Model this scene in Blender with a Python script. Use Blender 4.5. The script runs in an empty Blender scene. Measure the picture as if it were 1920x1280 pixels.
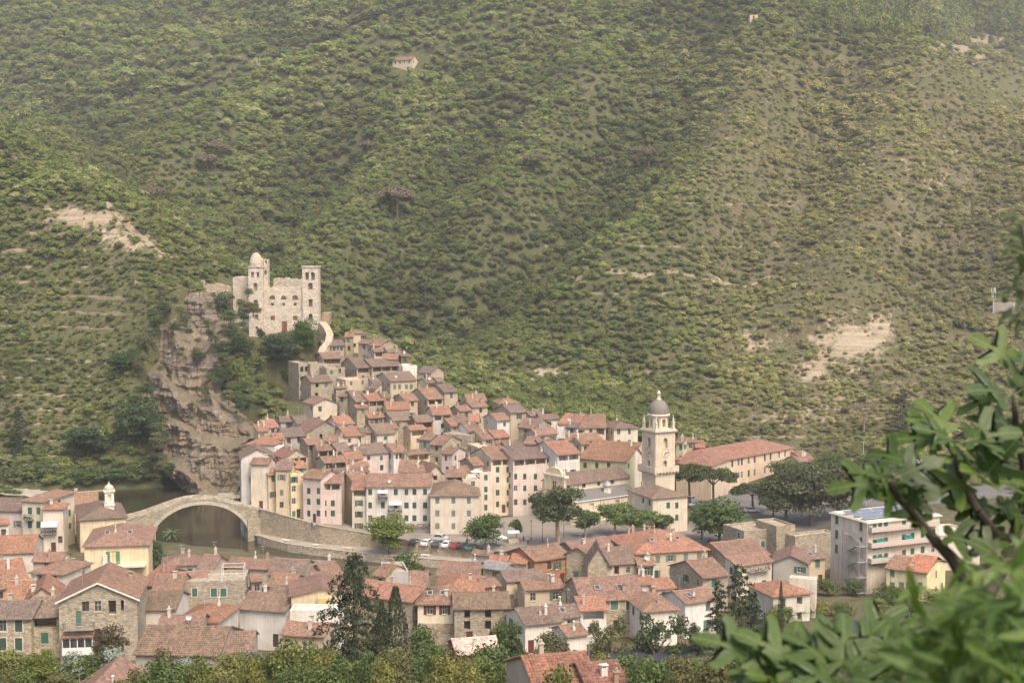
import bpy, math, random
import numpy as np
from mathutils import Vector, Matrix
R = math.radians
sc = bpy.context.scene
COL = sc.collection

# ------------------------------------------------------------- camera
CAMZ = 72.0; PITCH = R(4.0); FPX = 1920 * 50 / 36.0
cam_d = bpy.data.cameras.new('camera'); cam = bpy.data.objects.new('camera', cam_d); COL.objects.link(cam)
cam.location = (0, 0, CAMZ); cam.rotation_euler = (R(90) - PITCH, 0, 0)
cam_d.lens = 50; cam_d.sensor_width = 36; cam_d.clip_start = 0.1; cam_d.clip_end = 6000
cam_d.dof.use_dof = True; cam_d.dof.focus_distance = 330; cam_d.dof.aperture_fstop = 4.5
sc.camera = cam
# ------------------------------------------------------------- sky, sun, exposure
SUN_EL = R(56); SUN_AZ = R(150)     # hazy soft sun behind the camera, to the right
w = bpy.data.worlds.new('World'); sc.world = w; w.use_nodes = True
nt = w.node_tree; bg = nt.nodes['Background']
sky = nt.nodes.new('ShaderNodeTexSky'); sky.sky_type = 'NISHITA'; sky.sun_disc = False
sky.sun_elevation = SUN_EL; sky.sun_rotation = SUN_AZ; sky.air_density = 0.8; sky.dust_density = 5.0; sky.ozone_density = 0.6
nt.links.new(sky.outputs[0], bg.inputs[0]); bg.inputs[1].default_value = 0.15
sl = bpy.data.lights.new('sun', 'SUN'); so = bpy.data.objects.new('sun', sl); COL.objects.link(so)
sl.energy = 1.5; sl.angle = R(25); sl.color = (1.0, 0.85, 0.64)
sd = Vector((math.sin(SUN_AZ) * math.cos(SUN_EL), math.cos(SUN_AZ) * math.cos(SUN_EL), math.sin(SUN_EL)))
so.rotation_euler = sd.to_track_quat('Z', 'Y').to_euler(); so.location = (0, -50, 300)
vs = sc.view_settings; vs.view_transform = 'Standard'; vs.look = 'None'; vs.gamma = 1; vs.exposure = 0.98
sc.cycles.max_bounces = 5; sc.cycles.diffuse_bounces = 3; sc.cycles.glossy_bounces = 2; sc.cycles.transmission_bounces = 2
sc.cycles.transparent_max_bounces = 4; sc.cycles.volume_bounces = 0; sc.cycles.caustics_reflective = False; sc.cycles.caustics_refractive = False

# ------------------------------------------------------------- pixel <-> world (photo pixels, 1920 x 1280)
CP, SP = math.cos(PITCH), math.sin(PITCH)
def ray(u, v):
    a = (u - 960) / FPX; b = (640 - v) / FPX
    return a, CP + b * SP, -SP + b * CP          # camera forward = (0, CP, -SP), up = (0, SP, CP)
def at(u, v, Y):
    a, b, c = ray(u, v); k = Y / b
    return Vector((a * k, Y, CAMZ + c * k))
def onz(u, v, z):
    a, b, c = ray(u, v); k = (z - CAMZ) / c
    return Vector((a * k, b * k, z))
def pix(x, y, z):
    dz = z - CAMZ
    f = y * CP - dz * SP; up = y * SP + dz * CP
    return 960 + FPX * x / f, 640 - FPX * up / f
def tanv(v):
    a, b, c = ray(960, v); return -c / b

rnd = random.Random(7)
# ------------------------------------------------------------- tags
def tag(o, label=None, cat=None, group=None, kind=None):
    if label: o['label'] = label
    if cat: o['category'] = cat
    if group: o['group'] = group
    if kind: o['kind'] = kind
    return o
def empty(name, loc, rz=0.0):
    o = bpy.data.objects.new(name, None); COL.objects.link(o); o.location = loc; o.rotation_euler = (0, 0, rz)
    o.empty_display_size = 0.3
    return o
def link(name, me, parent=None, loc=(0, 0, 0), rot=(0, 0, 0), scale=(1, 1, 1), color=None):
    o = bpy.data.objects.new(name, me); COL.objects.link(o)
    if parent: o.parent = parent
    o.location = loc; o.rotation_euler = rot; o.scale = scale
    if color: o.color = (*color, 1)
    return o
def copy_tree(src, parent=None):
    c = src.copy(); COL.objects.link(c)
    if parent: c.parent = parent
    for ch in src.children: copy_tree(ch, c)
    return c

class MB:
    """collects polygons (with uv in metres) and builds ONE mesh"""
    def __init__(s): s.v = []; s.f = []; s.m = []; s.uv = []
    def quad(s, pts, mi=0, uv=None):
        n = len(s.v); s.v += [tuple(p) for p in pts]; s.f.append(tuple(range(n, n + len(pts)))); s.m.append(mi)
        s.uv += uv if uv else [(0, 0)] * len(pts)
    def box(s, x0, x1, y0, y1, z0, z1, mi=0, top=True, bot=True):
        a = [(x0, y0, z0), (x1, y0, z0), (x1, y1, z0), (x0, y1, z0), (x0, y0, z1), (x1, y0, z1), (x1, y1, z1), (x0, y1, z1)]
        fs = [(0, 1, 5, 4), (1, 2, 6, 5), (2, 3, 7, 6), (3, 0, 4, 7)]
        if top: fs.append((4, 5, 6, 7))
        if bot: fs.append((3, 2, 1, 0))
        for f in fs:
            p = [a[i] for i in f]; s.quad(p, mi, [(q[0] + q[1], q[2]) for q in p])
    def prism(s, poly, z0, z1, mi=0):
        n = len(poly)
        for i in range(n):
            a, b = poly[i], poly[(i + 1) % n]
            s.quad([(a[0], a[1], z0), (b[0], b[1], z0), (b[0], b[1], z1), (a[0], a[1], z1)], mi)
        s.quad([(p[0], p[1], z1) for p in poly], mi)
        s.quad([(p[0], p[1], z0) for p in reversed(poly)], mi)
    def tube(s, a, b, r0, r1, n=7, mi=0, cap=True):
        a, b = Vector(a), Vector(b); d = (b - a)
        if d.length < 1e-6: return
        d.normalize(); x = d.orthogonal().normalized(); y = d.cross(x)
        ra = [a + (x * math.cos(t) + y * math.sin(t)) * r0 for t in [2 * math.pi * i / n for i in range(n)]]
        rb = [b + (x * math.cos(t) + y * math.sin(t)) * r1 for t in [2 * math.pi * i / n for i in range(n)]]
        for i in range(n): s.quad([ra[i], ra[(i + 1) % n], rb[(i + 1) % n], rb[i]], mi)
        if cap: s.quad(list(reversed(ra)), mi); s.quad(rb, mi)
    def lathe(s, prof, n=16, mi=0, c=(0, 0), ph=0):
        for (r0, z0), (r1, z1) in zip(prof, prof[1:]):
            for i in range(n):
                t0 = ph + 2 * math.pi * i / n; t1 = ph + 2 * math.pi * (i + 1) / n
                P = lambda r, z, t: (c[0] + r * math.cos(t), c[1] + r * math.sin(t), z)
                q = [P(r0, z0, t0), P(r0, z0, t1), P(r1, z1, t1), P(r1, z1, t0)]
                if r1 < 1e-4: q = q[:3]
                elif r0 < 1e-4: q = [q[0], q[2], q[3]]
                s.quad(q, mi)
    def mesh(s, name, mats, smooth=False):
        me = bpy.data.meshes.new(name); me.from_pydata(s.v, [], s.f)
        for m in mats: me.materials.append(m)
        if len(mats) > 1: me.polygons.foreach_set('material_index', s.m)
        l = me.uv_layers.new(name='uv'); l.data.foreach_set('uv', [c for p in s.uv for c in p])
        if smooth:
            import bmesh
            bm = bmesh.new(); bm.from_mesh(me); bmesh.ops.remove_doubles(bm, verts=bm.verts, dist=1e-4); bm.to_mesh(me); bm.free()
            me.polygons.foreach_set('use_smooth', [True] * len(me.polygons))
        me.update(); return me
    def build(s, name, mats, parent=None, **k):
        sm = k.pop('smooth', False)
        return link(name, s.mesh(name, mats if isinstance(mats, (list, tuple)) else [mats], sm), parent, **k)

# ------------------------------------------------------------- materials
def mat_new(name):
    m = bpy.data.materials.new(name); m.use_nodes = True; t = m.node_tree
    b = t.nodes['Principled BSDF']; b.inputs['Roughness'].default_value = 0.9
    b.inputs['Specular IOR Level'].default_value = 0.2
    return m, t, b
def N(t, typ, **kw):
    n = t.nodes.new(typ)
    for k, v in kw.items():
        if k.startswith('i_'):
            key = k[2:]; key = int(key) if key.isdigit() else key.replace('_', ' ')
            n.inputs[key].default_value = v
        else: setattr(n, k, v)
    return n
def L(t, a, b): t.links.new(a, b)
def ramp(t, fac, stops):
    r = t.nodes.new('ShaderNodeValToRGB'); e = r.color_ramp.elements
    while len(e) > 1: e.remove(e[0])
    e[0].position, e[0].color = stops[0][0], (*stops[0][1], 1)
    for p, c in stops[1:]:
        x = e.new(p); x.color = (*c, 1)
    L(t, fac, r.inputs[0]); return r.outputs[0]
def mixc(t, fac, a, b, mode='MIX'):
    n = t.nodes.new('ShaderNodeMix'); n.data_type = 'RGBA'; n.blend_type = mode
    for s, v in ((0, fac), (6, a), (7, b)):
        if isinstance(v, (int, float)): n.inputs[s].default_value = v
        elif isinstance(v, tuple): n.inputs[s].default_value = (*v, 1)
        else: L(t, v, n.inputs[s])
    return n.outputs[2]
def vec_obj(t, jitter=True, sc3=(1, 1, 1)):
    tc = N(t, 'ShaderNodeTexCoord'); mp = N(t, 'ShaderNodeMapping'); mp.inputs['Scale'].default_value = sc3
    if jitter:
        oi = N(t, 'ShaderNodeObjectInfo'); ml = N(t, 'ShaderNodeMath', operation='MULTIPLY', i_1=97.0); L(t, oi.outputs['Random'], ml.inputs[0])
        ad = N(t, 'ShaderNodeVectorMath', operation='ADD'); L(t, tc.outputs['Object'], ad.inputs[0]); L(t, ml.outputs[0], ad.inputs[1]); L(t, ad.outputs[0], mp.inputs[0])
    else: L(t, tc.outputs['Object'], mp.inputs[0])
    return mp.outputs[0]
def noise(t, vec, scale, detail=3, rough=0.6):
    n = N(t, 'ShaderNodeTexNoise'); n.inputs['Scale'].default_value = scale; n.inputs['Detail'].default_value = detail; n.inputs['Roughness'].default_value = rough
    L(t, vec, n.inputs['Vector']); return n.outputs['Fac']
def bump(t, b, h, dist=0.05, strength=0.6):
    n = N(t, 'ShaderNodeBump'); n.inputs['Distance'].default_value = dist; n.inputs['Strength'].default_value = strength
    L(t, h, n.inputs['Height']); L(t, n.outputs[0], b.inputs['Normal'])
def ocolor(t): return N(t, 'ShaderNodeObjectInfo').outputs['Color']
G3 = lambda x: (x, x, x)

def m_plaster():
    m, t, b = mat_new('plaster'); o = vec_obj(t); c = ocolor(t)
    big = noise(t, o, 0.35, 4, 0.65)
    st = N(t, 'ShaderNodeMapping'); st.inputs['Scale'].default_value = (2.2, 2.2, 0.16); L(t, o, st.inputs[0])
    streak = noise(t, st.outputs[0], 1.0, 4, 0.7)
    c1 = mixc(t, ramp(t, big, [(0.35, G3(0.0)), (0.68, G3(0.75))]), c, mixc(t, 1.0, c, (0.74, 0.70, 0.64), 'MULTIPLY'))
    c2 = mixc(t, ramp(t, streak, [(0.48, G3(0.0)), (0.74, G3(0.6))]), c1, (0.33, 0.29, 0.235))
    fine = noise(t, o, 9, 2)
    L(t, mixc(t, 0.18, c2, ramp(t, fine, [(0.3, G3(0.1)), (0.7, G3(0.9))]), 'OVERLAY'), b.inputs['Base Color']); bump(t, b, fine, 0.02, 0.5)
    return m
def m_stone(name='rubble_stone', scale=2.6, flat=1.7):
    m, t, b = mat_new(name); o = vec_obj(t, True, (1, 1, flat)); c = ocolor(t)
    wn = N(t, 'ShaderNodeTexNoise'); wn.inputs['Scale'].default_value = 1.5; L(t, o, wn.inputs['Vector'])
    wv = mixc(t, 0.16, o, wn.outputs['Color'])
    vo = N(t, 'ShaderNodeTexVoronoi'); vo.inputs['Scale'].default_value = scale; L(t, wv, vo.inputs['Vector'])
    ed = N(t, 'ShaderNodeTexVoronoi', feature='DISTANCE_TO_EDGE'); ed.inputs['Scale'].default_value = scale; L(t, wv, ed.inputs['Vector'])
    hs = N(t, 'ShaderNodeSeparateColor'); L(t, vo.outputs['Color'], hs.inputs[0])
    tone = ramp(t, hs.outputs[0], [(0.0, (0.66, 0.63, 0.58)), (0.45, (0.97, 0.95, 0.92)), (0.8, (1.1, 1.03, 0.93)), (1.0, (1.3, 1.26, 1.18))])
    c1 = mixc(t, 1.0, c, tone, 'MULTIPLY')
    mort = ramp(t, ed.outputs['Distance'], [(0.0, G3(0.55)), (0.09, G3(0.0))])
    c2 = mixc(t, mort, c1, mixc(t, 1.0, c, (0.85, 0.8, 0.72), 'MULTIPLY'))
    big = noise(t, o, 0.3, 4)
    c3 = mixc(t, ramp(t, big, [(0.4, G3(0.0)), (0.7, G3(0.6))]), c2, mixc(t, 1.0, c2, (0.72, 0.69, 0.62), 'MULTIPLY'))
    L(t, c3, b.inputs['Base Color'])
    h = ramp(t, ed.outputs['Distance'], [(0.0, G3(0)), (0.18, G3(1))]); bump(t, b, h, 0.06, 0.7)
    return m
def m_tiles(name='roof_tiles', pitch=0.24, course=0.40, hard=0.75):
    m, t, b = mat_new(name); c = ocolor(t)
    uv = N(t, 'ShaderNodeUVMap'); uv.uv_map = 'uv'; sx = N(t, 'ShaderNodeSeparateXYZ'); L(t, uv.outputs[0], sx.inputs[0])
    oi = N(t, 'ShaderNodeObjectInfo')
    def saw(sock, p):
        a = N(t, 'ShaderNodeMath', operation='DIVIDE', i_1=p); L(t, sock, a.inputs[0])
        f = N(t, 'ShaderNodeMath', operation='FRACT'); L(t, a.outputs[0], f.inputs[0]); g = N(t, 'ShaderNodeMath', operation='FLOOR'); L(t, a.outputs[0], g.inputs[0]); return f.outputs[0], g.outputs[0]
    fu, gu = saw(sx.outputs[0], pitch); fv, gv = saw(sx.outputs[1], course)
    cell = N(t, 'ShaderNodeCombineXYZ'); L(t, gu, cell.inputs[0]); L(t, gv, cell.inputs[1]); L(t, oi.outputs['Random'], cell.inputs[2])
    wn = N(t, 'ShaderNodeTexWhiteNoise'); L(t, cell.outputs[0], wn.inputs['Vector'])
    tone = ramp(t, wn.outputs['Value'], [(0.0, (0.66, 0.66, 0.68)), (0.4, (0.92, 0.94, 0.95)), (0.8, (1.12, 1.06, 1.0)), (1.0, (1.4, 1.28, 1.12))])
    c1 = mixc(t, 1.0, c, tone, 'MULTIPLY')
    o = vec_obj(t); big = noise(t, o, 0.45, 5, 0.7); big2 = noise(t, o, 1.7, 4, 0.7)
    c2 = mixc(t, ramp(t, big, [(0.42, G3(0.0)), (0.68, G3(hard))]), c1, mixc(t, 1.0, c1, (0.6, 0.66, 0.68), 'MULTIPLY'))
    c3 = mixc(t, ramp(t, big2, [(0.56, G3(0.0)), (0.72, G3(0.5))]), c2, (0.33, 0.30, 0.24))
    # the shaded gutters between the rows of barrel tiles are real relief: bump
    tri = N(t, 'ShaderNodeMath', operation='PINGPONG', i_1=0.5); L(t, fu, tri.inputs[0])
    hv = N(t, 'ShaderNodeMath', operation='MULTIPLY_ADD', i_1=0.55); L(t, fv, hv.inputs[0]); L(t, tri.outputs[0], hv.inputs[2])
    L(t, c3, b.inputs['Base Color']); bump(t, b, hv.outputs[0], 0.16, 0.8)
    return m
def m_simple(name, col=None, rough=0.8, nscale=2.0, amt=0.25, metal=0.0, spec=0.3, dist=0.01):
    m, t, b = mat_new(name); o = vec_obj(t); c = ocolor(t) if col is None else N(t, 'ShaderNodeRGB').outputs[0]
    if col is not None: c.default_value = (*col, 1)
    n = noise(t, o, nscale, 4)
    L(t, mixc(t, 1.0, c, ramp(t, n, [(0.25, G3(1 - amt)), (0.75, G3(1 + amt * 0.6))]), 'MULTIPLY'), b.inputs['Base Color'])
    b.inputs['Roughness'].default_value = rough; b.inputs['Metallic'].default_value = metal; b.inputs['Specular IOR Level'].default_value = spec
    if dist: bump(t, b, n, dist, 0.4)
    return m
def m_leaf(name, inst=False, trans=0.25, var=0.5, rough=0.6):
    m, t, b = mat_new(name)
    if inst:
        at_ = N(t, 'ShaderNodeAttribute', attribute_type='INSTANCER', attribute_name='tint'); c = at_.outputs['Color']
    else: c = ocolor(t)
    g = N(t, 'ShaderNodeNewGeometry')
    tone = ramp(t, g.outputs['Random Per Island'], [(0.0, G3(1 - var)), (0.5, G3(1.0)), (1.0, (1 + var * 0.9, 1 + var * 0.8, 1 + var * 0.45))])
    col = mixc(t, 1.0, c, tone, 'MULTIPLY'); L(t, col, b.inputs['Base Color']); b.inputs['Roughness'].default_value = rough
    tr = N(t, 'ShaderNodeBsdfTranslucent'); L(t, mixc(t, 1.0, col, (1.1, 1.15, 0.6), 'MULTIPLY'), tr.inputs[0])
    mx = N(t, 'ShaderNodeMixShader'); mx.inputs[0].default_value = trans
    L(t, b.outputs[0], mx.inputs[1]); L(t, tr.outputs[0], mx.inputs[2]); L(t, mx.outputs[0], t.nodes['Material Output'].inputs[0])
    return m
M = dict(plaster=m_plaster(), stone=m_stone(), ashlar=m_stone('pale_ashlar', 1.9, 1.6), tiles=m_tiles(), bigtiles=m_tiles('roof_tiles_large', 0.34, 0.42, 0.5),
         paint=m_simple('painted_wood', None, 0.6, 4, 0.25), wood=m_simple('weathered_wood', None, 0.85, 3, 0.4), metal=m_simple('painted_metal', None, 0.5, 3, 0.2, 0.3, 0.4),
         carpaint=m_simple('car_paint', None, 0.3, 3, 0.05, 0.0, 0.5, 0), rubber=m_simple('rubber', (0.03, 0.03, 0.03), 0.8), cloth=m_simple('cloth', None, 0.9, 6, 0.15),
         bark=m_simple('bark', None, 0.95, 5, 0.4, 0, 0.1, 0.05), leaf=m_leaf('foliage'), leaf_i=m_leaf('foliage_wild', True, 0.38, 0.4), concrete=m_simple('concrete', None, 0.9, 1.2, 0.3),
         bigleaf=m_leaf('broad_leaf', False, 0.35, 0.22, 0.45))
def m_glass():
    m, t, b = mat_new('window_glass'); o = vec_obj(t); n = noise(t, o, 1.5, 2)
    L(t, ramp(t, n, [(0.3, (0.03, 0.035, 0.035)), (0.7, (0.09, 0.09, 0.085))]), b.inputs['Base Color']); b.inputs['Roughness'].default_value = 0.12; b.inputs['Specular IOR Level'].default_value = 0.5
    return m
M['glass'] = m_glass()
# colours (linear base colours)
WALL = dict(st=(0.42, 0.37, 0.295), be=(0.55, 0.46, 0.345), cr=(0.68, 0.60, 0.485), ye=(0.70, 0.575, 0.385), pk=(0.67, 0.56, 0.50), wh=(0.71, 0.67, 0.61), gr=(0.44, 0.41, 0.36),
            gn=(0.54, 0.53, 0.34), br=(0.42, 0.24, 0.15), pe=(0.68, 0.54, 0.40), ly=(0.82, 0.74, 0.44), rd=(0.5, 0.16, 0.10))
ROOF = dict(o=(0.21, 0.15, 0.117), m=(0.265, 0.165, 0.12), n=(0.32, 0.172, 0.118), g=(0.22, 0.165, 0.135), w=(0.55, 0.42, 0.38), s=(0.25, 0.25, 0.24), r=(0.26, 0.135, 0.095))
SHUT = [(0.035, 0.13, 0.085), (0.06, 0.14, 0.10), (0.10, 0.18, 0.13), (0.17, 0.20, 0.16), (0.05, 0.09, 0.06)]
# ------------------------------------------------------------- houses: measured eave lines -> real footprints
HS = []
def H(u0, v0, u1, v1, vr, typ, wall, roof, zone='v', d=None, zE=None, D=None, s=0.36, ym=28, **k):
    if d is None:
        if zE is not None: d = (CAMZ - zE) / tanv(v0)
        elif zone == 'v': d = 335 + (911 - v0) * 0.5
        else: d = (CAMZ - (12.0 + max(0, (v0 - 1120)) * 0.035)) / tanv(v0)
    A = at(u0, v0, d)
    if 'yaw' in k: yaw = R(k['yaw'])
    else:
        B = onz(u1, v1, A.z); yaw = math.atan2(B.y - A.y, B.x - A.x); yaw = max(-R(ym), min(R(ym), yaw))
    c_, s_ = math.cos(yaw), math.sin(yaw); a1 = (u1 - 960) / FPX; dz = A.z - CAMZ
    W = (a1 * (A.y * CP - dz * SP) - A.x) / (c_ - a1 * s_ * CP)
    mx, my = A.x + W * c_ / 2, A.y + W * s_ / 2
    rise = 0.0
    if typ in 'FSP':
        t = tanv(vr); h = (CAMZ - A.z - my * t) / (s + c_ * t); h = max(1.3, min(k.get('hmax', 8.5), h))
        D = D or (h if typ == 'S' else 2 * h); rise = s * h
    elif typ == 'G':
        rise = max(0.7, at(u0, vr, my).z - A.z); D = D or 9.0
    else: D = D or 8.0
    k = dict(k, _u0=u0, _u1=u1, _v1=v1)
    h_ = dict(A=A, W=W, D=D, yaw=yaw, ze=A.z, rise=rise, typ=typ, wall=wall, roof=roof, s=s, zone=zone, vr=vr, u=(u0 + u1) / 2, v=v0, k=k, i=len(HS))
    HS.append(h_); return h_
# --- upper village, under the castle
H(659,625,687,624,618,'P','be','o'); H(647,631,661,631,624,'S','st','n'); H(607,648,646,647,638,'F','st','o',w5=1)
H(712,646,746,643,637,'G','st','m'); H(693,647,713,648,639,'F','st','m'); H(672,643,692,648,637,'S','st','o')
H(702,659,719,657,652,'F','be','m',lg=1); H(728,660,751,657,654,'F','st','o'); H(752,667,766,666,661,'S','wd','o')
H(605,672,640,671,660,'F','st','m',lg=1); H(612,690,647,688,0,'T','st','o'); H(582,682,613,677,0,'T','st','o')
RUIN = H(560,681,582,680,0,'T','st','o',D=10,cols=[566,575],rows=[692,710,728,746,764],wk='h',ws=(1.0,1.7),low=17.5,lowe=9.0,
  label='tall roofless stone house with two columns of empty windows under the castle')
H(669,689,694,687,670,'F','st','o',lg=1); H(697,687,752,682,672,'F','st','o',lg=3); H(720,673,745,673,663,'F','st','m')
H(648,712,691,709,0,'T','be','o'); H(583,716,622,714,703,'F','st','o',nf=2); H(732,714,780,710,697,'F','be','o',nf=2,cols=[740,749,762,771],wk='s')
H(700,718,713,715,706,'S','be','o'); H(690,728,704,729,719,'S','be','o'); H(630,727,650,726,722,'S','st','m'); H(636,742,649,744,732,'F','st','m')
H(668,753,691,751,733,'F','st','o',lg=2); H(691,751,722,748,736,'F','st','n',lg=2); H(718,745,732,742,735,'S','be','o')
H(587,758,632,753,747,'G','cr','m',D=8,label='cream gabled house with an open attic loggia below the tall stone ruin'); H(725,767,768,766,752,'F','be','n'); H(760,751,783,749,738,'F','be','m'); H(669,765,690,763,759,'S','st','n')
H(755,686,782,685,0,'T','wh','o'); H(784,698,808,699,687,'F','be','o'); H(800,717,818,714,708,'F','ye','o',lg=1); H(820,715,831,714,708,'F','be','o')
H(833,735,858,732,720,'F','be','o',nf=3); H(802,748,831,746,727,'F','be','m',lg=2); H(878,752,912,751,738,'F','be','m'); H(885,763,914,760,751,'F','be','m')
H(862,770,883,768,760,'F','st','m'); H(935,756,973,755,744,'P','be','m'); H(812,777,846,776,761,'F','wh','n',lg=2); H(738,788,775,784,772,'F','st','g')
H(783,791,812,789,778,'F','br','o',lg=1); H(846,798,858,797,784,'S','st','n'); H(857,792,881,789,778,'F','st','o'); H(883,790,897,790,775,'F','st','n')
H(932,788,956,786,774,'F','wh','m'); H(770,806,798,804,797,'F','ye','m',lg=1); H(879,808,902,806,793,'F','wh','m',nf=2); H(928,820,955,817,806,'F','br','n')
H(830,812,882,817,0,'T','st','o',nowin=1); H(786,823,807,829,814,'F','st','o'); H(806,832,829,838,816,'F','st','m',nf=3)
H(691,783,721,781,774,'S','st','n',w5=1); H(707,813,741,809,794,'F','cr','o'); H(735,803,746,801,793,'S','be','m'); H(648,817,683,813,800,'F','be','n'); H(678,811,695,810,802,'F','be','o')
H(828,849,848,855,838,'F','pk','m',nf=3); H(676,851,729,845,831,'F','pk','g'); H(738,848,763,846,831,'F','wh','m',w5=1); H(763,852,806,848,843,'P','ye','m',lg=2)
H(750,872,778,872,862,'F','be','m'); H(748,884,801,884,871,'F','wh','m'); H(804,888,829,881,871,'G','be','m',D=8); H(836,893,872,893,880,'F','be','m',lg=2)
H(858,884,881,882,874,'S','be','r'); H(888,872,906,870,857,'F','st','m'); H(868,898,903,897,0,'T','cr','o')
H(498,801,522,794,786,'F','gr','n'); H(484,808,503,803,795,'S','be','n'); H(526,790,556,789,779,'F','gr','o'); H(558,794,583,792,779,'F','cr','o',lg=1)
H(533,818,571,816,801,'F','gr','o',wk='d'); H(573,812,645,806,789,'G','st','m',D=9,nf=2); H(633,795,663,790,780,'F','wh','n')
H(462,832,515,833,811,'P','wh','n',label='white house with a bright orange hipped roof beside the cliff'); H(514,823,532,822,812,'S','wh','n',lg=1); H(514,838,529,838,0,'T','wh','o',D=4)
H(533,858,577,852,842,'G','be','n',D=8,lg=1); H(577,833,606,831,821,'F','st','m',lg=1); H(608,826,633,827,816,'F','cr','m',w5=1); H(596,844,634,842,832,'F','be','m',lg=2)
H(634,845,657,843,830,'F','st','g'); H(608,867,651,864,854,'F','be','m',lg=2); H(650,860,680,858,846,'F','be','n'); H(531,872,556,868,860,'F','be','n'); H(556,877,575,874,864,'F','gr','n')
H(652,875,691,873,866,'S','be','n'); H(632,888,691,882,876,'F','st','o'); H(640,886,660,886,0,'T','gr','o',nf=4,d=345); H(660,900,690,897,884,'F','be','m')
H(955,843,986,840,828,'F','st','o'); H(983,831,1004,832,818,'F','be','m'); H(972,800,1001,802,784,'F','st','m',nf=2); H(1014,785,1047,784,775,'F','wh','o'); H(995,779,1017,777,770,'S','st','o')
H(957,773,987,768,758,'F','be','g',nf=2); H(1080,801,1136,801,776,'F','cr','m',nf=2); H(1046,793,1081,797,775,'F','be','n'); H(1045,800,1062,800,0,'T','wh','o',D=6); H(1062,800,1081,803,793,'S','gr','o')
H(1062,824,1095,824,812,'S','gr','m'); H(1090,832,1105,831,816,'S','be','m'); H(1007,815,1045,812,803,'F','be','m'); H(905,823,932,820,806,'F','be','m'); H(896,838,930,836,0,'T','be','o',w5=1)
H(1018,838,1046,836,824,'F','gr','o'); H(938,838,958,836,828,'S','st','m'); H(912,846,936,845,836,'F','be','m'); H(1100,826,1130,824,812,'F','be','m')
H(1151,803,1196,801,780,'P','cr','o',cols=[1160,1180],rows=[809,829],wk='s',D=10,d=392,label='cream square house with a brown hipped roof behind the bell tower')
H(1086,858,1174,868,820,'F','gn','n',d=368,cols=[1097,1119,1141],rows=[872,892],wk='s',hmax=10,label='pale green house with a broad orange roof beside the church')
H(1180,860,1208,857,839,'G','wh','n',d=366,D=7,nowin=1,label='small white gable with a round arched opening between the green house and the bell tower')
H(1268,829,1281,830,820,'S','gn','m',d=398); H(1283,828,1307,828,820,'F','be','o',d=402); H(1305,838,1321,838,826,'S','rd','n',d=400)
# --- front row along the river street
f = dict(zone='r')
H(452,858,512,856,841,'G','wh','o',d=345,D=10,cols=[474,488],rows=[889,908,930],wk='s',base=6.5,**f,label='tall white gabled house at the bridge end with an arched gateway')
H(470,869,503,870,857,'F','cr','m',d=343,D=5,cols=[488],rows=[874],base=6.5,**f,label='narrow cream house with a low red roof leaning on the white house at the bridge')
H(503,890,519,888,879,'S','ye','m',d=341.5,cols=[512],rows=[897,927],base=6,**f,label='very narrow yellow house squeezed against the cream house at the bridge')
H(517,880,545,880,866,'F','ye','o',d=340,cols=[528],rows=[895,923,946],base=5.6,**f,label='tall yellow house with a brown roof and a dark red door')
H(545,889,569,887,0,'T','ye','o',d=339,cols=[551,557],rows=[899,916,939,963],base=5,**f,label='yellow house with a flat roof terrace beside the pink houses')
H(568,894,602,897,880,'F','pk','m',d=338,cols=[579,597],rows=[901,920,940,962],wk='s',base=4.5,**f,label='pink house with a green ground floor shutter, left of the loggia house')
H(601,905,640,905,888,'F','pk','m',d=337,cols=[609,624],rows=[923,943,962],lg=2,base=4,**f,label='pink house with an open attic loggia and two shop doors')
H(660,917,688,917,899,'F','cr','n',d=335,cols=[673],rows=[943,964,986],lg=1,wk='o',base=3.4,**f,label='narrow cream house with a plant filled loggia under an orange roof')
WHITE = H(687,911,807,911,887,'F','wh','m',d=334,cols=[694,718,742,762,777,797],rows=[922,947,971],wk='s',base=3.2,**f,label='long white house of four storeys with green shutters and three balconies')
CREAM = H(807,929,898,928,895,'P','cr','o',d=331,cols=[820,850,879],rows=[938,962,986],wk='s',base=3.1,**f,label='cream corner house with a wide hipped roof on the square')
H(899,886,922,884,0,'T','pk','o',d=353,cols=[911],rows=[895,917,932,951],wk='s',base=3,**f,label='narrow pink house with a roof terrace behind the cream corner house')
H(921,861,962,858,838,'F','cr','m',d=355,cols=[933,953],rows=[880,899,923,945],wk='s',lg=2,base=3,**f,label='cream yellow house with planted attic loggia facing the square')
LOGG = H(962,861,1046,853,838,'F','pk','o',d=355,cols=[967,984,1004],rows=[893,915,941],wk='s',lg=4,base=3,**f,label='pale pink house with a long top floor loggia facing the square')
H(1045,852,1087,846,826,'F','wh','n',d=356,cols=[1056,1074],rows=[866,885],wk='o',lg=2,base=3,**f,label='white house with an orange roof rising behind the church front')
H(1224,934,1289,929,902,'P','cr','o',d=332,D=13,cols=[1253,1269],rows=[947,970],wk='s',base=3.4,zone='r',label='cream priest house with a brown hipped roof below the bell tower')
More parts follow.
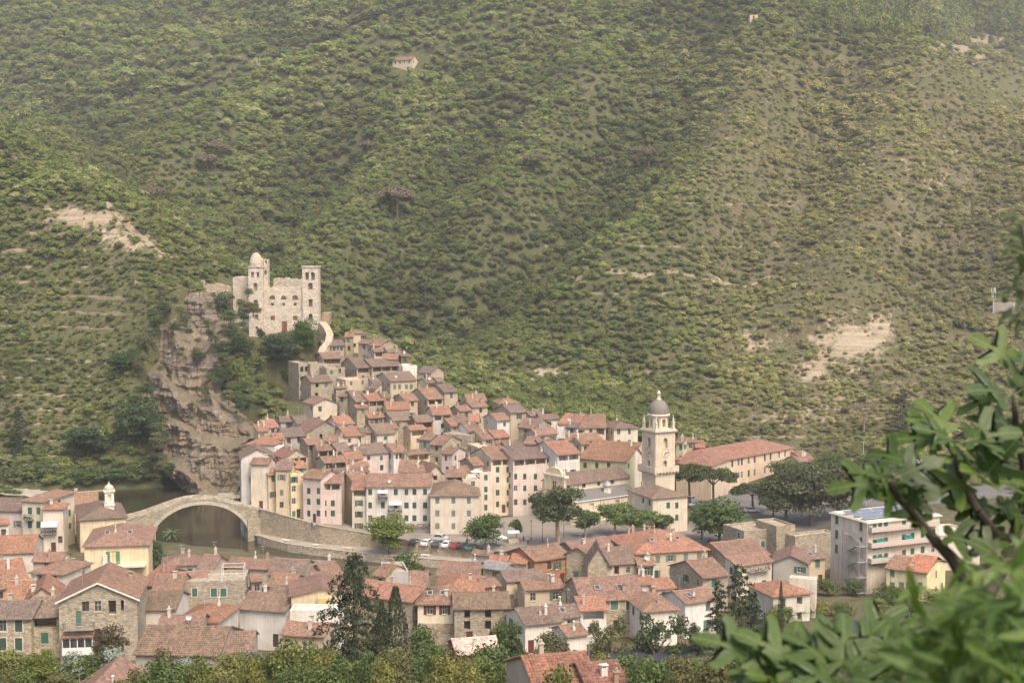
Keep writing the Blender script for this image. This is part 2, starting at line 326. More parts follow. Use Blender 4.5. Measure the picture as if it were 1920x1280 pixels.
# --- left bank, foreground quarter
q = dict(zone='f')
H(-20,955,43,957,935,'F','pk','o',d=300,cols=[8,33],rows=[963,982],wk='o',**q,label='pink house beside the tall cream house, brown roof')
H(41,938,81,940,918,'P','cr','m',d=297,cols=[56,72],rows=[957,983],wk='s',D=12,**q,label='tall cream house with a red brown hipped roof and green shutters')
H(80,954,118,953,944,'P','cr','n',d=294,cols=[113],rows=[984,1011],D=6,s=0.3,**q,label='cream bay with a small orange hipped roof and an awning over its balcony')
H(118,948,182,945,923,'F','ye','m',d=316,**q); H(150,974,236,963,925,'P','ye','o',d=296,ym=20,cols=[168,194,217],rows=[975],wk='s',**q,label='long yellow house with a wide brown hipped roof by the stone bridge')
H(158,1024,278,1020,975,'P','ye','m',d=270,nowin=1,**q,label='deep yellow house with a skylit hipped roof and a white French door')
H(-20,1037,62,1034,1003,'F','wh','n',d=270,cols=[35],rows=[1043],**q); H(-20,984,16,980,973,'F','wh','n',d=287,cols=[7],rows=[998],**q)
H(58,1072,116,1076,1046,'P','cr','m',d=247,**q); H(62,1051,114,1051,1035,'F','be','m',d=262,**q); H(112,1080,168,1073,1055,'F','be','g',d=252,**q)
H(-20,1090,50,1068,1050,'F','st','n',d=245,**q); H(-20,1105,55,1084,1080,'S','gr','m',d=238,ym=35,**q); H(8,1124,52,1123,1088,'F','st','n',d=226,**q); H(50,1123,108,1120,1100,'G','be','n',d=222,nowin=1,**q)
H(-20,1158,58,1158,1125,'F','st','g',d=208,cols=[5,35],rows=[1172,1207],wk='s',trim=1,ws=(1.1,1.9),**q,label='rough stone house with white framed green shutters beside the dark roofed barn')
H(58,1156,111,1154,1118,'F','st','g',d=209,lg=1,**q,label='stone barn under a very dark brown roof with a deep open loft')
BIGST = H(110,1127,257,1108,1092,'G','st','m',d=207,D=13,yaw=8,explicit=1,fascia=1,**q,label='big stone gable house with white eaves, arched attic windows and a glazed veranda')
BARN = H(254,1225,410,1228,1174,'F','gr','o',d=188,nowin=1,hmax=12,big=1,**q,label='long low barn with a worn ridged tile roof behind the grey green bushes')
H(408,1234,472,1232,1184,'F','gr','o',d=189,nowin=1,hmax=12,big=1,**q)
H(92,1340,255,1340,1287,'G','be','m',d=150,D=11,nowin=1,big=1,**q,label='house gable with a red tiled roof among the garden shrubs at the slope foot')
H(306,1060,372,1057,1038,'P','wh','m',d=257,**q); H(368,1070,397,1071,1043,'F','be','o',d=252,**q); H(380,1047,404,1048,1039,'F','be','n',d=270,**q); H(424,1061,506,1066,1047,'F','cr','m',d=258,**q)
H(262,1093,290,1100,1063,'F','st','r',d=240,**q); H(288,1105,341,1104,1076,'F','st','m',d=232,**q); H(340,1091,388,1088,1072,'F','st','m',d=240,**q)
STT = H(340,1090,459,1087,0,'T','st','o',d=237,cols=[365,401,419],rows=[1110],wk='s',trim=1,**q,label='flat roofed stone house with a white pergola frame on its terrace')
H(262,1141,329,1141,1108,'F','wh','o',d=219,nowin=1,**q); H(333,1162,408,1165,1129,'P','wh','n',d=212,**q); H(298,1174,378,1173,1152,'F','st','m',d=206,nowin=1,**q)
H(503,1076,566,1078,1048,'F','gr','o',d=250,**q); H(579,1070,616,1071,1051,'F','gr','g',d=254,**q); H(581,1086,613,1086,1073,'S','be','m',d=248,**q); H(612,1083,644,1079,1056,'F','be','m',d=250,**q)
H(472,1089,491,1086,1082,'S','gr','m',d=241,**q); H(500,1097,546,1100,1076,'F','br','m',d=238,**q); H(508,1113,551,1112,1097,'F','be','o',d=231,**q)
H(449,1139,535,1145,1111,'F','wh','o',d=222,cols=[503],rows=[1150],wk='s',**q,label='low white house with one green shutter under a plain brown roof')
H(546,1117,662,1113,1103,'G','ye','m',d=221,D=10,nowin=1,**q,label='yellow gabled house with a slatted wooden window above a white ground floor')
H(543,1143,637,1144,0,'T','wh','o',d=216,D=4,cols=[559,577,618],rows=[1156],wk='s',ws=(1.1,2.0),**q,label='white ground floor block with three green shuttered doors behind the drooping cedar')
H(529,1187,607,1196,1166,'F','be','m',d=203,nowin=1,ym=12,big=1,**q,label='beige garden house with a new pinkish tile roof beside the drooping cedar')
H(700,1077,723,1081,1058,'F','be','m',d=250,**q); H(723,1072,766,1070,0,'T','gr','o',d=250,cols=[742],rows=[1077],**q); H(767,1104,799,1104,1070,'F','gr','m',d=236,**q)
H(664,1112,773,1127,1093,'F','st','n',d=231,hmax=7,**q,label='stone house with a bright orange roof and tall white flue behind the cypress')
RED = H(783,1131,850,1131,1095,'P','cr','m',d=224,cols=[806,834],rows=[1143],wk='o',sh=2,**q,label='cream over stone house with dark red open shutters')
H(820,1108,904,1108,1074,'P','st','n',d=236,**q); H(852,1140,954,1138,1110,'F','st','o',d=221,cols=[876,915],rows=[1150,1172],wk='h',**q,label='old stone house with dark empty windows next to the red shuttered house')
H(820,1077,892,1080,1052,'F','st','m',d=258,**q); H(905,1063,946,1068,1054,'F','st','s',d=262,**q); H(885,1037,918,1045,1033,'F','wh','m',d=285,**q); H(918,1052,950,1053,1042,'F','be','n',d=268,**q); H(954,1053,986,1056,1040,'F','be','n',d=270,**q)
H(1002,1051,1068,1038,1022,'F','br','m',d=268,ym=35,cols=[1030,1045],rows=[1060],**q,label='brick and white house with a moss stained red roof by the square')
H(950,1089,1021,1083,1068,'F','ye','o',d=243,cols=[959,1011],rows=[1121],wk='s',trim=1,**q,label='yellow over stone house with a wide attic window and a balcony terrace'); H(909,1099,936,1095,1084,'F','br','m',d=240,**q); H(984,1105,1056,1100,1088,'F','be','m',d=238,**q)
H(1062,1036,1104,1042,1026,'G','st','m',d=272,D=12,**q); H(1102,1058,1143,1058,1026,'G','st','o',d=262,D=7,nowin=1,**q); H(1141,1057,1194,1054,1025,'F','be','o',d=262,**q); H(1080,1036,1121,1026,1014,'F','st','m',d=276,ym=30,**q)
BIGRED = H(1192,1037,1327,1029,990,'P','be','n',d=268,hmax=13,**q,label='very large house with a broad orange red hipped roof crowded with chimneys')
H(1197,1058,1227,1057,1052,'S','wh','m',d=262,D=3,**q); H(1197,1095,1226,1093,1086,'S','wh','n',d=250,D=4,**q); H(1227,1103,1265,1100,1090,'S','wh','n',d=249,D=4,**q)
H(1090,1125,1207,1120,1081,'F','st','m',d=228,cols=[1152,1181],rows=[1134],wk='s',trim=1,ws=(1.3,1.5),**q,label='stone house with two skylights in its red roof and a grey side gable'); H(1088,1143,1137,1141,1122,'S','wh','n',d=223,D=4,lg=1,**q)
H(1208,1145,1270,1141,1105,'P','wh','m',d=222,**q); H(1318,1082,1365,1076,1048,'F','st','m',d=248,**q); H(1285,1130,1342,1119,1104,'F','wh','m',d=228,ym=30,**q)
H(985,1170,1053,1163,1137,'F','wh','o',d=213,cols=[1011],rows=[1175],wk='s',ws=(2.0,1.5),**q,label='low white house with one wide green shutter and a brown roof'); H(1048,1157,1086,1154,1134,'F','wh','o',d=217,**q); H(1063,1192,1100,1187,1171,'F','wh','m',d=207,**q)
H(1015,1318,1132,1302,1227,'F','be','r',d=128,hmax=14,big=1,nowin=1,ym=14,**q,label='near house with large wavy red roof tiles above the shrubs'); H(1118,1322,1190,1312,1242,'F','be','r',d=127,hmax=14,big=1,nowin=1,ym=14,**q)
H(858,1226,936,1212,1196,'F','rd','w',d=172,nowin=1,big=1,ym=14,**q,label='small red garden hut with a patchy pink and white tile roof')
H(1368,1049,1442,1037,1013,'F','st','m',d=268,ym=30,**q); H(1382,1060,1447,1046,1042,'S','cr','m',d=262,ym=30,D=3.5,cols=[1421],rows=[1061],**q,label='cream balcony house with a satellite dish under a thin red lean-to roof')
H(1450,1053,1515,1049,1041,'G','gr','m',d=268,D=9,yaw=-14,**q); H(1515,1047,1547,1044,1034,'F','be','g',d=272,**q)
H(1450,1117,1519,1109,1087,'P','wh','n',d=240,ym=20,**q,label='low white house with a wide orange hipped roof beside a small cypress'); H(1480,1082,1529,1094,0,'T','wh','o',d=246,D=2,yaw=-20,nowin=1,**q)
H(1395,995,1457,989,0,'T','st','o',d=292,cols=[1405,1430,1447],rows=[1020],wk='s',trim=1,**q,label='old stone house with three green shuttered windows below the road wall'); H(1456,986,1491,983,0,'T','st','o',d=291,nowin=1,**q)
YEL = H(1725,1084,1800,1063,1048,'F','ly','m',d=246,yaw=20,nowin=1,D=11,**q,label='pale yellow house with half new orange roof among garden shrubs')
HS.remove(YEL)
H(1662,1063,1738,1090,1048,'F','ly','m',d=262,yaw=-35,D=10.5,cols=[1673,1690,1703,1725],rows=[1073,1098],wk='s',zone='f',label='pale yellow house with a half new orange roof among garden shrubs')
H(1491,1005,1564,992,0,'T','st','o',d=289,D=3,nowin=1,**q,label='old rubble stone terrace wall beside the apartment block')
# --- scattered hillside buildings
H(736,116,772,113,110,'F','be','m',d=930,D=7,nf=1,zone='h',label='pale farmhouse on a terrace high on the wooded hillside')
H(1496,856,1518,854,849,'F','be','m',d=425,D=6,nf=1,zone='h'); H(1862,566,1900,570,0,'T','gr','o',d=505,D=6,nf=1,zone='h',nowin=1,label='low white concrete plant room beside the telecom mast')
H(1498,868,1530,866,858,'F','be','m',d=405,D=7,nf=1,zone='h')
SCHOOL = H(1323,869,1487,839,822,'P','pe','n',d=389,ym=50,hmax=7,cols=[1345,1356,1373,1385,1391,1404,1415,1434,1445,1461,1472],rows=[9,33],rel=1,wk='p',trim=1,ws=(1.0,2.0),base=2.2,zone='r',label='long peach school building with white framed windows under an orange hipped roof')
H(1268,868,1334,873,851,'P','pe','n',d=382,D=14,nowin=1,base=2.2,zone='r',label='low peach wing with an orange hipped roof beside the umbrella pine')
HOTEL = H(1626,977,1762,952,0,'T','cr','o',d=268,D=11,yaw=25,cols=[1640,1650,1661,1695,1711,1730,1750],rows=[17,46,75],rel=1,wk='s',ws=(0.95,1.9),base=5,zone='f',label='cream flat roofed apartment block with teal awnings and an outside steel stair')
H(1762,1004,1838,996,0,'T','cr','o',d=287,D=10,yaw=20,base=5,zone='f',label='low cream wing joined to the apartment block')
RUIN2 = H(1406,30,1421,30,0,'T','be','o',d=862,D=5,nf=1,zone='h',wk='h',label='small roofless stone watchtower on the ridge')

# ------------------------------------------------------------- terrain
def hsh(ix, iy, s):
    n = (ix.astype(np.int64) * 374761393 + iy.astype(np.int64) * 668265263 + s * 974711) & 0x7fffffff
    n = ((n ^ (n >> 13)) * 1274126177) & 0x7fffffff
    return ((n ^ (n >> 16)) & 0xffff) / 65535.0
def vnoise(x, y, s=0):
    x = np.asarray(x, float); y = np.asarray(y, float)
    ix, iy = np.floor(x), np.floor(y); fx, fy = x - ix, y - iy; fx = fx * fx * (3 - 2 * fx); fy = fy * fy * (3 - 2 * fy)
    a = hsh(ix, iy, s); b = hsh(ix + 1, iy, s); c = hsh(ix, iy + 1, s); d = hsh(ix + 1, iy + 1, s)
    return (a * (1 - fx) + b * fx) * (1 - fy) + (c * (1 - fx) + d * fx) * fy
def fbm(x, y, s=0, o=4):
    r = 0; a = 0.5; f = 1.0
    for i in range(o): r = r + a * vnoise(np.asarray(x) * f, np.asarray(y) * f, s + i); a *= 0.5; f *= 2.03
    return r
def pixv(x, y, z):
    dz = z - CAMZ; f_ = y * CP - dz * SP; up = y * SP + dz * CP
    return 960 + FPX * x / f_, 640 - FPX * up / f_
CPTS = []
def cpd(*L_):
    for u, v, d in L_: p = at(u, v, d); CPTS.append((p.x, p.y, p.z))
def cpz(*L_):
    for u, v, z in L_: p = onz(u, v, z); CPTS.append((p.x, p.y, p.z))
for x in (-130, -45, 0, 45, 130):
    for y, z in ((-60, 92), (0, 69.9), (25, 60.5), (60, 50.5), (90, 41.2), (120, 32), (150, 22.6), (180, 14), (205, 9.6), (240, 6.8), (272, 5), (297, 3.8)):
        if abs(x) > 100 and y < 100: CPTS.append((x * 0.8, y, z + 1))
        else: CPTS.append((x, y, z))
cpz((60,1262,12.5),(300,1258,12.5),(80,1040,6.6),(200,1078,7.4),(0,1000,6),(-150,1000,6),(-150,920,3),(60,925,1.2),(160,930,1.2))
cpz((760,1014,3.3),(900,1012,3.3),(1000,1000,3.3),(1100,1000,3.3),(950,972,3.3),(1080,960,3.3),(1250,992,3.5),(1300,1010,4),(1400,978,4),(1450,950,4),(1350,930,3),(1330,935,3),(1450,925,3),(1540,1000,4.5),(1600,1110,5),(1750,1120,6),(1700,930,5),(1800,900,6),(1900,900,6),(1600,930,5),(1900,1050,5),(520,972,5.8),(600,990,4.6),(680,1003,3.6))
for u, v in ((480,860),(560,860),(700,860),(850,860),(1000,850),(1100,840),(500,800),(600,800),(750,800),(900,800),(1020,790),(1150,800),(570,750),(680,750),(800,750),(900,760),(580,700),(680,690),(780,700),(620,650),(700,650)):
    d = 335 + (911 - v) * 0.5; p = at(u, v, d); CPTS.append((p.x, d + 3, p.z - 7.5))
cpd((436,606,488),(470,655,474),(450,645,474),(530,627,479),(600,612,487),(530,600,505),(480,690,458),(540,705,455),(420,700,447),(400,770,430),(450,780,425),
    (330,492,500),(200,392,520),(80,322,540),(-120,230,560),(100,600,485),(200,700,455),(50,750,440),(250,800,425),(0,850,425),(150,885,414),(0,480,510),(150,480,505),(-200,600,480),(-200,800,430),
    (300,640,446),(350,550,472),(345,760,428),(400,850,408))
cpz((330,895,2.5),(440,912,2),(250,905,2.5))
cpd((330,476,590),(200,362,640),(0,265,700),(350,400,690),(500,500,610),(625,610,545),(480,540,560),
    (860,765,482),(1050,770,470),(1250,790,455),(1500,800,450),(1700,820,440),(1900,800,430),(700,660,520),
    (900,620,555),(1200,620,540),(1500,620,525),(1900,640,500),(650,520,600),(800,400,650),(1100,400,640),(1400,400,630),(1700,400,615),(1950,420,590),
    (0,200,980),(300,200,930),(600,200,820),(900,200,760),(1200,200,740),(1500,200,740),(1750,240,720),(1950,300,690),
    (-150,0,1180),(0,0,1180),(300,0,1180),(600,0,1050),(900,0,950),(1200,0,890),(1430,42,860),(1600,66,850),(1720,100,830),(1820,180,790),(1910,240,750),
    (1750,150,960),(1820,95,1120),(1910,150,1050),(1700,40,1200),(1900,20,1280),(1500,-120,1000),(900,-120,1080),(300,-120,1300),(1900,-60,1800),(1300,-200,1150))
CP_ = np.array(CPTS); SCL = 300.0
def tps_fit(P, lam=2e-4):
    n = len(P); X = P[:, :2] / SCL
    r = np.sqrt(((X[:, None] - X[None]) ** 2).sum(-1)); K = np.where(r > 0, r * r * np.log(r + 1e-12), 0) + np.eye(n) * lam
    Q = np.hstack([np.ones((n, 1)), X]); A = np.zeros((n + 3, n + 3)); A[:n, :n] = K; A[:n, n:] = Q; A[n:, :n] = Q.T
    return np.linalg.solve(A, np.concatenate([P[:, 2], np.zeros(3)])), X
TW, TX = tps_fit(CP_)
def tps(x, y):
    x = np.asarray(x, float).ravel(); y = np.asarray(y, float).ravel(); out = np.empty(len(x))
    for i in range(0, len(x), 20000):
        X = np.stack([x[i:i + 20000], y[i:i + 20000]], 1) / SCL
        r2 = ((X[:, None] - TX[None]) ** 2).sum(-1); K = np.where(r2 > 0, 0.5 * r2 * np.log(r2 + 1e-20), 0)
        out[i:i + 20000] = K @ TW[:-3] + TW[-3] + X @ TW[-2:]
    return out
def pip(x, y, poly):
    ins = np.zeros(len(x), bool); n = len(poly)
    for i in range(n):
        x0, y0 = poly[i]; x1, y1 = poly[(i + 1) % n]
        c = ((y0 > y) != (y1 > y)) & (x < (x1 - x0) * (y - y0) / (y1 - y0 + 1e-12) + x0); ins ^= c
    return ins
def pdist(x, y, poly, closed=True):
    d = np.full(len(x), 1e9); n = len(poly)
    for i in range(n if closed else n - 1):
        x0, y0 = poly[i]; x1, y1 = poly[(i + 1) % n]; dx, dy = x1 - x0, y1 - y0
        t = np.clip(((x - x0) * dx + (y - y0) * dy) / (dx * dx + dy * dy + 1e-9), 0, 1)
        d = np.minimum(d, np.hypot(x - x0 - t * dx, y - y0 - t * dy))
    return d
RIVER_PX = [(-120,905),(-60,912),(120,926),(200,918),(300,914),(380,915),(440,926),(462,960),(478,1010),(484,1014),(540,1031),(615,1042),(690,1051),(765,1058),(880,1067),(1000,1076),(1200,1086),(1500,1100),
            (1500,1120),(1200,1106),(1000,1094),(800,1084),(620,1070),(450,1060),(330,1053),(290,1036),(255,1004),(232,985),(200,958),(170,940),(100,938),(-60,925),(-120,920)]
RIVER = [tuple(onz(u, v, 0)[:2]) for u, v in RIVER_PX]
WATER = [i for i in range(len(RIVER))]
def sstep(a, b, x): t = np.clip((x - a) / (b - a), 0, 1); return t * t * (3 - 2 * t)
def foot(h, e=0.0):
    c_, s_ = math.cos(h['yaw']), math.sin(h['yaw']); A = h['A']; W, D = h['W'], h['D']
    return [(A.x + c_ * a - s_ * b, A.y + s_ * a + c_ * b) for a, b in ((-e, -e), (W + e, -e), (W + e, D + e), (-e, D + e))]
CASTLE_FOOT = [tuple(at(u, 620, d)[:2]) for u, d in ((430, 478), (600, 478), (606, 512), (425, 512))]
def terrain_z(x, y):
    x = np.asarray(x, float).ravel(); y = np.asarray(y, float).ravel()
    z = tps(x, y)
    wgt = sstep(425, 520, y + np.clip(-x - 60, -80, 60) * 0.3)
    z = z + wgt * ((fbm(x / 90, y / 90, 3) - 0.47) * 14 + (fbm(x / 26, y / 26, 9, 3) - 0.44) * 5.0)
    far = sstep(470, 540, y)
    for P_, hh_, ww_ in FEAT:
        dd_ = pdist(x, y, P_, False); wv_ = ww_ * (.8 + .5 * fbm(x / 40, y / 40, 87, 2)); z = z + far * hh_ * 1.45 * np.exp(-(dd_ / wv_) ** 2)
    z = z + (1 - wgt) * (fbm(x / 12, y / 12, 5, 2) - 0.37) * 0.5 * sstep(100, 160, y)
    near = sstep(90, 20, y)
    z = z - near * 0.0
    ins = pip(x, y, RIVER); d = pdist(x, y, RIVER)
    sd_ = np.where(ins, -d, d)
    lim = np.where(sd_ < 0, -0.3 - np.minimum(2.5, -sd_ * 0.4), 0.0 + sd_ * 0.75)
    z = np.where(sd_ < 9, np.minimum(z, lim + sstep(4, 9, sd_) * 60), z)
    return z
# ridges and gullies of the far slopes, measured in the photograph and set on the base surface
def hit_tps(u, v):
    a, b_, c = ray(u, v); Y = np.arange(430, 1500, 8.0); k = Y / b_; g = tps(a * k, Y) - (CAMZ + c * k); i = int(np.argmax(g > 0)); return (a * k[i], Y[i])
FEAT = [([hit_tps(u, v) for u, v in P], hgt_, wid) for P, hgt_, wid in (
    (((1330,70),(1290,190),(1180,330),(1080,430),(960,500),(860,560),(720,600)), -15, 26), (((1010,70),(850,120),(700,150),(600,185),(480,215),(400,260),(340,330)), 17, 30), (((950,20),(800,60),(640,110),(520,150),(400,190),(330,250)), -20, 30),
    (((640,300),(580,390),(510,460),(475,520)), -13, 22), (((770,240),(700,360),(640,450),(600,540)), 9, 25), (((1430,60),(1400,200),(1350,350),(1280,480),(1180,560)), 15, 34), (((1560,150),(1530,300),(1480,420),(1400,520)), -11, 24), (((1750,150),(1720,300),(1650,450),(1600,560)), 11, 36),
    (((930,230),(870,330),(810,430),(770,520)), -10, 20), (((1100,180),(1010,290),(930,400),(860,480)), 9, 24), (((100,170),(170,240),(250,300)), -10, 24), (((1830,280),(1790,400),(1740,540)), -10, 26), (((200,60),(300,110),(420,150)), 9, 26), (((60,60),(110,120),(160,190)), 10, 30))]
xs = np.concatenate([np.arange(-900, -260, 14.0), np.arange(-260, 330, 3.0), np.arange(330, 960, 14.0)])
ys = np.concatenate([np.arange(-60, 230, 6.0), np.arange(230, 560, 3.0), np.arange(560, 1000, 6.0), np.arange(1000, 2000, 16.0)])
GX, GY = np.meshgrid(xs, ys); gz = terrain_z(GX, GY)
gx, gy = GX.ravel(), GY.ravel()
for h in HS:                                   # the ground never stands higher than a house wall shows
    if h['zone'] == 'h': continue
    fp = foot(h, h['k'].get('lowe', 2.5)); a = np.array(fp); m = (gx > a[:, 0].min()) & (gx < a[:, 0].max()) & (gy > a[:, 1].min()) & (gy < a[:, 1].max())
    idx = np.where(m)[0]
    if len(idx):
        i2 = idx[pip(gx[idx], gy[idx], fp)]; b = h['k'].get('base'); lim = h['ze'] - h['k']['low'] if 'low' in h['k'] else b - 0.15 if b else h['ze'] - (5.0 if h['zone'] == 'v' else 4.0)
        gz[i2] = np.minimum(gz[i2], lim)
# ---- river street, quay, square and roads (measured corners)
STREET_OUT = [onz(u, v, z) for u, v, z in ((470,957,6.9),(509,967,6.3),(545,977,5.8),(600,992,4.9),(640,999,4.4),(675,1005,3.9),(765,1021,3.4),(890,1032,3.3))]
STREET_IN = [at(u, 900, d) for u, d in ((450,350),(505,347),(545,343),(600,341),(640,340),(675,338),(765,336),(900,338))]
for a, b in zip(STREET_IN, STREET_OUT): a.z = b.z
QUAY_OUT = [onz(u, v, 1.5) for u, v in ((482,1005),(505,1013),(540,1022),(575,1027),(615,1032),(690,1040),(765,1047),(890,1057))]
SQUARE = [tuple(onz(u, v, 3.3)[:2]) for u, v in ((760,1021),(890,1032),(960,1034),(1120,1040),(1320,1030),(1330,1006),(1290,985),(1180,965),(1100,962),(1060,968),(1020,962),(962,968),(918,972),(895,1000))]
ROAD = [tuple(onz(u, v, 3.3)[:2]) for u, v in ((1290,985),(1330,1006),(1345,1024),(1420,1012),(1500,1000),(1560,985),(1640,955),(1900,930),(1900,905),(1640,925),(1500,940),(1440,925),(1400,915),(1330,936),(1300,950))]
quaypoly = [tuple(p[:2]) for p in STREET_OUT] + [tuple(p[:2]) for p in reversed(QUAY_OUT)]
streetpoly = [tuple(p[:2]) for p in STREET_OUT] + [tuple(p[:2]) for p in reversed(STREET_IN)]
for poly, zz in ((SQUARE, 3.22), (ROAD, 3.2)):
    dd = pdist(gx, gy, poly); ii = pip(gx, gy, poly) | (dd < 4.0); gz[ii] = np.where(pip(gx[ii], gy[ii], poly) | (gz[ii] > zz), zz, gz[ii])
ii = pip(gx, gy, quaypoly) | (pdist(gx, gy, quaypoly) < 3.2); gz[ii] = np.minimum(gz[ii], -0.6)
ii = pip(gx, gy, streetpoly) | ((pdist(gx, gy, streetpoly) < 3.0) & (gy < 346)); gz[ii] = np.minimum(gz[ii], 2.2)
CLP = [(345,540),(395,545),(425,605),(430,650),(425,690),(430,730),(460,765),(492,790),(506,815),(496,845),(476,930),(340,930),(300,880),(290,815),(264,730),(272,650),(310,575)]
gu, gv = pixv(gx, np.maximum(gy, 5), gz); ii = pip(gu, gv, CLP) & (gy > 385) & (gy < 482); gz[ii] -= 15.0
GZ = gz.reshape(GX.shape)
def zt(x, y):
    i = min(max(np.searchsorted(ys, y) - 1, 0), len(ys) - 2); j = min(max(np.searchsorted(xs, x) - 1, 0), len(xs) - 2)
    a = (y - ys[i]) / (ys[i + 1] - ys[i]); b = (x - xs[j]) / (xs[j + 1] - xs[j])
    return float((GZ[i, j] * (1 - b) + GZ[i, j + 1] * b) * (1 - a) + (GZ[i + 1, j] * (1 - b) + GZ[i + 1, j + 1] * b) * a)
def ztv(x, y):
    i = np.clip(np.searchsorted(ys, y) - 1, 0, len(ys) - 2); j = np.clip(np.searchsorted(xs, x) - 1, 0, len(xs) - 2)
    a = (y - ys[i]) / (ys[i + 1] - ys[i]); b = (x - xs[j]) / (xs[j + 1] - xs[j])
    return (GZ[i, j] * (1 - b) + GZ[i, j + 1] * b) * (1 - a) + (GZ[i + 1, j] * (1 - b) + GZ[i + 1, j + 1] * b) * a
# what grows where: bare / rock weights measured on the hillside (world positions come out of the terrain)
BARE = [(1590,640,95,50,1.0),(1540,690,70,45,.9),(1650,620,50,40,.9),(1420,640,90,40,.6),(1020,700,80,16,.9),(950,705,40,14,.8),(1240,690,60,40,.45),(1500,780,130,26,.75),(1330,760,60,30,.6),(1700,740,60,30,.5),
        (160,410,100,26,1.0),(235,450,60,30,1.0),(290,480,45,12,.8),(60,300,70,16,.5),(1820,92,62,26,1.0),(1780,85,60,12,.9),(375,48,32,26,.9),(340,22,40,14,.6),(1350,230,40,80,.35),(1480,400,180,200,.30),(1750,330,180,160,.38),
        (1600,240,220,120,.30),(1400,530,140,30,.45),(1170,560,90,26,.3),(430,15,60,10,.6),(190,270,60,20,.35),(1870,560,60,26,.5),(1800,660,90,60,.3),(380,620,60,60,.2)]
GRASS = [(230,620,230,150,1.0),(100,760,160,90,.8),(160,300,110,40,.5),(300,330,60,25,.6),(1880,170,70,50,.9),(1210,110,80,60,.4),(1050,160,90,40,.3),(470,380,60,30,.2)]
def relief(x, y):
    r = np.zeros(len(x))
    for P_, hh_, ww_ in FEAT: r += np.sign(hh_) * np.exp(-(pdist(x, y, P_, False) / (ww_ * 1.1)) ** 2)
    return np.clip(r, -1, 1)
def blobs(u, v, B):
    r = np.zeros(np.shape(u))
    for a, b, ra, rb, k in B: r = np.maximum(r, k * np.exp(-(((u - a) / ra) ** 2 + ((v - b) / rb) ** 2)))
    return r
def build_terrain():
    ny, nx = GX.shape; V = np.stack([gx, gy, GZ.ravel()], 1)
    i = np.arange(ny * nx).reshape(ny, nx); F = np.stack([i[:-1, :-1], i[:-1, 1:], i[1:, 1:], i[1:, :-1]], -1).reshape(-1, 4)
    me = bpy.data.meshes.new('ground'); me.vertices.add(len(V)); me.vertices.foreach_set('co', V.ravel())
    me.loops.add(F.size); me.loops.foreach_set('vertex_index', F.ravel()); me.polygons.add(len(F))
    me.polygons.foreach_set('loop_start', np.arange(0, F.size, 4)); me.polygons.foreach_set('loop_total', np.full(len(F), 4)); me.update(calc_edges=True)
    me.polygons.foreach_set('use_smooth', [True] * len(F))
    yy = np.maximum(V[:, 1], 5); u, v = pixv(V[:, 0], yy, V[:, 2])
    fine = V[:, 1] > 330
    bare = np.where(fine, blobs(u, v, BARE), 0); gr = np.where(fine, blobs(u, v, GRASS), 0)
    flat = np.where(fine, 1 - np.clip(sstep(1150, 1500, u) * sstep(60, 150, v) + 1.2 * gr + 1.5 * bare, 0, 1), 0)
    a = me.color_attributes.new('cover', 'FLOAT_COLOR', 'POINT'); a.data.foreach_set('color', np.stack([bare, gr, flat, np.ones(len(u))], 1).ravel())
    m, t, b = mat_new('hillside_ground'); tc = N(t, 'ShaderNodeTexCoord'); o = tc.outputs['Object']
    at_ = N(t, 'ShaderNodeAttribute', attribute_name='cover'); sx = N(t, 'ShaderNodeSeparateColor'); L(t, at_.outputs['Color'], sx.inputs[0])
    n1 = noise(t, o, 0.06, 6, 0.65); n2 = noise(t, o, 0.45, 5, 0.7)
    soil = ramp(t, n2, [(0.25, (0.15, 0.115, 0.07)), (0.55, (0.28, 0.215, 0.14)), (0.8, (0.38, 0.31, 0.21))])
    dry = ramp(t, n2, [(0.25, (0.075, 0.07, 0.036)), (0.5, (0.125, 0.108, 0.062)), (0.8, (0.21, 0.175, 0.115))])
    green = ramp(t, n2, [(0.2, (0.052, 0.06, 0.024)), (0.55, (0.09, 0.095, 0.038)), (0.8, (0.15, 0.135, 0.065))])
    base = mixc(t, ramp(t, n1, [(0.4, G3(0.0)), (0.62, G3(1.0))]), dry, green)
    base = mixc(t, sx.outputs[1], base, green)
    base = mixc(t, sx.outputs[2], base, ramp(t, n2, [(0.3, (0.055, 0.064, 0.026)), (0.7, (0.11, 0.108, 0.05))]))
    # terrace walls follow the contours of the left slope
    mp = N(t, 'ShaderNodeMapping'); mp.inputs['Scale'].default_value = (0.02, 0.02, 0.42); L(t, o, mp.inputs[0])
    wv = N(t, 'ShaderNodeTexWave', bands_direction='Z'); wv.inputs['Scale'].default_value = 1.0; wv.inputs['Distortion'].default_value = 14.0; wv.inputs['Detail'].default_value = 3.0; L(t, mp.outputs[0], wv.inputs['Vector'])
    tw = N(t, 'ShaderNodeMath', operation='MULTIPLY'); L(t, ramp(t, wv.outputs['Fac'], [(0.8, G3(0)), (1.0, G3(0.35))]), tw.inputs[0]); L(t, sx.outputs[1], tw.inputs[1])
    base = mixc(t, tw.outputs[0], base, (0.30, 0.25, 0.15))
    add = N(t, 'ShaderNodeMath', operation='MULTIPLY_ADD', i_1=2.6, i_2=-1.45); n4 = noise(t, o, 0.16, 6, 0.72); L(t, n4, add.inputs[0])
    k = N(t, 'ShaderNodeMath', operation='ADD'); L(t, sx.outputs[0], k.inputs[0]); L(t, add.outputs[0], k.inputs[1])
    st = N(t, 'ShaderNodeMapping'); st.inputs['Scale'].default_value = (0.05, 0.05, 0.9); L(t, o, st.inputs[0]); strata = noise(t, st.outputs[0], 1.0, 5, 0.7)
    rockc = mixc(t, ramp(t, strata, [(0.38, G3(0.0)), (0.62, G3(1.0))]), soil, (0.38, 0.32, 0.235))
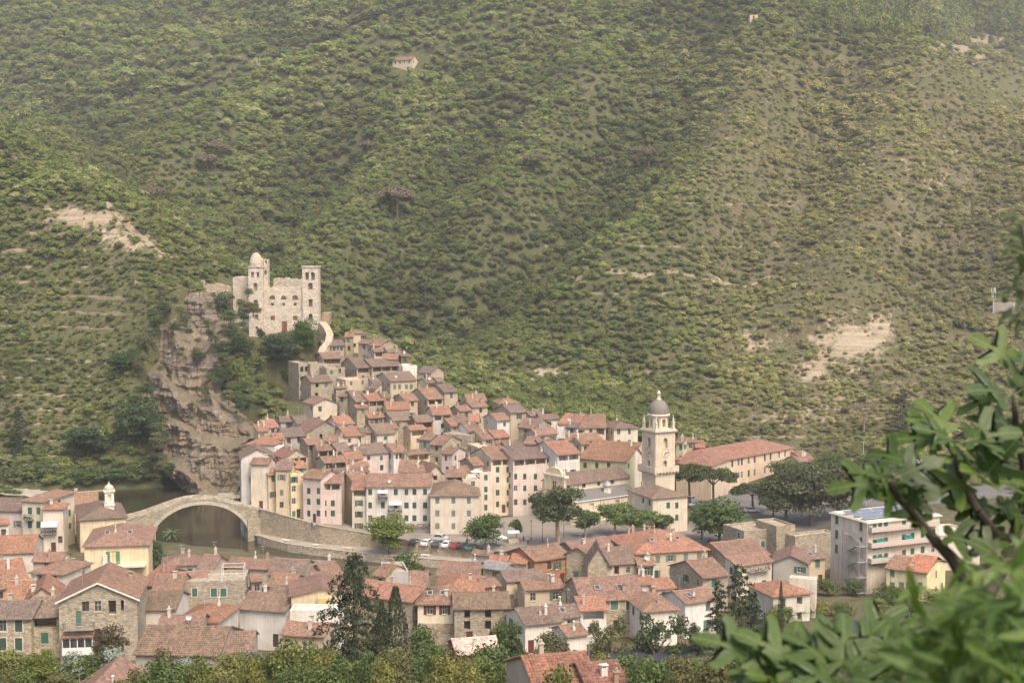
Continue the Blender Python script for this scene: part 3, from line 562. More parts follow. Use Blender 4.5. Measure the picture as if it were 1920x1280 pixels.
    base = mixc(t, ramp(t, k.outputs[0], [(0.35, G3(0)), (0.6, G3(1))]), base, rockc)
    L(t, base, b.inputs['Base Color']); bump(t, b, n2, 1.2, 0.8); me.materials.append(m)
    tag(link('ground', me), kind='structure')
build_terrain()
def hit(u, v, y0=60.0, y1=2000.0):
    """where the line of sight through a photo pixel meets the ground"""
    a, b_, c = ray(u, v); Y = np.concatenate([np.arange(y0, 700, 1.0), np.arange(700, y1, 3.0)]); k = Y / b_
    g = ztv(a * k, Y) - (CAMZ + c * k); i = np.argmax(g > 0)
    if g[i] <= 0: return at(u, v, 600.0)
    return Vector((a * k[i], Y[i], CAMZ + c * k[i]))
# ------------------------------------------------------------- shared small parts
def window_mesh(arch=False):
    b = MB(); w = 0.5; f = 0.07
    b.box(-w, -w + f, 0.0, 0.06, 0, 1, 0); b.box(w - f, w, 0.0, 0.06, 0, 1, 0); b.box(-w + f, w - f, 0.0, 0.06, 1 - f * 0.8, 1, 0); b.box(-w + f, w - f, 0.0, 0.06, 0, f * 0.8, 0)
    b.box(-0.03, 0.03, 0.005, 0.055, f * 0.8, 1 - f * 0.8, 0); b.box(-w + f, w - f, 0.01, 0.05, 0.6, 0.63, 0)
    b.box(-w + f * 0.5, w - f * 0.5, 0.03, 0.05, 0.02, 0.98, 1)
    return b.mesh('window', [M['paint'], M['glass']])
def shutter_mesh():
    b = MB()                                    # one leaf, unit width 0..1, slatted
    b.box(0, 0.12, -0.02, 0.02, 0, 1); b.box(0.88, 1, -0.02, 0.02, 0, 1); b.box(0.12, 0.88, -0.02, 0.02, 0, 0.05); b.box(0.12, 0.88, -0.02, 0.02, 0.95, 1); b.box(0.12, 0.88, -0.02, 0.02, 0.48, 0.52)
    for i in range(9):
        z = 0.06 + i * 0.0975
        b.quad([(0.12, -0.014, z), (0.88, -0.014, z), (0.88, 0.012, z + 0.075), (0.12, 0.012, z + 0.075)])
    b.quad([(0.12, 0.014, 0.05), (0.88, 0.014, 0.05), (0.88, 0.014, 0.95), (0.12, 0.014, 0.95)])
    return b.mesh('shutter', [M['paint']])
def door_mesh():
    b = MB(); b.box(-0.5, 0.5, 0.0, 0.05, 0, 1)
    for x in (-0.4, 0.04):
        b.box(x, x + 0.36, -0.02, 0.0, 0.08, 0.45, 0, True, True); b.box(x, x + 0.36, -0.02, 0.0, 0.52, 0.94)
    return b.mesh('door', [M['wood']])
def surround_mesh():
    b = MB(); b.box(-0.62, -0.5, -0.03, 0.02, -0.06, 1.06); b.box(0.5, 0.62, -0.03, 0.02, -0.06, 1.06); b.box(-0.5, 0.5, -0.03, 0.02, 1.0, 1.06); b.box(-0.5, 0.5, -0.06, 0.02, -0.06, 0.0)
    return b.mesh('surround', [M['plaster']])
def sill_mesh():
    b = MB(); b.box(-0.56, 0.56, -0.09, 0.05, -0.06, 0.0); return b.mesh('sill', [M['concrete']])
def chimney_mesh(k):
    b = MB()
    if k == 0:
        b.box(-0.3, 0.3, -0.25, 0.25, -0.8, 0.8); b.box(-0.24, -0.14, -0.2, 0.2, 0.8, 1.0); b.box(0.14, 0.24, -0.2, 0.2, 0.8, 1.0); b.box(-0.4, 0.4, -0.34, 0.34, 1.0, 1.08, 1)
    elif k == 1:
        b.box(-0.22, 0.22, -0.22, 0.22, -0.8, 1.1); b.box(-0.3, 0.3, -0.3, 0.3, 1.1, 1.2); b.lathe([(0.14, 1.2), (0.12, 1.55), (0.0, 1.6)], 8, 1)
    else:
        b.box(-0.2, 0.2, -0.2, 0.2, -0.8, 0.5); b.lathe([(0.1, 0.5), (0.1, 1.3), (0.2, 1.32), (0.0, 1.5)], 8, 2)
    return b.mesh('chimney', [M['plaster'], M['tiles'], M['metal']])
def antenna_mesh():
    b = MB(); b.tube((0, 0, -0.4), (0, 0, 2.6), 0.025, 0.02, 5)
    b.tube((-0.7, 0, 2.45), (0.5, 0, 2.5), 0.015, 0.015, 4)
    for i in range(7): x = -0.65 + i * 0.18; b.tube((x, -0.3 - 0.02 * i, 2.46), (x, 0.3 + 0.02 * i, 2.46), 0.01, 0.01, 4)
    b.tube((-0.3, 0, 1.9), (0.4, 0, 1.9), 0.012, 0.012, 4)
    for i in range(4): x = -0.25 + i * 0.2; b.tube((x, -0.22, 1.9), (x, 0.22, 1.9), 0.01, 0.01, 4)
    return b.mesh('antenna', [M['metal']])
def dish_mesh():
    b = MB(); n = 14
    for r0, r1 in ((0.001, 0.25), (0.25, 0.45)):
        for i in range(n):
            t0, t1 = 2 * math.pi * i / n, 2 * math.pi * (i + 1) / n; P = lambda r, t: (r * math.cos(t), -0.15 + r * r * -0.5, 0.75 + r * math.sin(t))
            b.quad([P(r0, t0), P(r0, t1), P(r1, t1), P(r1, t0)])
    b.tube((0, -0.1, 0.7), (0, 0.1, -0.3), 0.03, 0.03, 5); b.tube((0, -0.15, 0.4), (0, -0.65, 0.7), 0.015, 0.02, 4)
    return b.mesh('satellite_dish', [M['metal']])
def skylight_mesh():
    b = MB(); b.box(-0.45, 0.45, -0.6, 0.6, -0.05, 0.08); b.box(-0.36, 0.36, -0.5, 0.5, 0.08, 0.09, 1); return b.mesh('skylight', [M['metal'], M['glass']])
def balcony_mesh():
    b = MB(); b.box(-0.5, 0.5, -0.95, 0.12, -0.16, 0.0, 0)
    b.box(-0.5, 0.5, -0.95, -0.91, 0.95, 1.0, 1); b.box(-0.5, -0.48, -0.91, 0, 0.95, 1.0, 1); b.box(0.48, 0.5, -0.91, 0, 0.95, 1.0, 1)
    for i in range(15): x = -0.49 + i * 0.07; b.box(x - 0.006, x + 0.006, -0.94, -0.92, 0.0, 0.95, 1)
    for i in range(5):
        y = -0.8 + i * 0.18
        for x in (-0.495, 0.485): b.box(x, x + 0.008, y, y + 0.02, 0.0, 0.95, 1)
    return b.mesh('balcony', [M['concrete'], M['metal']])
PM = dict(window=window_mesh(), shutter=shutter_mesh(), door=door_mesh(), surround=surround_mesh(), sill=sill_mesh(), chim=[chimney_mesh(i) for i in range(3)], ant=antenna_mesh(), dish=dish_mesh(), sky=skylight_mesh(), balc=balcony_mesh())

def holes_wall(b, W, Hh, rects, place, mi=0, H0=0.0):
    """wall sheet 0..W x H0..Hh with real openings; rects = (x0,x1,z0,z1,depth,closed); place(x,y,z) -> point"""
    rects = [r for r in rects if r[1] > r[0] and r[3] > r[2]]
    X = sorted({0.0, W, *[r[0] for r in rects], *[r[1] for r in rects]}); Z = sorted({H0, Hh, *[r[2] for r in rects], *[r[3] for r in rects]})
    for i in range(len(X) - 1):
        run = None
        for j in range(len(Z) - 1):
            cx, cz = (X[i] + X[i + 1]) / 2, (Z[j] + Z[j + 1]) / 2
            if any(r[0] < cx < r[1] and r[2] < cz < r[3] for r in rects):
                if run is not None: b.quad([place(X[i], 0, run), place(X[i + 1], 0, run), place(X[i + 1], 0, Z[j]), place(X[i], 0, Z[j])], mi); run = None
            elif run is None: run = Z[j]
        if run is not None: b.quad([place(X[i], 0, run), place(X[i + 1], 0, run), place(X[i + 1], 0, Z[-1]), place(X[i], 0, Z[-1])], mi)
    for x0, x1, z0, z1, dp, closed in rects:
        b.quad([place(x0, 0, z0), place(x0, dp, z0), place(x0, dp, z1), place(x0, 0, z1)], mi); b.quad([place(x1, dp, z0), place(x1, 0, z0), place(x1, 0, z1), place(x1, dp, z1)], mi)
        b.quad([place(x0, 0, z0), place(x1, 0, z0), place(x1, dp, z0), place(x0, dp, z0)], mi); b.quad([place(x0, dp, z1), place(x1, dp, z1), place(x1, 0, z1), place(x0, 0, z1)], mi)
        if closed: b.quad([place(x0, dp, z0), place(x1, dp, z0), place(x1, dp, z1), place(x0, dp, z1)], mi)

def put_window(root, x, z, ww, wh, kind, rz, ox, oy, rg, shc, trim, near):
    """window part of a house; (x,z) bottom centre on the facade whose frame is rotated rz about (ox,oy)"""
    c_, s_ = math.cos(rz), math.sin(rz)
    def P(lx, ly): return (ox + c_ * lx - s_ * ly, oy + s_ * lx + c_ * ly)
    if kind == 'd':
        px, py = P(x, 0.14); return link('door', PM['door'], root, (px, py, z), (0, 0, rz), (ww, 1, wh), rg.choice([(0.12, 0.05, 0.03), (0.08, 0.06, 0.04), (0.05, 0.10, 0.07), (0.16, 0.05, 0.04)]))
    px, py = P(x, 0.13); wo = link('window', PM['window'], root, (px, py, z), (0, 0, rz), (ww, 1, wh), (0.62, 0.58, 0.5) if rg.random() < .6 else (0.2, 0.12, 0.07))
    def sub(nm, me, lx, ly, sx, col, rzz=0.0):
        o = link(nm, me, wo, (lx / ww, ly, 0), (0, 0, rzz), (sx / ww if abs(rzz) < .01 else 1, 1, 1), col); return o
    if kind == 's':
        sub('shutter', PM['shutter'], -ww / 2, -0.09, ww / 2 - 0.01, shc); sub('shutter', PM['shutter'], 0.01, -0.09, ww / 2 - 0.01, shc)
    elif kind == 'o':
        sub('shutter', PM['shutter'], -ww, -0.17, ww / 2, shc); sub('shutter', PM['shutter'], ww / 2, -0.17, ww / 2, shc)
    if trim: o = link('surround', PM['surround'], wo, (0, -0.13, 0), color=(0.72, 0.69, 0.62))
    elif near: link('sill', PM['sill'], wo, (0, -0.13, 0), color=(0.5, 0.47, 0.42))
    return wo

def roof_slab(b, rows, t=0.16):
    """rows: list of point rows (eave -> ridge -> eave), each row the same count along x; makes a closed slab"""
    n = len(rows[0]); dist = [0.0]
    for a, c in zip(rows, rows[1:]): dist.append(dist[-1] + (Vector(c[n // 2]) - Vector(a[n // 2])).length)
    for r in range(len(rows) - 1):
        for i in range(n - 1):
            p = [rows[r][i], rows[r][i + 1], rows[r + 1][i + 1], rows[r + 1][i]]
            b.quad(p, 0, [(q[0], dist[r + (1 if k > 1 else 0)]) for k, q in enumerate(p)])
            b.quad([(q[0], q[1], q[2] - t) for q in reversed(p)], 1)
    lo = lambda q: (q[0], q[1], q[2] - t)
    for i in range(n - 1):
        for row, fl in ((rows[0], 0), (rows[-1], 1)):
            p = [lo(row[i]), lo(row[i + 1]), row[i + 1], row[i]]; b.quad(p[::-1] if fl else p, 1)
    for r in range(len(rows) - 1):
        p = [lo(rows[r][0]), rows[r][0], rows[r + 1][0], lo(rows[r + 1][0])]; b.quad(p, 1)
        p = [lo(rows[r][-1]), lo(rows[r + 1][-1]), rows[r + 1][-1], rows[r][-1]]; b.quad(p, 1)

CNAME = dict(st='stone', be='beige', cr='cream', ye='yellow', pk='pink', wh='white', gr='grey rendered', gn='pale green', br='brick red', pe='peach', ly='pale yellow', rd='red', wd='wooden')
RNAME = dict(o='brown', m='terracotta', n='orange', g='dark brown', w='patchy white', s='grey', r='red')
def build_house(h):
    rg = random.Random(h['i'] * 31 + 5); k = h['k']; W, D, ze, typ = h['W'], h['D'], h['ze'], h['typ']
    A = h['A']; fp = foot(h, 0.3); zb = min(zt(x, y) for x, y in fp) - 0.7
    if h['zone'] in 'v': zb = min(zb, ze - 6.0)
    if 'base' in k: zb = min(zb, k['base'] - 0.4)
    zb = max(zb, ze - 24)
    if h['zone'] == 'h':
        g_ = hit(h['u'], h['v'] + (16 if h['v'] > 400 else 8)); k_ = g_.y / A.y; A = Vector((A.x * k_, g_.y, g_.z + 2.9)); h['A'] = A; h['W'] = W = W * k_; ze = h['ze'] = A.z; zb = min(zt(x, y) for x, y in foot(h, .3)) - .6
    He = ze - zb; near = h['zone'] == 'f'
    root = empty('house', (A.x, A.y, zb), h['yaw'])
    stone = h['wall'] in ('st',); wcol = WALL.get(h['wall'], (0.2, 0.13, 0.08)); j = 1 + rg.uniform(-.10, .10); jj = rg.uniform(-.05, .05)
    wcol = (wcol[0] * (j + jj * .4), wcol[1] * j, wcol[2] * (j - jj))
    wm = M['stone'] if stone or h['wall'] == 'br' else M['wood'] if h['wall'] == 'wd' else M['plaster']
    shc = (0.13, 0.03, 0.025) if k.get('sh') == 2 else rg.choice(SHUT)
    # ---------- openings of the front wall
    rects = []; wins = []
    vis = He - 1.0 if h['zone'] != 'v' else min(He - 1, 7.5)
    ww0, wh0 = k.get('ws', (0.95, 1.45))
    def add(x, zc, ww, wh, kd, face):
        z0 = zc - wh / 2
        x0, x1 = x - ww / 2, x + ww / 2
        if z0 < 0.2 or zc + wh / 2 > He - 0.12 or x0 < 0.18 or x1 > (W if face == 0 else D) - 0.18: return
        for r in face_r[face]:
            if x0 - 0.15 < r[1] and x1 + 0.15 > r[0] and z0 - 0.15 < r[3] and z0 + wh + 0.15 > r[2]: return
        face_r[face].append((x0, x1, z0, z0 + wh, min(2.2, D * .45) if kd in 'hl' else 0.2, kd in 'hl')); wins.append((face, x, z0, ww, wh, kd))
    face_r = {0: [], 1: [], 2: []}
    lgz = 0
    if k.get('lg') and W > 1.6:
        n = k['lg']; sp = (W - 0.5) / n
        for i in range(n): add(0.25 + sp * (i + .5), He - 0.25 - 0.72, sp - 0.32, 1.4, 'l', 0)
        lgz = 1.9
    def loc(u, v):                                   # pixel -> x,z on the front plane
        a, b_, c2 = ray(u, v); n = Vector((math.sin(h['yaw']), -math.cos(h['yaw']), 0)); dd = Vector((a, b_, c2)); kk = n.dot(Vector((A.x, A.y, 0))) / n.dot(dd)
        p = Vector((0, 0, CAMZ)) + dd * kk; q = p - A; return q.x * math.cos(h['yaw']) + q.y * math.sin(h['yaw']), p.z - zb
    if k.get('explicit') or k.get('nowin'): pass
    elif 'cols' in k:
        rows = k.get('rows')
        for ci, u in enumerate(k['cols']):
            for ri, v in enumerate(rows if rows else [h['v'] + 11, h['v'] + 30]):
                if k.get('rel'): v = h['v'] + (k['_v1'] - h['v']) * (u - k['_u0']) / (k['_u1'] - k['_u0']) + v
                x, z = loc(u, v); kd = k.get('wk') or rg.choice('ssop')
                if kd == 's' and rg.random() < .12: kd = 'p'
                add(x, z, ww0 * (1 if k.get('ws') else rg.uniform(.9, 1.1)), wh0, kd, 0)
    elif k.get('w5'):
        n = max(3, int(W / 1.25)); sp = (W - 0.8) / n
        for i in range(n): add(0.4 + sp * (i + .5), He - 1.15, sp * .7, 1.2, 'p', 0)
    else:
        nf = k.get('nf', 2); ncol = max(1, int(W / 2.7)); sp = W / ncol
        for f_ in range(nf):
            for c in range(ncol):
                if rg.random() < .18: continue
                kd = k.get('wk') or rg.choice('sssooppph' if not stone else 'spphhhss'); big = rg.uniform(.85, 1.15)
                add(sp * (c + .5) + rg.uniform(-.35, .35), He - lgz - 1.25 - 2.9 * f_ + rg.uniform(-.2, .2), ww0 * big, wh0 * rg.uniform(.75, 1.15), kd, 0)
    if h['zone'] in 'rf' and not k.get('nowin') and not k.get('explicit') and W > 3:
        for _ in range(2): add(rg.uniform(.9, W - .9), 1.65 + (zt(A.x, A.y) - zb if 'base' not in k else k['base'] - zb), 1.0, 2.1, 'd', 0)
    for face in (1, 2):                                # side walls
        if k.get('nowin') or k.get('explicit'): break
        nc = max(1, int(D / 3.2)); sp = D / nc
        for f_ in range(k.get('nf', 2) if h['zone'] == 'v' else 3):
            for c in range(nc):
                if rg.random() < .4: continue
                add(sp * (c + .5), He - 1.3 - 2.9 * f_, ww0, wh0 * .9, k.get('wk') or rg.choice('sophp'), face)
    if k.get('explicit'):
        for u, v, ww, wh, kd in ((160,1117,1.05,1.5,'p'),(183,1116,1.05,1.6,'p'),(210,1113,1.1,2.1,'h'),(229,1117,.45,1.7,'h'),(147,1159,.75,2.3,'s'),(183,1154,.85,1.5,'s'),(183,1190,.9,1.9,'p')):
            x, z = loc(u, v); add(x, min(z, He - 0.13 - wh / 2), ww, wh, kd, 0)
    # ---------- walls
    b = MB(); s = h['s']; typb = typ
    faces = {0: ((0, 0), 0.0, W), 1: ((0, D), -math.pi / 2, D), 2: ((W, 0), math.pi / 2, D)}
    def placer(o, rz):
        c_, s_ = math.cos(rz), math.sin(rz); return lambda x, y, z: (o[0] + c_ * x - s_ * y, o[1] + s_ * x + c_ * y, z)
    for fc, (o, rz, ln) in faces.items(): holes_wall(b, ln, He, face_r[fc], placer(o, rz))
    hb = He + (h['rise'] if typ == 'S' else 0)
    b.quad([(W, D, 0), (0, D, 0), (0, D, hb), (W, D, hb)])
    up = lambda z: z
    rise = h['rise']
    if typ == 'F':
        for x, fl in ((0, 0), (W, 1)): p = [(x, 0, He), (x, D / 2, He + rise), (x, D, He)]; b.quad(p if fl == 0 else p[::-1])
    elif typ == 'S':
        for x in (0, W): b.quad([(x, 0, He), (x, D, He + rise), (x, D, He)])
    elif typ == 'G':
        for y in (0, D): b.quad([(0, y, He), (W, y, He), (W / 2, y, He + rise)])
    elif typ == 'T':
        b.quad([(0, 0, He - .45), (W, 0, He - .45), (W, D, He - .45), (0, D, He - .45)])
        for x0, x1, y0, y1 in ((0.25, W - .25, 0.25, 0.25), (0.25, W - .25, D - .25, D - .25)): b.quad([(x1, y0, He - .45), (x0, y0, He - .45), (x0, y0, He), (x1, y0, He)])
        for x in (0.25, W - .25): b.quad([(x, .25, He - .45), (x, D - .25, He - .45), (x, D - .25, He), (x, .25, He)])
        for q in ([(0, 0), (W, 0), (W - .25, .25), (.25, .25)], [(0, D), (W, D), (W - .25, D - .25), (.25, D - .25)], [(0, 0), (0, D), (.25, D - .25), (.25, .25)], [(W, 0), (W, D), (W - .25, D - .25), (W - .25, .25)]):
            b.quad([(p[0], p[1], He) for p in q])
    wall = b.build('wall', wm, root, color=wcol)
    if k.get('label', '').startswith('cream over stone') or 'over stone' in k.get('label', ''):
        lo = MB(); lo.box(-0.06, W + 0.06, -0.06, 0.3, 0, He - 3.2); lo.build('stone_base', M['stone'], root, color=WALL['st'])
    # ---------- windows
    for fc, x, z0, ww, wh, kd in wins:
        if kd in 'hl': continue
        o, rz, ln = faces[fc]; put_window(root, x, z0, ww, wh, kd, rz, o[0], o[1], rg, shc, k.get('trim'), near)
    if k.get('lg') and rg.random() < .6:
        for wv in wins:
            if wv[5] == 'l': bb = MB(); bb.box(wv[1] - wv[3] / 2 + .02, wv[1] + wv[3] / 2 - .02, 0.05, 0.09, wv[2] + .8, wv[2] + .86); [bb.box(wv[1] - wv[3] / 2 + .1 + i * .18, wv[1] - wv[3] / 2 + .12 + i * .18, 0.06, 0.08, wv[2], wv[2] + .8) for i in range(int(wv[3] / .18))]; bb.build('railing', M['metal'], root, color=(.06, .06, .055))
    # ---------- roof
    if typ != 'T':
        rcol = ROOF[h['roof']]; q = rg.uniform(-.13, .13); rcol = (rcol[0] * (1 + q), rcol[1] * (1 + q * .8), rcol[2] * (1 + q * .6 + rg.uniform(-.08, .08)))
        tm = M['bigtiles'] if k.get('big') else M['tiles']
        b = MB(); n = max(3, int(W / 1.6)); oh = 0.45; os_ = 0.28; t = 0.16
        sag = [rg.uniform(-.07, .07) for _ in range(n + 1)]
        pts_ridge = None
        if typ in 'FS':
            X = [-os_ + (W + 2 * os_) * i / n for i in range(n + 1)]
            dip = lambda i: -0.16 * math.sin(math.pi * i / n) * (1 if W > 5 else .4) + sag[i]
            if typ == 'F': prof = [(-oh, -s * oh), (D * .25, s * D * .25 - .03), (D / 2, rise), (D * .75, s * D * .25 - .03), (D + oh, -s * oh)]
            else: prof = [(-oh, -s * oh), (D * .5, s * D * .5 - .03), (D + .2, rise + s * .2)]
            rows = [[(x, y, He + z + t + dip(i) * (0.4 + .6 * (z > 0))) for i, x in enumerate(X)] for y, z in prof]
            if k.get('big') and h['v'] > 1210:                       # near roofs: real corrugation of the barrel tiles
                nb = int((W + 2 * os_) / 0.15); X = [-os_ + (W + 2 * os_) * i / nb for i in range(nb + 1)]
                ns = int((D / 2 + oh) / 0.42); rows = []
                for half in (0, 1):
                    for r_ in range(ns):
                        for e in (0.0, 0.999):
                            f_ = (r_ + e) / ns; f_ = f_ if half == 0 else 1 - f_; y = -oh + f_ * (D / 2 + oh); z = -s * oh + f_ * (rise + s * oh) + (0.045 if (e == 0.0) == (half == 0) else 0.0)
                            if half: y = D - y
                            rows.append([(x, y, He + z + t + (0.07 if i % 2 else 0.0)) for i, x in enumerate(X)])
                rows.sort(key=lambda r_: r_[0][1])
            roof_slab(b, rows, t)
        elif typ == 'G':
            sl = rise / (W / 2); nn = max(3, int(D / 1.6)); prof = [(-.45, -sl * .45), (W * .25, sl * W * .25), (W / 2, rise), (W * .75, sl * W * .25), (W + .45, -sl * .45)]
            ysg = [-.4 + (D + .8) * i / nn for i in range(nn + 1)]
            rows = [[(y, x, He + z + t + rg.uniform(-.03, .03)) for y in ysg] for x, z in prof]
            b2 = MB(); roof_slab(b2, rows, t); b.v = [(v_[1], v_[0], v_[2]) for v_ in b2.v]; b.f = [f_[::-1] for f_ in b2.f]; b.m = b2.m; b.uv = []
            kk = 0
            for f_ in b2.f: b.uv += b2.uv[kk:kk + len(f_)][::-1]; kk += len(f_)
        else:
            dh = D / 2; hx = min(W / 2, dh); r0, r1 = (hx, D / 2, He + rise * hx / dh + t), (W - hx, D / 2, He + rise * hx / dh + t)
            if W < D: r0, r1 = (W / 2, D / 2 - (D - W) / 2 * .9, He + s * W / 2 + t), (W / 2, D / 2 + (D - W) / 2 * .9, He + s * W / 2 + t)
            ez = He - s * oh + t; e = [(-oh, -oh, ez), (W + oh, -oh, ez), (W + oh, D + oh, ez), (-oh, D + oh, ez)]
            sl = math.sqrt(1 + s * s)
            if W >= D: F_ = [(e[0], e[1], r1, r0), (e[1], e[2], r1), (e[2], e[3], r0, r1), (e[3], e[0], r0)]
            else: F_ = [(e[0], e[1], r0), (e[1], e[2], r1, r0), (e[2], e[3], r1), (e[3], e[0], r0, r1)]
            for i, f_ in enumerate(F_): b.quad(f_, 0, [((p[0] if i % 2 == 0 else p[1]), ((p[1] if i % 2 == 0 else p[0]) * sl)) for p in f_])
            for i in range(4): a_, c_ = e[i], e[(i + 1) % 4]; b.quad([(a_[0], a_[1], a_[2] - t), (c_[0], c_[1], c_[2] - t), c_, a_], 1)
            b.quad([(p[0], p[1], p[2] - t) for p in reversed(e)], 1)
        roof = b.build('roof', [tm, M['wood']], root, color=rcol)
        # ridge caps on the nearer roofs
        if near and typ in 'F':
            rb = MB(); zz = He + rise + t
            for i in range(n): rb.tube((X[0] + (X[-1] - X[0]) * i / n, D / 2, zz + dip(i) - .03), (X[0] + (X[-1] - X[0]) * (i + 1) / n, D / 2, zz + dip(i + 1) - .03), .11, .11, 6)
            rb.build('ridge_cap', M['tiles'], roof, color=tuple(min(1, c * 1.2) for c in rcol))
        if k.get('fascia'):
            fb = MB(); sl = rise / (W / 2)
            for sg in (0, 1):
                p = [(-.47, -sl * .45), (W / 2, rise)] if sg == 0 else [(W / 2, rise), (W + .47, -sl * .45)]
                fb.quad([(p[0][0], -.43, He + p[0][1] - .12), (p[1][0], -.43, He + p[1][1] - .12), (p[1][0], -.43, He + p[1][1] + .17), (p[0][0], -.43, He + p[0][1] + .17)])
                fb.quad([(p[0][0], -.43, He + p[0][1] - .12), (p[0][0], 0, He + p[0][1] - .12), (p[1][0], 0, He + p[1][1] - .12), (p[1][0], -.43, He + p[1][1] - .12)])
            fb.build('fascia', M['paint'], root, color=(.72, .70, .64))
        nch = rg.choice([0, 1, 1, 2]) if h is not BIGRED else 11
        for _ in range(nch):
            x = rg.uniform(.15, .85) * W; y = (rg.uniform(.15, .85) if typ in 'FSP' else rg.uniform(.2, .8)) * D
            if typ == 'F': z = s * min(y, D - y)
            elif typ == 'S': z = s * y
            elif typ == 'G': z = rise * (1 - abs(x - W / 2) / (W / 2))
            else: z = s * min(x, W - x, y, D - y)
            ch = link('chimney', rg.choice(PM['chim']), roof, (x, y, He + z + .1), (0, 0, rg.uniform(-.1, .1)), color=rg.choice([(.62, .58, .5), (.5, .45, .37), (.4, .3, .22), (.7, .67, .6)]))
        if rg.random() < .45:
            x = rg.uniform(.2, .8) * W; z = rise if typ in 'F' else (s * .3 * D if typ != 'G' else rise * .5); y = D / 2 if typ == 'F' else D * .3
            if typ == 'G': x = W * .25
            link('antenna', PM['ant'], roof, (x, y, He + z), (0, 0, rg.uniform(0, 3)), color=(.42, .42, .4))
        if rg.random() < .07 and typ in 'FS': link('satellite_dish', PM['dish'], roof, (rg.uniform(.2, .8) * W, .6, He + .5), (0, 0, rg.uniform(-.5, .5)), color=(.66, .66, .64))
        if (near and typ in 'FP' and rg.random() < .08) or 'skylit' in k.get('label', '') or 'skylights' in k.get('label', ''):
            for i in range(2 if k.get('label') else 1): y = D * .25; link('skylight', PM['sky'], roof, (W * (.32 + .36 * i), y, He + s * y + .17), (math.atan(s), 0, 0), color=(.5, .5, .48))
    h['root'] = root; h['He'] = He; h['zb'] = zb
    # ---------- words
    lab = k.get('label')
    if not lab:
        wn = CNAME[h['wall']]; ft = ', with an open loggia under the eaves' if k.get('lg') else ', with a row of attic windows' if k.get('w5') else ''
        rn = 'flat roof terrace' if typ == 'T' else f"{RNAME[h['roof']]} {dict(F='gabled', S='lean-to', P='hipped', G='gable fronted')[typ]} roof"
        where = dict(v=('high in the hill village below the castle' if h['v'] < 745 else 'halfway up the hill village' if h['v'] < 825 else 'low in the hill village behind the river row'), r='in the river row', f=('in the near quarter by the river' if h['v'] < 1072 else 'in the near quarter below the gardens'), h='on the lower hillside')[h['zone']]
        big = 'small ' if W < 4.2 else 'wide ' if W > 8.5 else ''
        lab = f"{big}{wn} house with {rn}{ft}, {where}"
        words = lab.replace(',', '').split()
        if len(words) > 16: lab = f"{big}{wn} house, {rn}{', loggia' if k.get('lg') else ', attic windows' if k.get('w5') else ''}, {where}"
        if len(lab.replace(',', '').split()) > 16: lab = lab.replace(' behind the river row', '')
    tag(root, lab, 'house', dict(v='houses of the hill village', r='houses of the river row', f='houses of the near quarter', h='hillside buildings')[h['zone']])
    return root
for h in HS: build_house(h)
# ------------------------------------------------------------- river, quay, street, square
def m_water():
    m, t, b = mat_new('river_water'); tc = N(t, 'ShaderNodeTexCoord'); n = noise(t, tc.outputs['Object'], 0.05, 4); n2 = noise(t, tc.outputs['Object'], 1.3, 3)
    L(t, ramp(t, n, [(0.3, (0.022, 0.024, 0.012)), (0.7, (0.055, 0.048, 0.026))]), b.inputs['Base Color']); b.inputs['Roughness'].default_value = 0.12; b.inputs['Specular IOR Level'].default_value = 0.5; bump(t, b, n2, 0.05, 0.25); return m
def m_paving(name, c0, c1, sc_=0.25):
    m, t, b = mat_new(name); tc = N(t, 'ShaderNodeTexCoord'); n = noise(t, tc.outputs['Object'], sc_, 6, 0.7); n2 = noise(t, tc.outputs['Object'], 3.0, 3)
    c = mixc(t, 0.25, ramp(t, n, [(0.3, c0), (0.7, c1)]), ramp(t, n2, [(0.3, G3(.1)), (0.7, G3(.5))]), 'OVERLAY'); L(t, c, b.inputs['Base Color']); bump(t, b, n2, 0.02, 0.4); return m
M['water'] = m_water(); M['paving'] = m_paving('square_paving', (0.20, 0.175, 0.15), (0.30, 0.265, 0.225)); M['asphalt'] = m_paving('asphalt', (0.12, 0.115, 0.105), (0.20, 0.19, 0.175))
M['gravel'] = m_paving('river_gravel', (0.28, 0.25, 0.20), (0.48, 0.44, 0.37), 0.6)
b = MB(); b.quad([(x, y, 0) for x, y in RIVER]); tag(b.build('river', M['water']), kind='structure')
b = MB(); b.quad([(x, y, 3.3) for x, y in SQUARE]); tag(b.build('square', M['paving']), kind='structure')
b = MB(); b.quad([(x, y, 3.29) for x, y in ROAD]); tag(b.build('road', M['asphalt']), kind='structure')
b = MB()
for (a0, a1), (b0, b1) in zip(zip(STREET_OUT, STREET_OUT[1:]), zip(STREET_IN, STREET_IN[1:])): b.quad([a0, a1, b1, b0])
tag(b.build('river_street', M['paving']), kind='structure')
b = MB(); ins = []
for i, p in enumerate(STREET_OUT): ins.append(Vector((p.x, p.y, 1.5)))
for i in range(len(ins) - 1):
    b.quad([QUAY_OUT[i], QUAY_OUT[i + 1], ins[i + 1], ins[i]])
tag(b.build('quay_walk', m_paving('quay_stone', (0.30, 0.26, 0.21), (0.42, 0.37, 0.30))), kind='structure')
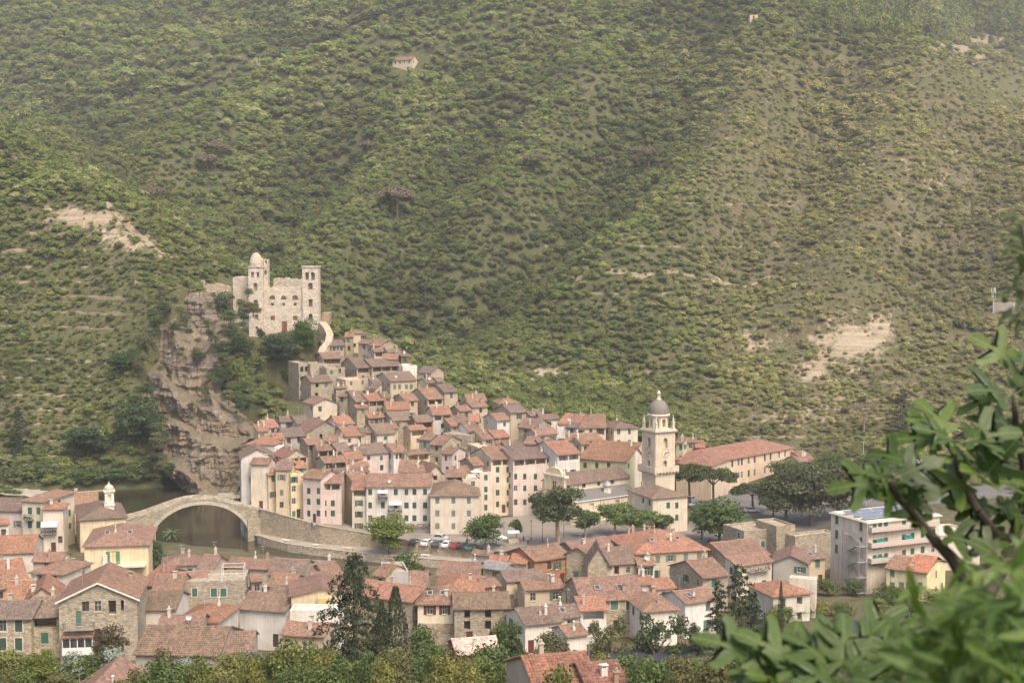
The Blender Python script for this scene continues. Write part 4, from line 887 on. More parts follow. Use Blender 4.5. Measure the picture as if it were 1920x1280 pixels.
def strip_wall(name, top, bot, th, mat, col, par=0.9, **kw):
    """masonry wall along a polyline with a parapet and real thickness"""
    b = MB(); n = len(top)
    for i in range(n - 1):
        d = (top[i + 1] - top[i]); d.z = 0; d.normalize(); nn = Vector((-d.y, d.x, 0)) * th
        a0, a1 = top[i] + Vector((0, 0, par)), top[i + 1] + Vector((0, 0, par)); c0 = Vector((top[i].x, top[i].y, bot)); c1 = Vector((top[i + 1].x, top[i + 1].y, bot))
        b.quad([c0, c1, a1, a0]); b.quad([a0, a1, a1 + nn, a0 + nn]); b.quad([c1 + nn, c0 + nn, a0 + nn, a1 + nn])
        b.quad([a0 + Vector((0, 0, .0)) - nn * .15, a1 - nn * .15, a1 - nn * .15 + Vector((0, 0, .12)), a0 - nn * .15 + Vector((0, 0, .12))]); b.quad([a0 - nn * .15 + Vector((0, 0, .12)), a1 - nn * .15 + Vector((0, 0, .12)), a1 + nn * 1.15 + Vector((0, 0, .12)), a0 + nn * 1.15 + Vector((0, 0, .12))])
        if i in (0, n - 2):
            e, f_ = (c0, a0) if i == 0 else (c1, a1); b.quad([e, f_, f_ + nn, e + nn])
    return b.build(name, mat, color=col)
tag(strip_wall('retaining_wall', STREET_OUT, 1.0, 0.5, M['stone'], (0.40, 0.355, 0.275)), 'long rubble stone retaining wall between the river street and the quay', 'wall')
tag(strip_wall('quay_wall', QUAY_OUT, -1.5, 0.35, M['ashlar'], (0.47, 0.42, 0.34), 0.28), 'low pale stone quay wall along the river edge', 'wall')
bm_ = MB(); bm_.box(-0.8, 0.8, -0.25, 0.25, 0.38, 0.5); bench_seat = bm_.mesh('seat', [M['concrete']])
bm_ = MB(); bm_.box(-0.12, 0.12, -0.22, 0.22, 0, 0.38); bench_leg = bm_.mesh('leg', [M['concrete']])
for i, (u, v) in enumerate(((536,1015),(593,1024),(650,1030),(798,1043))):
    p = onz(u, v, 1.5); r = empty('stone_bench', p, R(-20 + i * 3)); link('seat', bench_seat, r, color=(.66, .63, .57), scale=(1.3, 1, 1))
    for x in (-.7, .7): link('leg', bench_leg, r, (x, 0, 0), color=(.6, .57, .5))
    tag(r, 'white stone bench on the quay below the retaining wall', 'bench', 'benches on the quay')
# gravel bars on the upstream bank
def gravel_bar(pts, z, nm):
    b = MB(); c = Vector((0, 0, 0))
    P = [onz(u, v, z) for u, v in pts]; c = sum(P, Vector()) / len(P); n = len(P)
    ring = [p.lerp(c, .35) + Vector((0, 0, .5)) for p in P]
    for i in range(n): b.quad([P[i], P[(i + 1) % n], ring[(i + 1) % n], ring[i]]); b.quad([ring[i], ring[(i + 1) % n], c + Vector((0, 0, .6))])
    tag(b.build(nm, M['gravel'], smooth=True), kind='structure')
gravel_bar([(-60,935),(60,938),(110,930),(170,925),(215,919),(130,918),(60,912),(-20,905),(-80,910)], -0.1, 'gravel_bank')
gravel_bar([(375,925),(440,938),(455,930),(420,916),(380,914)], -0.15, 'gravel_bank')
# boulders along the water line
for i in range(26):
    u = rnd.uniform(370, 450) if i < 14 else rnd.uniform(20, 180); v = rnd.uniform(916, 930) if i < 14 else rnd.uniform(912, 928); p = onz(u, v, 0.2); b = MB()
    rr = rnd.uniform(.4, 1.0); prof = [(0.0, -.5), (rr, -.2), (rr * .9, rr * .3), (rr * .45, rr * .6), (0.0, rr * .68)]; b.lathe(prof, 7); b.v = [(x * rnd.uniform(.8, 1.2), y * rnd.uniform(.8, 1.2), z) for x, y, z in b.v]
    tag(b.build('boulder', M['ashlar'], loc=p, rot=(0, 0, rnd.uniform(0, 6)), color=(.5, .46, .38), smooth=True), 'pale boulder at the foot of the cliff by the river' if i < 14 else 'pale boulder on the upstream gravel bank', 'boulder', 'boulders along the river')

# ------------------------------------------------------------- stone bridge
def bridge():
    Lp, Rp = at(248, 900, 330), at(472, 900, 341.5); ax = Rp - Lp; ax.z = 0; Lb = ax.length; yaw = math.atan2(ax.y, ax.x)
    root = empty('stone_bridge', (Lp.x, Lp.y, 0), yaw); wd = 1.6
    mid = Lb * .54
    deck = lambda s: 5.9 + 5.1 * math.exp(-((s - mid) / 12.5) ** 2) + .7 * max(0, 1 - s / mid)
    hs = 12.0
    def intr(s):
        q = (s - mid) / hs; return 9.7 * math.sqrt(max(0, 1 - q * q)) if abs(q) < 1 else -1.5
    S = [-3 + i * (Lb + 5) / 90 for i in range(91)]; col = (0.38, 0.345, 0.28)
    b = MB()
    for y, fl in ((-wd, 0), (wd, 1)):
        for s0, s1 in zip(S, S[1:]):
            z0, z1 = intr(s0), intr(s1)
            q = [(s0, y, max(-1.5, z0)), (s1, y, max(-1.5, z1)), (s1, y, deck(s1)), (s0, y, deck(s0))]; b.quad(q if fl == 0 else q[::-1])
    for s0, s1 in zip(S, S[1:]):
        if abs((s0 + s1) / 2 - mid) < hs: b.quad([(s0, -wd, max(-1.5, intr(s0))), (s0, wd, max(-1.5, intr(s0))), (s1, wd, max(-1.5, intr(s1))), (s1, -wd, max(-1.5, intr(s1)))])
    b.build('spandrel_wall', M['stone'], root, color=col)
    b = MB()
    for s0, s1 in zip(S, S[1:]): b.quad([(s0, -wd, deck(s0)), (s1, -wd, deck(s1)), (s1, wd, deck(s1)), (s0, wd, deck(s0))])
    b.build('deck', M['paving'], root)
    for y in (-wd - .06, wd - .28):
        b = MB()
        for s0, s1 in zip(S, S[1:]):
            b.quad([(s0, y, deck(s0) - .12), (s1, y, deck(s1) - .12), (s1, y, deck(s1)+ .62), (s0, y, deck(s0)+ .62)]); b.quad([(s1, y + .34, deck(s1) - .12), (s0, y + .34, deck(s0) - .12), (s0, y + .34, deck(s0)+ .62), (s1, y + .34, deck(s1)+ .62)])
            b.quad([(s0, y, deck(s0)+ .62), (s1, y, deck(s1)+ .62), (s1, y + .34, deck(s1)+ .62), (s0, y + .34, deck(s0)+ .62)]); b.quad([(s0, y, deck(s0) - .12), (s0, y + .34, deck(s0) - .12), (s1, y + .34, deck(s1) - .12), (s1, y, deck(s1) - .12)])
        b.build('parapet', M['ashlar'], root, color=(.45, .415, .345))
    ring = MB(); n = 46                               # wedge stones of the arch, each with its own edges, slightly proud
    for i in range(n):
        a0, a1 = math.pi * (i + .06) / n, math.pi * (i + .94) / n; pr = .05 + .03 * rnd.random()
        for y0, sg in ((-wd, -1), (wd, 1)):
            P = lambda a, r: (mid - (hs + r) * math.cos(a), (9.7 + r) * math.sin(a))
            q = [P(a0, .0), P(a1, .0), P(a1, .75), P(a0, .75)]; y = y0 + sg * pr
            ring.quad([(p[0], y, p[1]) for p in (q if sg > 0 else q[::-1])])
            for j in range(4): p0, p1 = q[j], q[(j + 1) % 4]; ring.quad([(p0[0], y0, p0[1]), (p1[0], y0, p1[1]), (p1[0], y, p1[1]), (p0[0], y, p0[1])])
    ro = ring.build('arch_ring', M['concrete'], root, color=(.47, .435, .36)); ro['kind'] = 'stuff'
    for q_ in ((Lb - 1.6, Lb + 3.5, -wd - .5, wd + .4, -1.5, 5.2), (-4, .6, -wd - .4, wd + .4, -1.5, 5.6)): pier = MB(); pier.box(*q_); pier.build('abutment', M['stone'], root, color=col)
    tag(root, 'humpbacked medieval stone bridge with one wide arch over the river', 'bridge')
bridge()

# ------------------------------------------------------------- castle
def arch_corners(b, x0, x1, zt_, place, mi=0, n=5, y=0.03):
    r = (x1 - x0) / 2; cx = (x0 + x1) / 2
    for sg in (-1, 1):
        pts = [(cx + sg * r, zt_)] + [(cx + sg * r * math.cos(a), zt_ - r + r * math.sin(a)) for a in [math.pi / 2 * i / n for i in range(n + 1)]]
        b.quad([place(p[0], y, p[1]) for p in pts], mi)
def castle():
    d0 = 480.0; Z = lambda v: CAMZ - d0 * tanv(v); X = lambda u: (u - 960) / FPX * d0 * 1.0; x0 = X(466)
    zb = 30.0; root = empty('castle', (x0, d0, zb), 0); col = (0.62, 0.565, 0.49); z = lambda v: Z(v) - zb; x = lambda u: X(u) - x0
    def block(name, ua, ub, vt, D, y0, holes, rag=0.0, color=col, depth=1.4):
        b = MB(); W = x(ub) - x(ua); Hh = z(vt); xa = x(ua); pl = lambda a, y, zz: (xa + a, y0 + y, zz)
        rects = []
        for hu, hv0, hv1, hw, arch in holes:
            cx = x(hu) - xa; hw *= 1.18; rects.append((cx - hw / 2, cx + hw / 2, z(hv1), z(hv0), depth, True))
        holes_wall(b, W, Hh, rects, pl)
        for (hu, hv0, hv1, hw, arch), r in zip(holes, rects):
            if arch: arch_corners(b, r[0], r[1], r[3], pl)
        b.quad([(xa, y0 + D, 0), (xa, y0, 0), (xa, y0, Hh), (xa, y0 + D, Hh)]); b.quad([(xa + W, y0, 0), (xa + W, y0 + D, 0), (xa + W, y0 + D, Hh), (xa + W, y0, Hh)]); b.quad([(xa + W, y0 + D, 0), (xa, y0 + D, 0), (xa, y0 + D, Hh), (xa + W, y0 + D, Hh)])
        b.quad([(xa, y0, Hh), (xa + W, y0, Hh), (xa + W, y0 + D, Hh), (xa, y0 + D, Hh)])
        return b.build(name, M['castle'], root, color=color)
    M['castle'] = m_stone('castle_masonry', 3.0, 1.6)
    lt = block('left_tower', 466, 493.5, 501, 5.6, 0, [(474,509,521,.8,1),(484,510,520,.7,0),(479,530,545,1.15,1),(479.5,562,576,1.15,0),(480,589,600,1.2,1),(480.5,612,617,.8,0)])
    b = MB(); xw = x(493.5); hc = z(501); b.box(-.3, xw + .3, -.3, 5.9, hc, hc + .35); b.build('cornice', M['concrete'], lt, color=(.5, .47, .4))
    # broken vault on the left tower
    b = MB(); cx, cy, r = x(479.5), 2.8, 2.55; hb = hc + .35; top = z(474) - hb; nn = 22
    for j in range(8):
        f0, f1 = j / 8, (j + 1) / 8
        for i in range(nn):
            t0, t1 = 2 * math.pi * i / nn, 2 * math.pi * (i + 1) / nn
            rr = lambda f: r * (1 - max(0, f - .25) ** 2.0 * 1.15) * (0.97 + .03 * math.sin(9 * f)); P = lambda t, f: (cx + rr(f) * math.cos(t) * (1 + .04 * math.sin(3 * t + 6 * f)), cy + rr(f) * math.sin(t), hb + top * f)
            if f0 > .62 and math.cos((t0 + t1) / 2 - .2) > .80 - (f0 - .62) * 1.4: continue
            b.quad([P(t0, f0), P(t1, f0), P(t1, f1), P(t0, f1)])
    b.build('broken_vault', M['castle'], lt, color=(.55, .49, .41))
    st = block('stair_turret', 493.6, 501.5, 486, 3.2, 1.5, [(497,506,515,.7,1),(498,488,495,.5,0)], color=(.59, .535, .46))
    rt = block('right_tower', 567, 597, 501, 5.4, 0, [(576,510,525,1.05,1),(587,510,525,1.05,1),(582,530,543,1.3,1),(582,561,575,1.15,0),(582,588,601,1.15,1)], depth=2.2)
    b = MB(); b.box(x(567) - .25, x(597) + .25, -.25, 5.65, z(501), z(499)); b.build('cornice', M['concrete'], rt, color=(.55, .52, .45))
    cu = block('curtain_wall', 493.5, 567, 539, 1.6, .9, [(509.5,554,562,1.65,1),(531,555,562,1.65,1),(552.5,554,562,1.65,1),(509.5,568,573,.8,0),(531,568,573,.75,0),(552.5,568,573,.8,0)])
    for u, v0, v1, w_ in ((510,592,600,1.5),(552.5,592,600,1.5),(532,602,622,1.75)):
        link('door' if w_ > 1.6 else 'wooden_hatch', PM['door'], cu, (x(u), .86, z(v1)), (0, 0, 0), (w_, 1.4, z(v0) - z(v1)), (.2, .09, .06))
    def ragged(name, ua, ub, vt, D, y0, amp, vb=None, col_=col, seed=3):
        b = MB(); n = 26; rg = random.Random(seed); xa, xb = x(ua), x(ub); zl = z(vb) if vb else 0; tops = [z(vt) + rg.uniform(-amp, amp) for _ in range(n + 1)]
        for i in range(n):
            p, q = xa + (xb - xa) * i / n, xa + (xb - xa) * (i + 1) / n; a, c = tops[i], tops[i + 1]
            b.quad([(p, y0, zl), (q, y0, zl), (q, y0, c), (p, y0, a)]); b.quad([(q, y0 + D, zl), (p, y0 + D, zl), (p, y0 + D, a), (q, y0 + D, c)]); b.quad([(p, y0, a), (q, y0, c), (q, y0 + D, c), (p, y0 + D, a)])
        b.quad([(xa, y0 + D, zl), (xa, y0, zl), (xa, y0, tops[0]), (xa, y0 + D, tops[0])]); b.quad([(xb, y0, zl), (xb, y0 + D, zl), (xb, y0 + D, tops[-1]), (xb, y0, tops[-1])])
        return b.build(name, M['castle'], root, color=col_)
    ragged('back_wall', 498, 575, 524, 1.4, 16, .35, seed=5, col_=(.54, .49, .42)); ragged('curtain_top', 493.6, 567, 538.3, 1.2, 1.1, .25, vb=540, seed=8)
    ragged('west_wing', 432, 466.5, 521, 12, 4.5, .4, seed=9, col_=(.58, .525, .45))
    b = MB(); b.box(x(597), x(611), 8, 14, 0, z(589)); b.build('gatehouse', M['castle'], root, color=(.45, .34, .26))
    tag(root, 'ruined castle of pale stone with two square towers on the rock', 'castle')
    # ruined outworks: low wall left of the castle and curved ramp wall right
    b = MB(); rg = random.Random(2); pts = [at(u, v, 492) for u, v in ((348,546),(362,533),(380,524),(392,534),(410,530),(434,538))]
    for p0, p1 in zip(pts, pts[1:]):
        n = 6
        for i in range(n):
            a, c = p0.lerp(p1, i / n), p0.lerp(p1, (i + 1) / n); ja, jc = rg.uniform(-.6, .3), rg.uniform(-.6, .3)
            q = [(a.x, a.y, a.z - 7), (c.x, c.y, c.z - 7), (c.x, c.y, c.z + jc), (a.x, a.y, a.z + ja)]; b.quad(q); b.quad([(t_[0], t_[1] + 1.2, t_[2]) for t_ in q[::-1]]); b.quad([q[3], q[2], (q[2][0], q[2][1] + 1.2, q[2][2]), (q[3][0], q[3][1] + 1.2, q[3][2])])
    tag(b.build('ruined_wall', M['castle'], color=(.50, .43, .33)), 'crumbling stone outwork wall on the rock beside the castle', 'wall')
    b = MB(); pts = [at(u, v, d) for u, v, d in ((597,603,479),(606,613,476),(612,626,472),(609,640,468),(600,650,464),(595,662,460))]
    for p0, p1 in zip(pts, pts[1:]):
        q = [(p0.x, p0.y, p0.z - 6), (p1.x, p1.y, p1.z - 6), p1, p0]; b.quad(q); b.quad([(t_[0] + 2.2, t_[1] + 1.0, t_[2]) for t_ in q[::-1]]); b.quad([p0, p1, (p1[0] + 2.2, p1[1] + 1, p1[2]), (p0[0] + 2.2, p0[1] + 1, p0[2])])
    tag(b.build('ramp_wall', M['castle'], color=(.47, .41, .33)), 'curving stone ramp wall descending from the castle to the village', 'wall')
castle()

# ------------------------------------------------------------- rock cliff under the castle
def cliff():
    def m_rock():
        m, t, b = mat_new('cliff_rock'); tc = N(t, 'ShaderNodeTexCoord'); o = tc.outputs['Object']
        mp = N(t, 'ShaderNodeMapping'); mp.inputs['Scale'].default_value = (0.05, 0.05, 0.75); L(t, o, mp.inputs[0]); s1 = noise(t, mp.outputs[0], 1.0, 7, 0.72)
        n2 = noise(t, o, 0.16, 5, 0.7); n3 = noise(t, o, 1.1, 5, 0.75)
        c = ramp(t, s1, [(0.25, (0.17, 0.135, 0.095)), (0.42, (0.33, 0.28, 0.215)), (0.52, (0.24, 0.195, 0.145)), (0.7, (0.43, 0.385, 0.31))])
        c = mixc(t, ramp(t, n2, [(0.45, G3(0)), (0.7, G3(.7))]), c, (0.30, 0.21, 0.14)); c = mixc(t, .4, c, ramp(t, n3, [(0.3, G3(.1)), (0.7, G3(.75))]), 'OVERLAY')
        gn = N(t, 'ShaderNodeNewGeometry'); sz = N(t, 'ShaderNodeSeparateXYZ'); L(t, gn.outputs['Normal'], sz.inputs[0]); c = mixc(t, ramp(t, sz.outputs[2], [(.72, G3(0)), (.92, G3(.6))]), c, ramp(t, n3, [(.35, (.07, .075, .03)), (.65, (.2, .16, .09))])); L(t, c, b.inputs['Base Color']); s_ = N(t, 'ShaderNodeMath', operation='ADD'); L(t, s1, s_.inputs[0]); L(t, n3, s_.inputs[1]); bump(t, b, s_.outputs[0], 1.0, 0.8); return m
    # rows top -> bottom: left px, right px, v, depth
    rows = [(345,395,548,474),(315,408,578,466),(285,425,612,456),(278,432,650,444),(270,430,690,434),(270,430,730,426),(276,460,765,418),(288,490,790,414),(296,505,815,410),(298,495,845,406),(308,478,880,402),(345,472,930,399)]
    nr, nc = 150, 100; R_ = np.array(rows, float); V = np.zeros((nr, nc, 3)); tt = np.linspace(0, 1, nr); KS = 3
    for c in range(nc):
        q = c / (nc - 1); ph = (float(fbm(q * 4, 3.0, 51, 3)) - .45) * .5
        for r in range(nr):
            t0 = tt[r]; x = t0 * (len(rows) - 1); i = min(int(x), len(rows) - 2); f_ = x - i; l_, rr, v, _ = R_[i] * (1 - f_) + R_[i + 1] * f_
            # sheer faces between narrow ledges
            y = t0 * 4 + ph * 1.6 + .25 * math.sin(q * 9); k = math.floor(y); fr = y - k; ts = min(1, max(0, (k + fr * .25 if fr < .74 else k + .185 + (fr - .74) / .26 * .815) / 4 - (ph * 1.6 + .25 * math.sin(q * 9)) / 4)); xs_ = ts * (len(rows) - 1); j = min(int(xs_), len(rows) - 2); d = R_[j][3] * (1 - (xs_ - j)) + R_[j + 1][3] * (xs_ - j)
            e = (abs(q - .5) * 2) ** 4; wob = 50 * (float(fbm(r * .09, 7.0 if q < .5 else 31.0, 23, 4)) - .45) * abs(q - .5) * 2; p = at(l_ + (rr - l_) * q + wob, v, d + e * 15); V[r, c] = p
    st_ = (fbm(V[..., 2] * .9 + V[..., 0] * .03, V[..., 0] * .03, 41, 3) - .45) * 1.5; cr_ = np.abs(fbm(V[..., 0] / 4.5, V[..., 2] / 14, 17, 4) - .47) * 9.0; fl = (np.floor(fbm(V[..., 0] / 3.0, V[..., 2] / 4.0, 27, 3) * 9) / 9 - .45) * 4.0
    V[..., 1] += 1.3 * st_ + 1.3 * cr_ + 1.2 * fl + (fbm(V[..., 0] / 15, V[..., 2] / 22, 19, 3) - .45) * 7 - 1.5
    me = bpy.data.meshes.new('cliff'); idx = np.arange(nr * nc).reshape(nr, nc); F = np.stack([idx[1:, :-1], idx[1:, 1:], idx[:-1, 1:], idx[:-1, :-1]], -1).reshape(-1, 4)
    me.from_pydata([tuple(p) for p in V.reshape(-1, 3)], [], [tuple(f_) for f_ in F.tolist()]); me.materials.append(m_rock()); tag(link('cliff', me), kind='structure')
cliff()
# ------------------------------------------------------------- church
def church():
    yaw = R(36); P0 = at(1077, 941, 343); zb = 2.6; z0 = P0.z - zb; root = empty('church', (P0.x, P0.y, zb), yaw); cr = (0.70, 0.61, 0.47); Ln = 20.5
    b = MB(); pl = lambda x, y, z: (x, y, z)
    holes_wall(b, Ln, z0, [(5.0, 6.1, z0 - 2.6, z0 - .9, .4, True), (13, 14.1, z0 - 2.6, z0 - .9, .4, True)], pl)
    b.quad([(0, 5, 0), (0, 0, 0), (0, 0, z0), (0, 5, z0 + 1.5)]); b.quad([(Ln, 0, 0), (Ln, 5, 0), (Ln, 5, z0 + 1.5), (Ln, 0, z0)]); b.build('aisle_wall', M['plaster'], root, color=cr)
    b = MB(); roof_slab(b, [[(x, -.4, z0 - .12 + .2) for x in (-.1, Ln / 2, Ln + .2)], [(x, 5.05, z0 + 1.55 + .2) for x in (-.1, Ln / 2, Ln + .2)]]); b.build('aisle_roof', [m_simple('slate', (.165, .16, .148), .7, 2, .2), M['wood']], root)
    zn = z0 + 3.5; b = MB(); pn = lambda x, y, z: (x, 5.0 + y, z)
    wr = [(1.2, 2.3, zn - 1.35, zn - .35, .25, True), (6.4, 7.6, zn - 1.35, zn - .35, .25, True), (11.3, 12.3, zn - 1.35, zn - .35, .25, True), (15.6, 16.8, zn - 1.35, zn - .35, .25, True)]
    holes_wall(b, Ln + 1, zn, wr, pn); b.quad([(0, 13, 0), (0, 5, 0), (0, 5, zn), (0, 9, zn + 2.1), (0, 13, zn)]); b.quad([(Ln + 1, 5, 0), (Ln + 1, 13, 0), (Ln + 1, 13, zn), (Ln + 1, 9, zn + 2.1), (Ln + 1, 5, zn)]); b.quad([(Ln + 1, 13, 0), (0, 13, 0), (0, 13, zn), (Ln + 1, 13, zn)])
    b.build('nave_wall', M['plaster'], root, color=cr)
    for x0, x1, a, c, *_ in wr: link('window', PM['window'], root, ((x0 + x1) / 2, 5.15, a), (0, 0, 0), (x1 - x0, 1, c - a), (.2, .14, .1))
    b = MB(); X = [-.1, Ln * .25, Ln * .5, Ln * .75, Ln + 1.3]; roof_slab(b, [[(x, y, z) for x in X] for y, z in ((4.5, zn - .05), (9, zn + 2.25), (13.5, zn - .05))]); b.build('nave_roof', [M['tiles'], M['wood']], root, color=ROOF['o'])
    for x in (8.2, 14.2, Ln - .2): b = MB(); b.tube((x, -.08, .2), (x, -.08, z0), .06, .06, 6); b.build('downpipe', M['metal'], root, color=(.30, .16, .10))
    # small roof lantern
    ro = empty('roof_lantern', (12.4, 2.4, z0 + .7)); ro.parent = root
    b = MB(); n = 6
    for i in range(n):
        t0, t1 = 2 * math.pi * i / n, 2 * math.pi * (i + 1) / n; P = lambda t, z, r=1.05: Vector((r * math.cos(t), r * math.sin(t), z)); a0, a1 = P(t0, 0), P(t1, 0); dx = (a1 - a0); ln = dx.length; dx.normalize(); nn = Vector((-dx.y, dx.x, 0))
        holes_wall(b, ln, 1.9, [(.22, ln - .22, .65, 1.6, .15, True)], lambda x, y, z, a0=a0, dx=dx, nn=nn: tuple(a0 + dx * x + nn * y + Vector((0, 0, z))))
    b.build('drum', M['plaster'], ro, color=(.75, .68, .55)); b = MB(); b.lathe([(1.3, 1.9), (1.25, 2.0), (.8, 2.6), (.25, 2.95), (0, 3.2)], 12); b.build('cap', M['metal'], ro, color=(.30, .31, .30))
    # baroque front: raised centre, sloping shoulders, pilasters
    fx, th = -.05, .9; Wf = 14.0; zt1, zt2 = z0 + .9, z0 + 6.8
    prof = [(-.6, 0), (Wf - .2, 0), (Wf - .2, zt1 - .8), (Wf - .9, zt1 + .2), (Wf - 2.2, zt1 + 1.0), (Wf - 2.9, zt1 + 2.6), (Wf - 3.1, zt2 - 1.2), (Wf - 3.3, zt2 - .7), (9.0, zt2 + .7), (8.2, zt2 + .9), (5.6, zt2 + .9), (4.8, zt2 + .7), (3.5, zt2 - .7), (3.3, zt2 - 1.2), (3.1, zt1 + 2.6), (2.4, zt1 + 1.0), (.5, zt1 + .2), (-.6, zt1 - .6)]
    b = MB(); b.quad([(fx - th, y, z) for y, z in reversed(prof)]); b.quad([(fx, y, z) for y, z in prof])
    for p, q in zip(prof, prof[1:] + prof[:1]): b.quad([(fx - th, p[0], p[1]), (fx - th, q[0], q[1]), (fx, q[0], q[1]), (fx, p[0], p[1])])
    fr = b.build('front', M['plaster'], root, color=(.70, .58, .40))
    for y, h_ in ((0.2, zt1 - 1), (2.9, zt2 - 1.6), (5.0, zt2 - 1.6), (8.4, zt2 - 1.6), (10.4, zt2 - 1.6), (13.0, zt1 - 1.2)):
        b = MB(); b.box(fx - th - .16, fx - th, y - .32, y + .32, .8, h_); b.box(fx - th - .24, fx - th, y - .42, y + .42, 0, .8); b.box(fx - th - .24, fx - th, y - .42, y + .42, h_, h_ + .35); b.build('pilaster', M['plaster'], fr, color=(.72, .65, .53))
    b = MB(); b.box(fx - th - .35, fx + .1, 2.2, 11.3, zt2 - 1.2, zt2 - .75); b.build('cornice', M['plaster'], fr, color=(.8, .72, .58)); b = MB(); b.box(fx - th - .35, fx + .1, -.8, Wf, zt1 - .95, zt1 - .55); b.build('cornice', M['plaster'], fr, color=(.8, .72, .58))
    link('window', PM['window'], fr, (fx - th - .04, 6.7, zt1 + 1.2), (0, 0, -math.pi / 2), (1.7, 1, 2.4), (.75, .6, .3)); link('door', PM['door'], fr, (fx - th - .06, 6.7, 0.6), (0, 0, -math.pi / 2), (2.2, 1.5, 3.6), (.16, .08, .05))
    for y, zz in ((-.3, zt1 - .5), (13.5, zt1 - .6), (3.4, zt2 - .6), (10.1, zt2 - .6), (6.9, zt2 + .9)): b = MB(); b.lathe([(.28, 0), (.3, .5), (.12, .7), (.22, 1.0), (.02, 1.7), (0, 1.75)], 8, 0, (fx - th / 2, y)); b.v = [(x, y_, z_ + zz) for x, y_, z_ in b.v]; b.build('finial', M['concrete'], fr, color=(.66, .6, .5), smooth=True)
    tag(root, 'parish church with a yellow baroque front and a grey roofed side aisle on the square', 'church')
church()
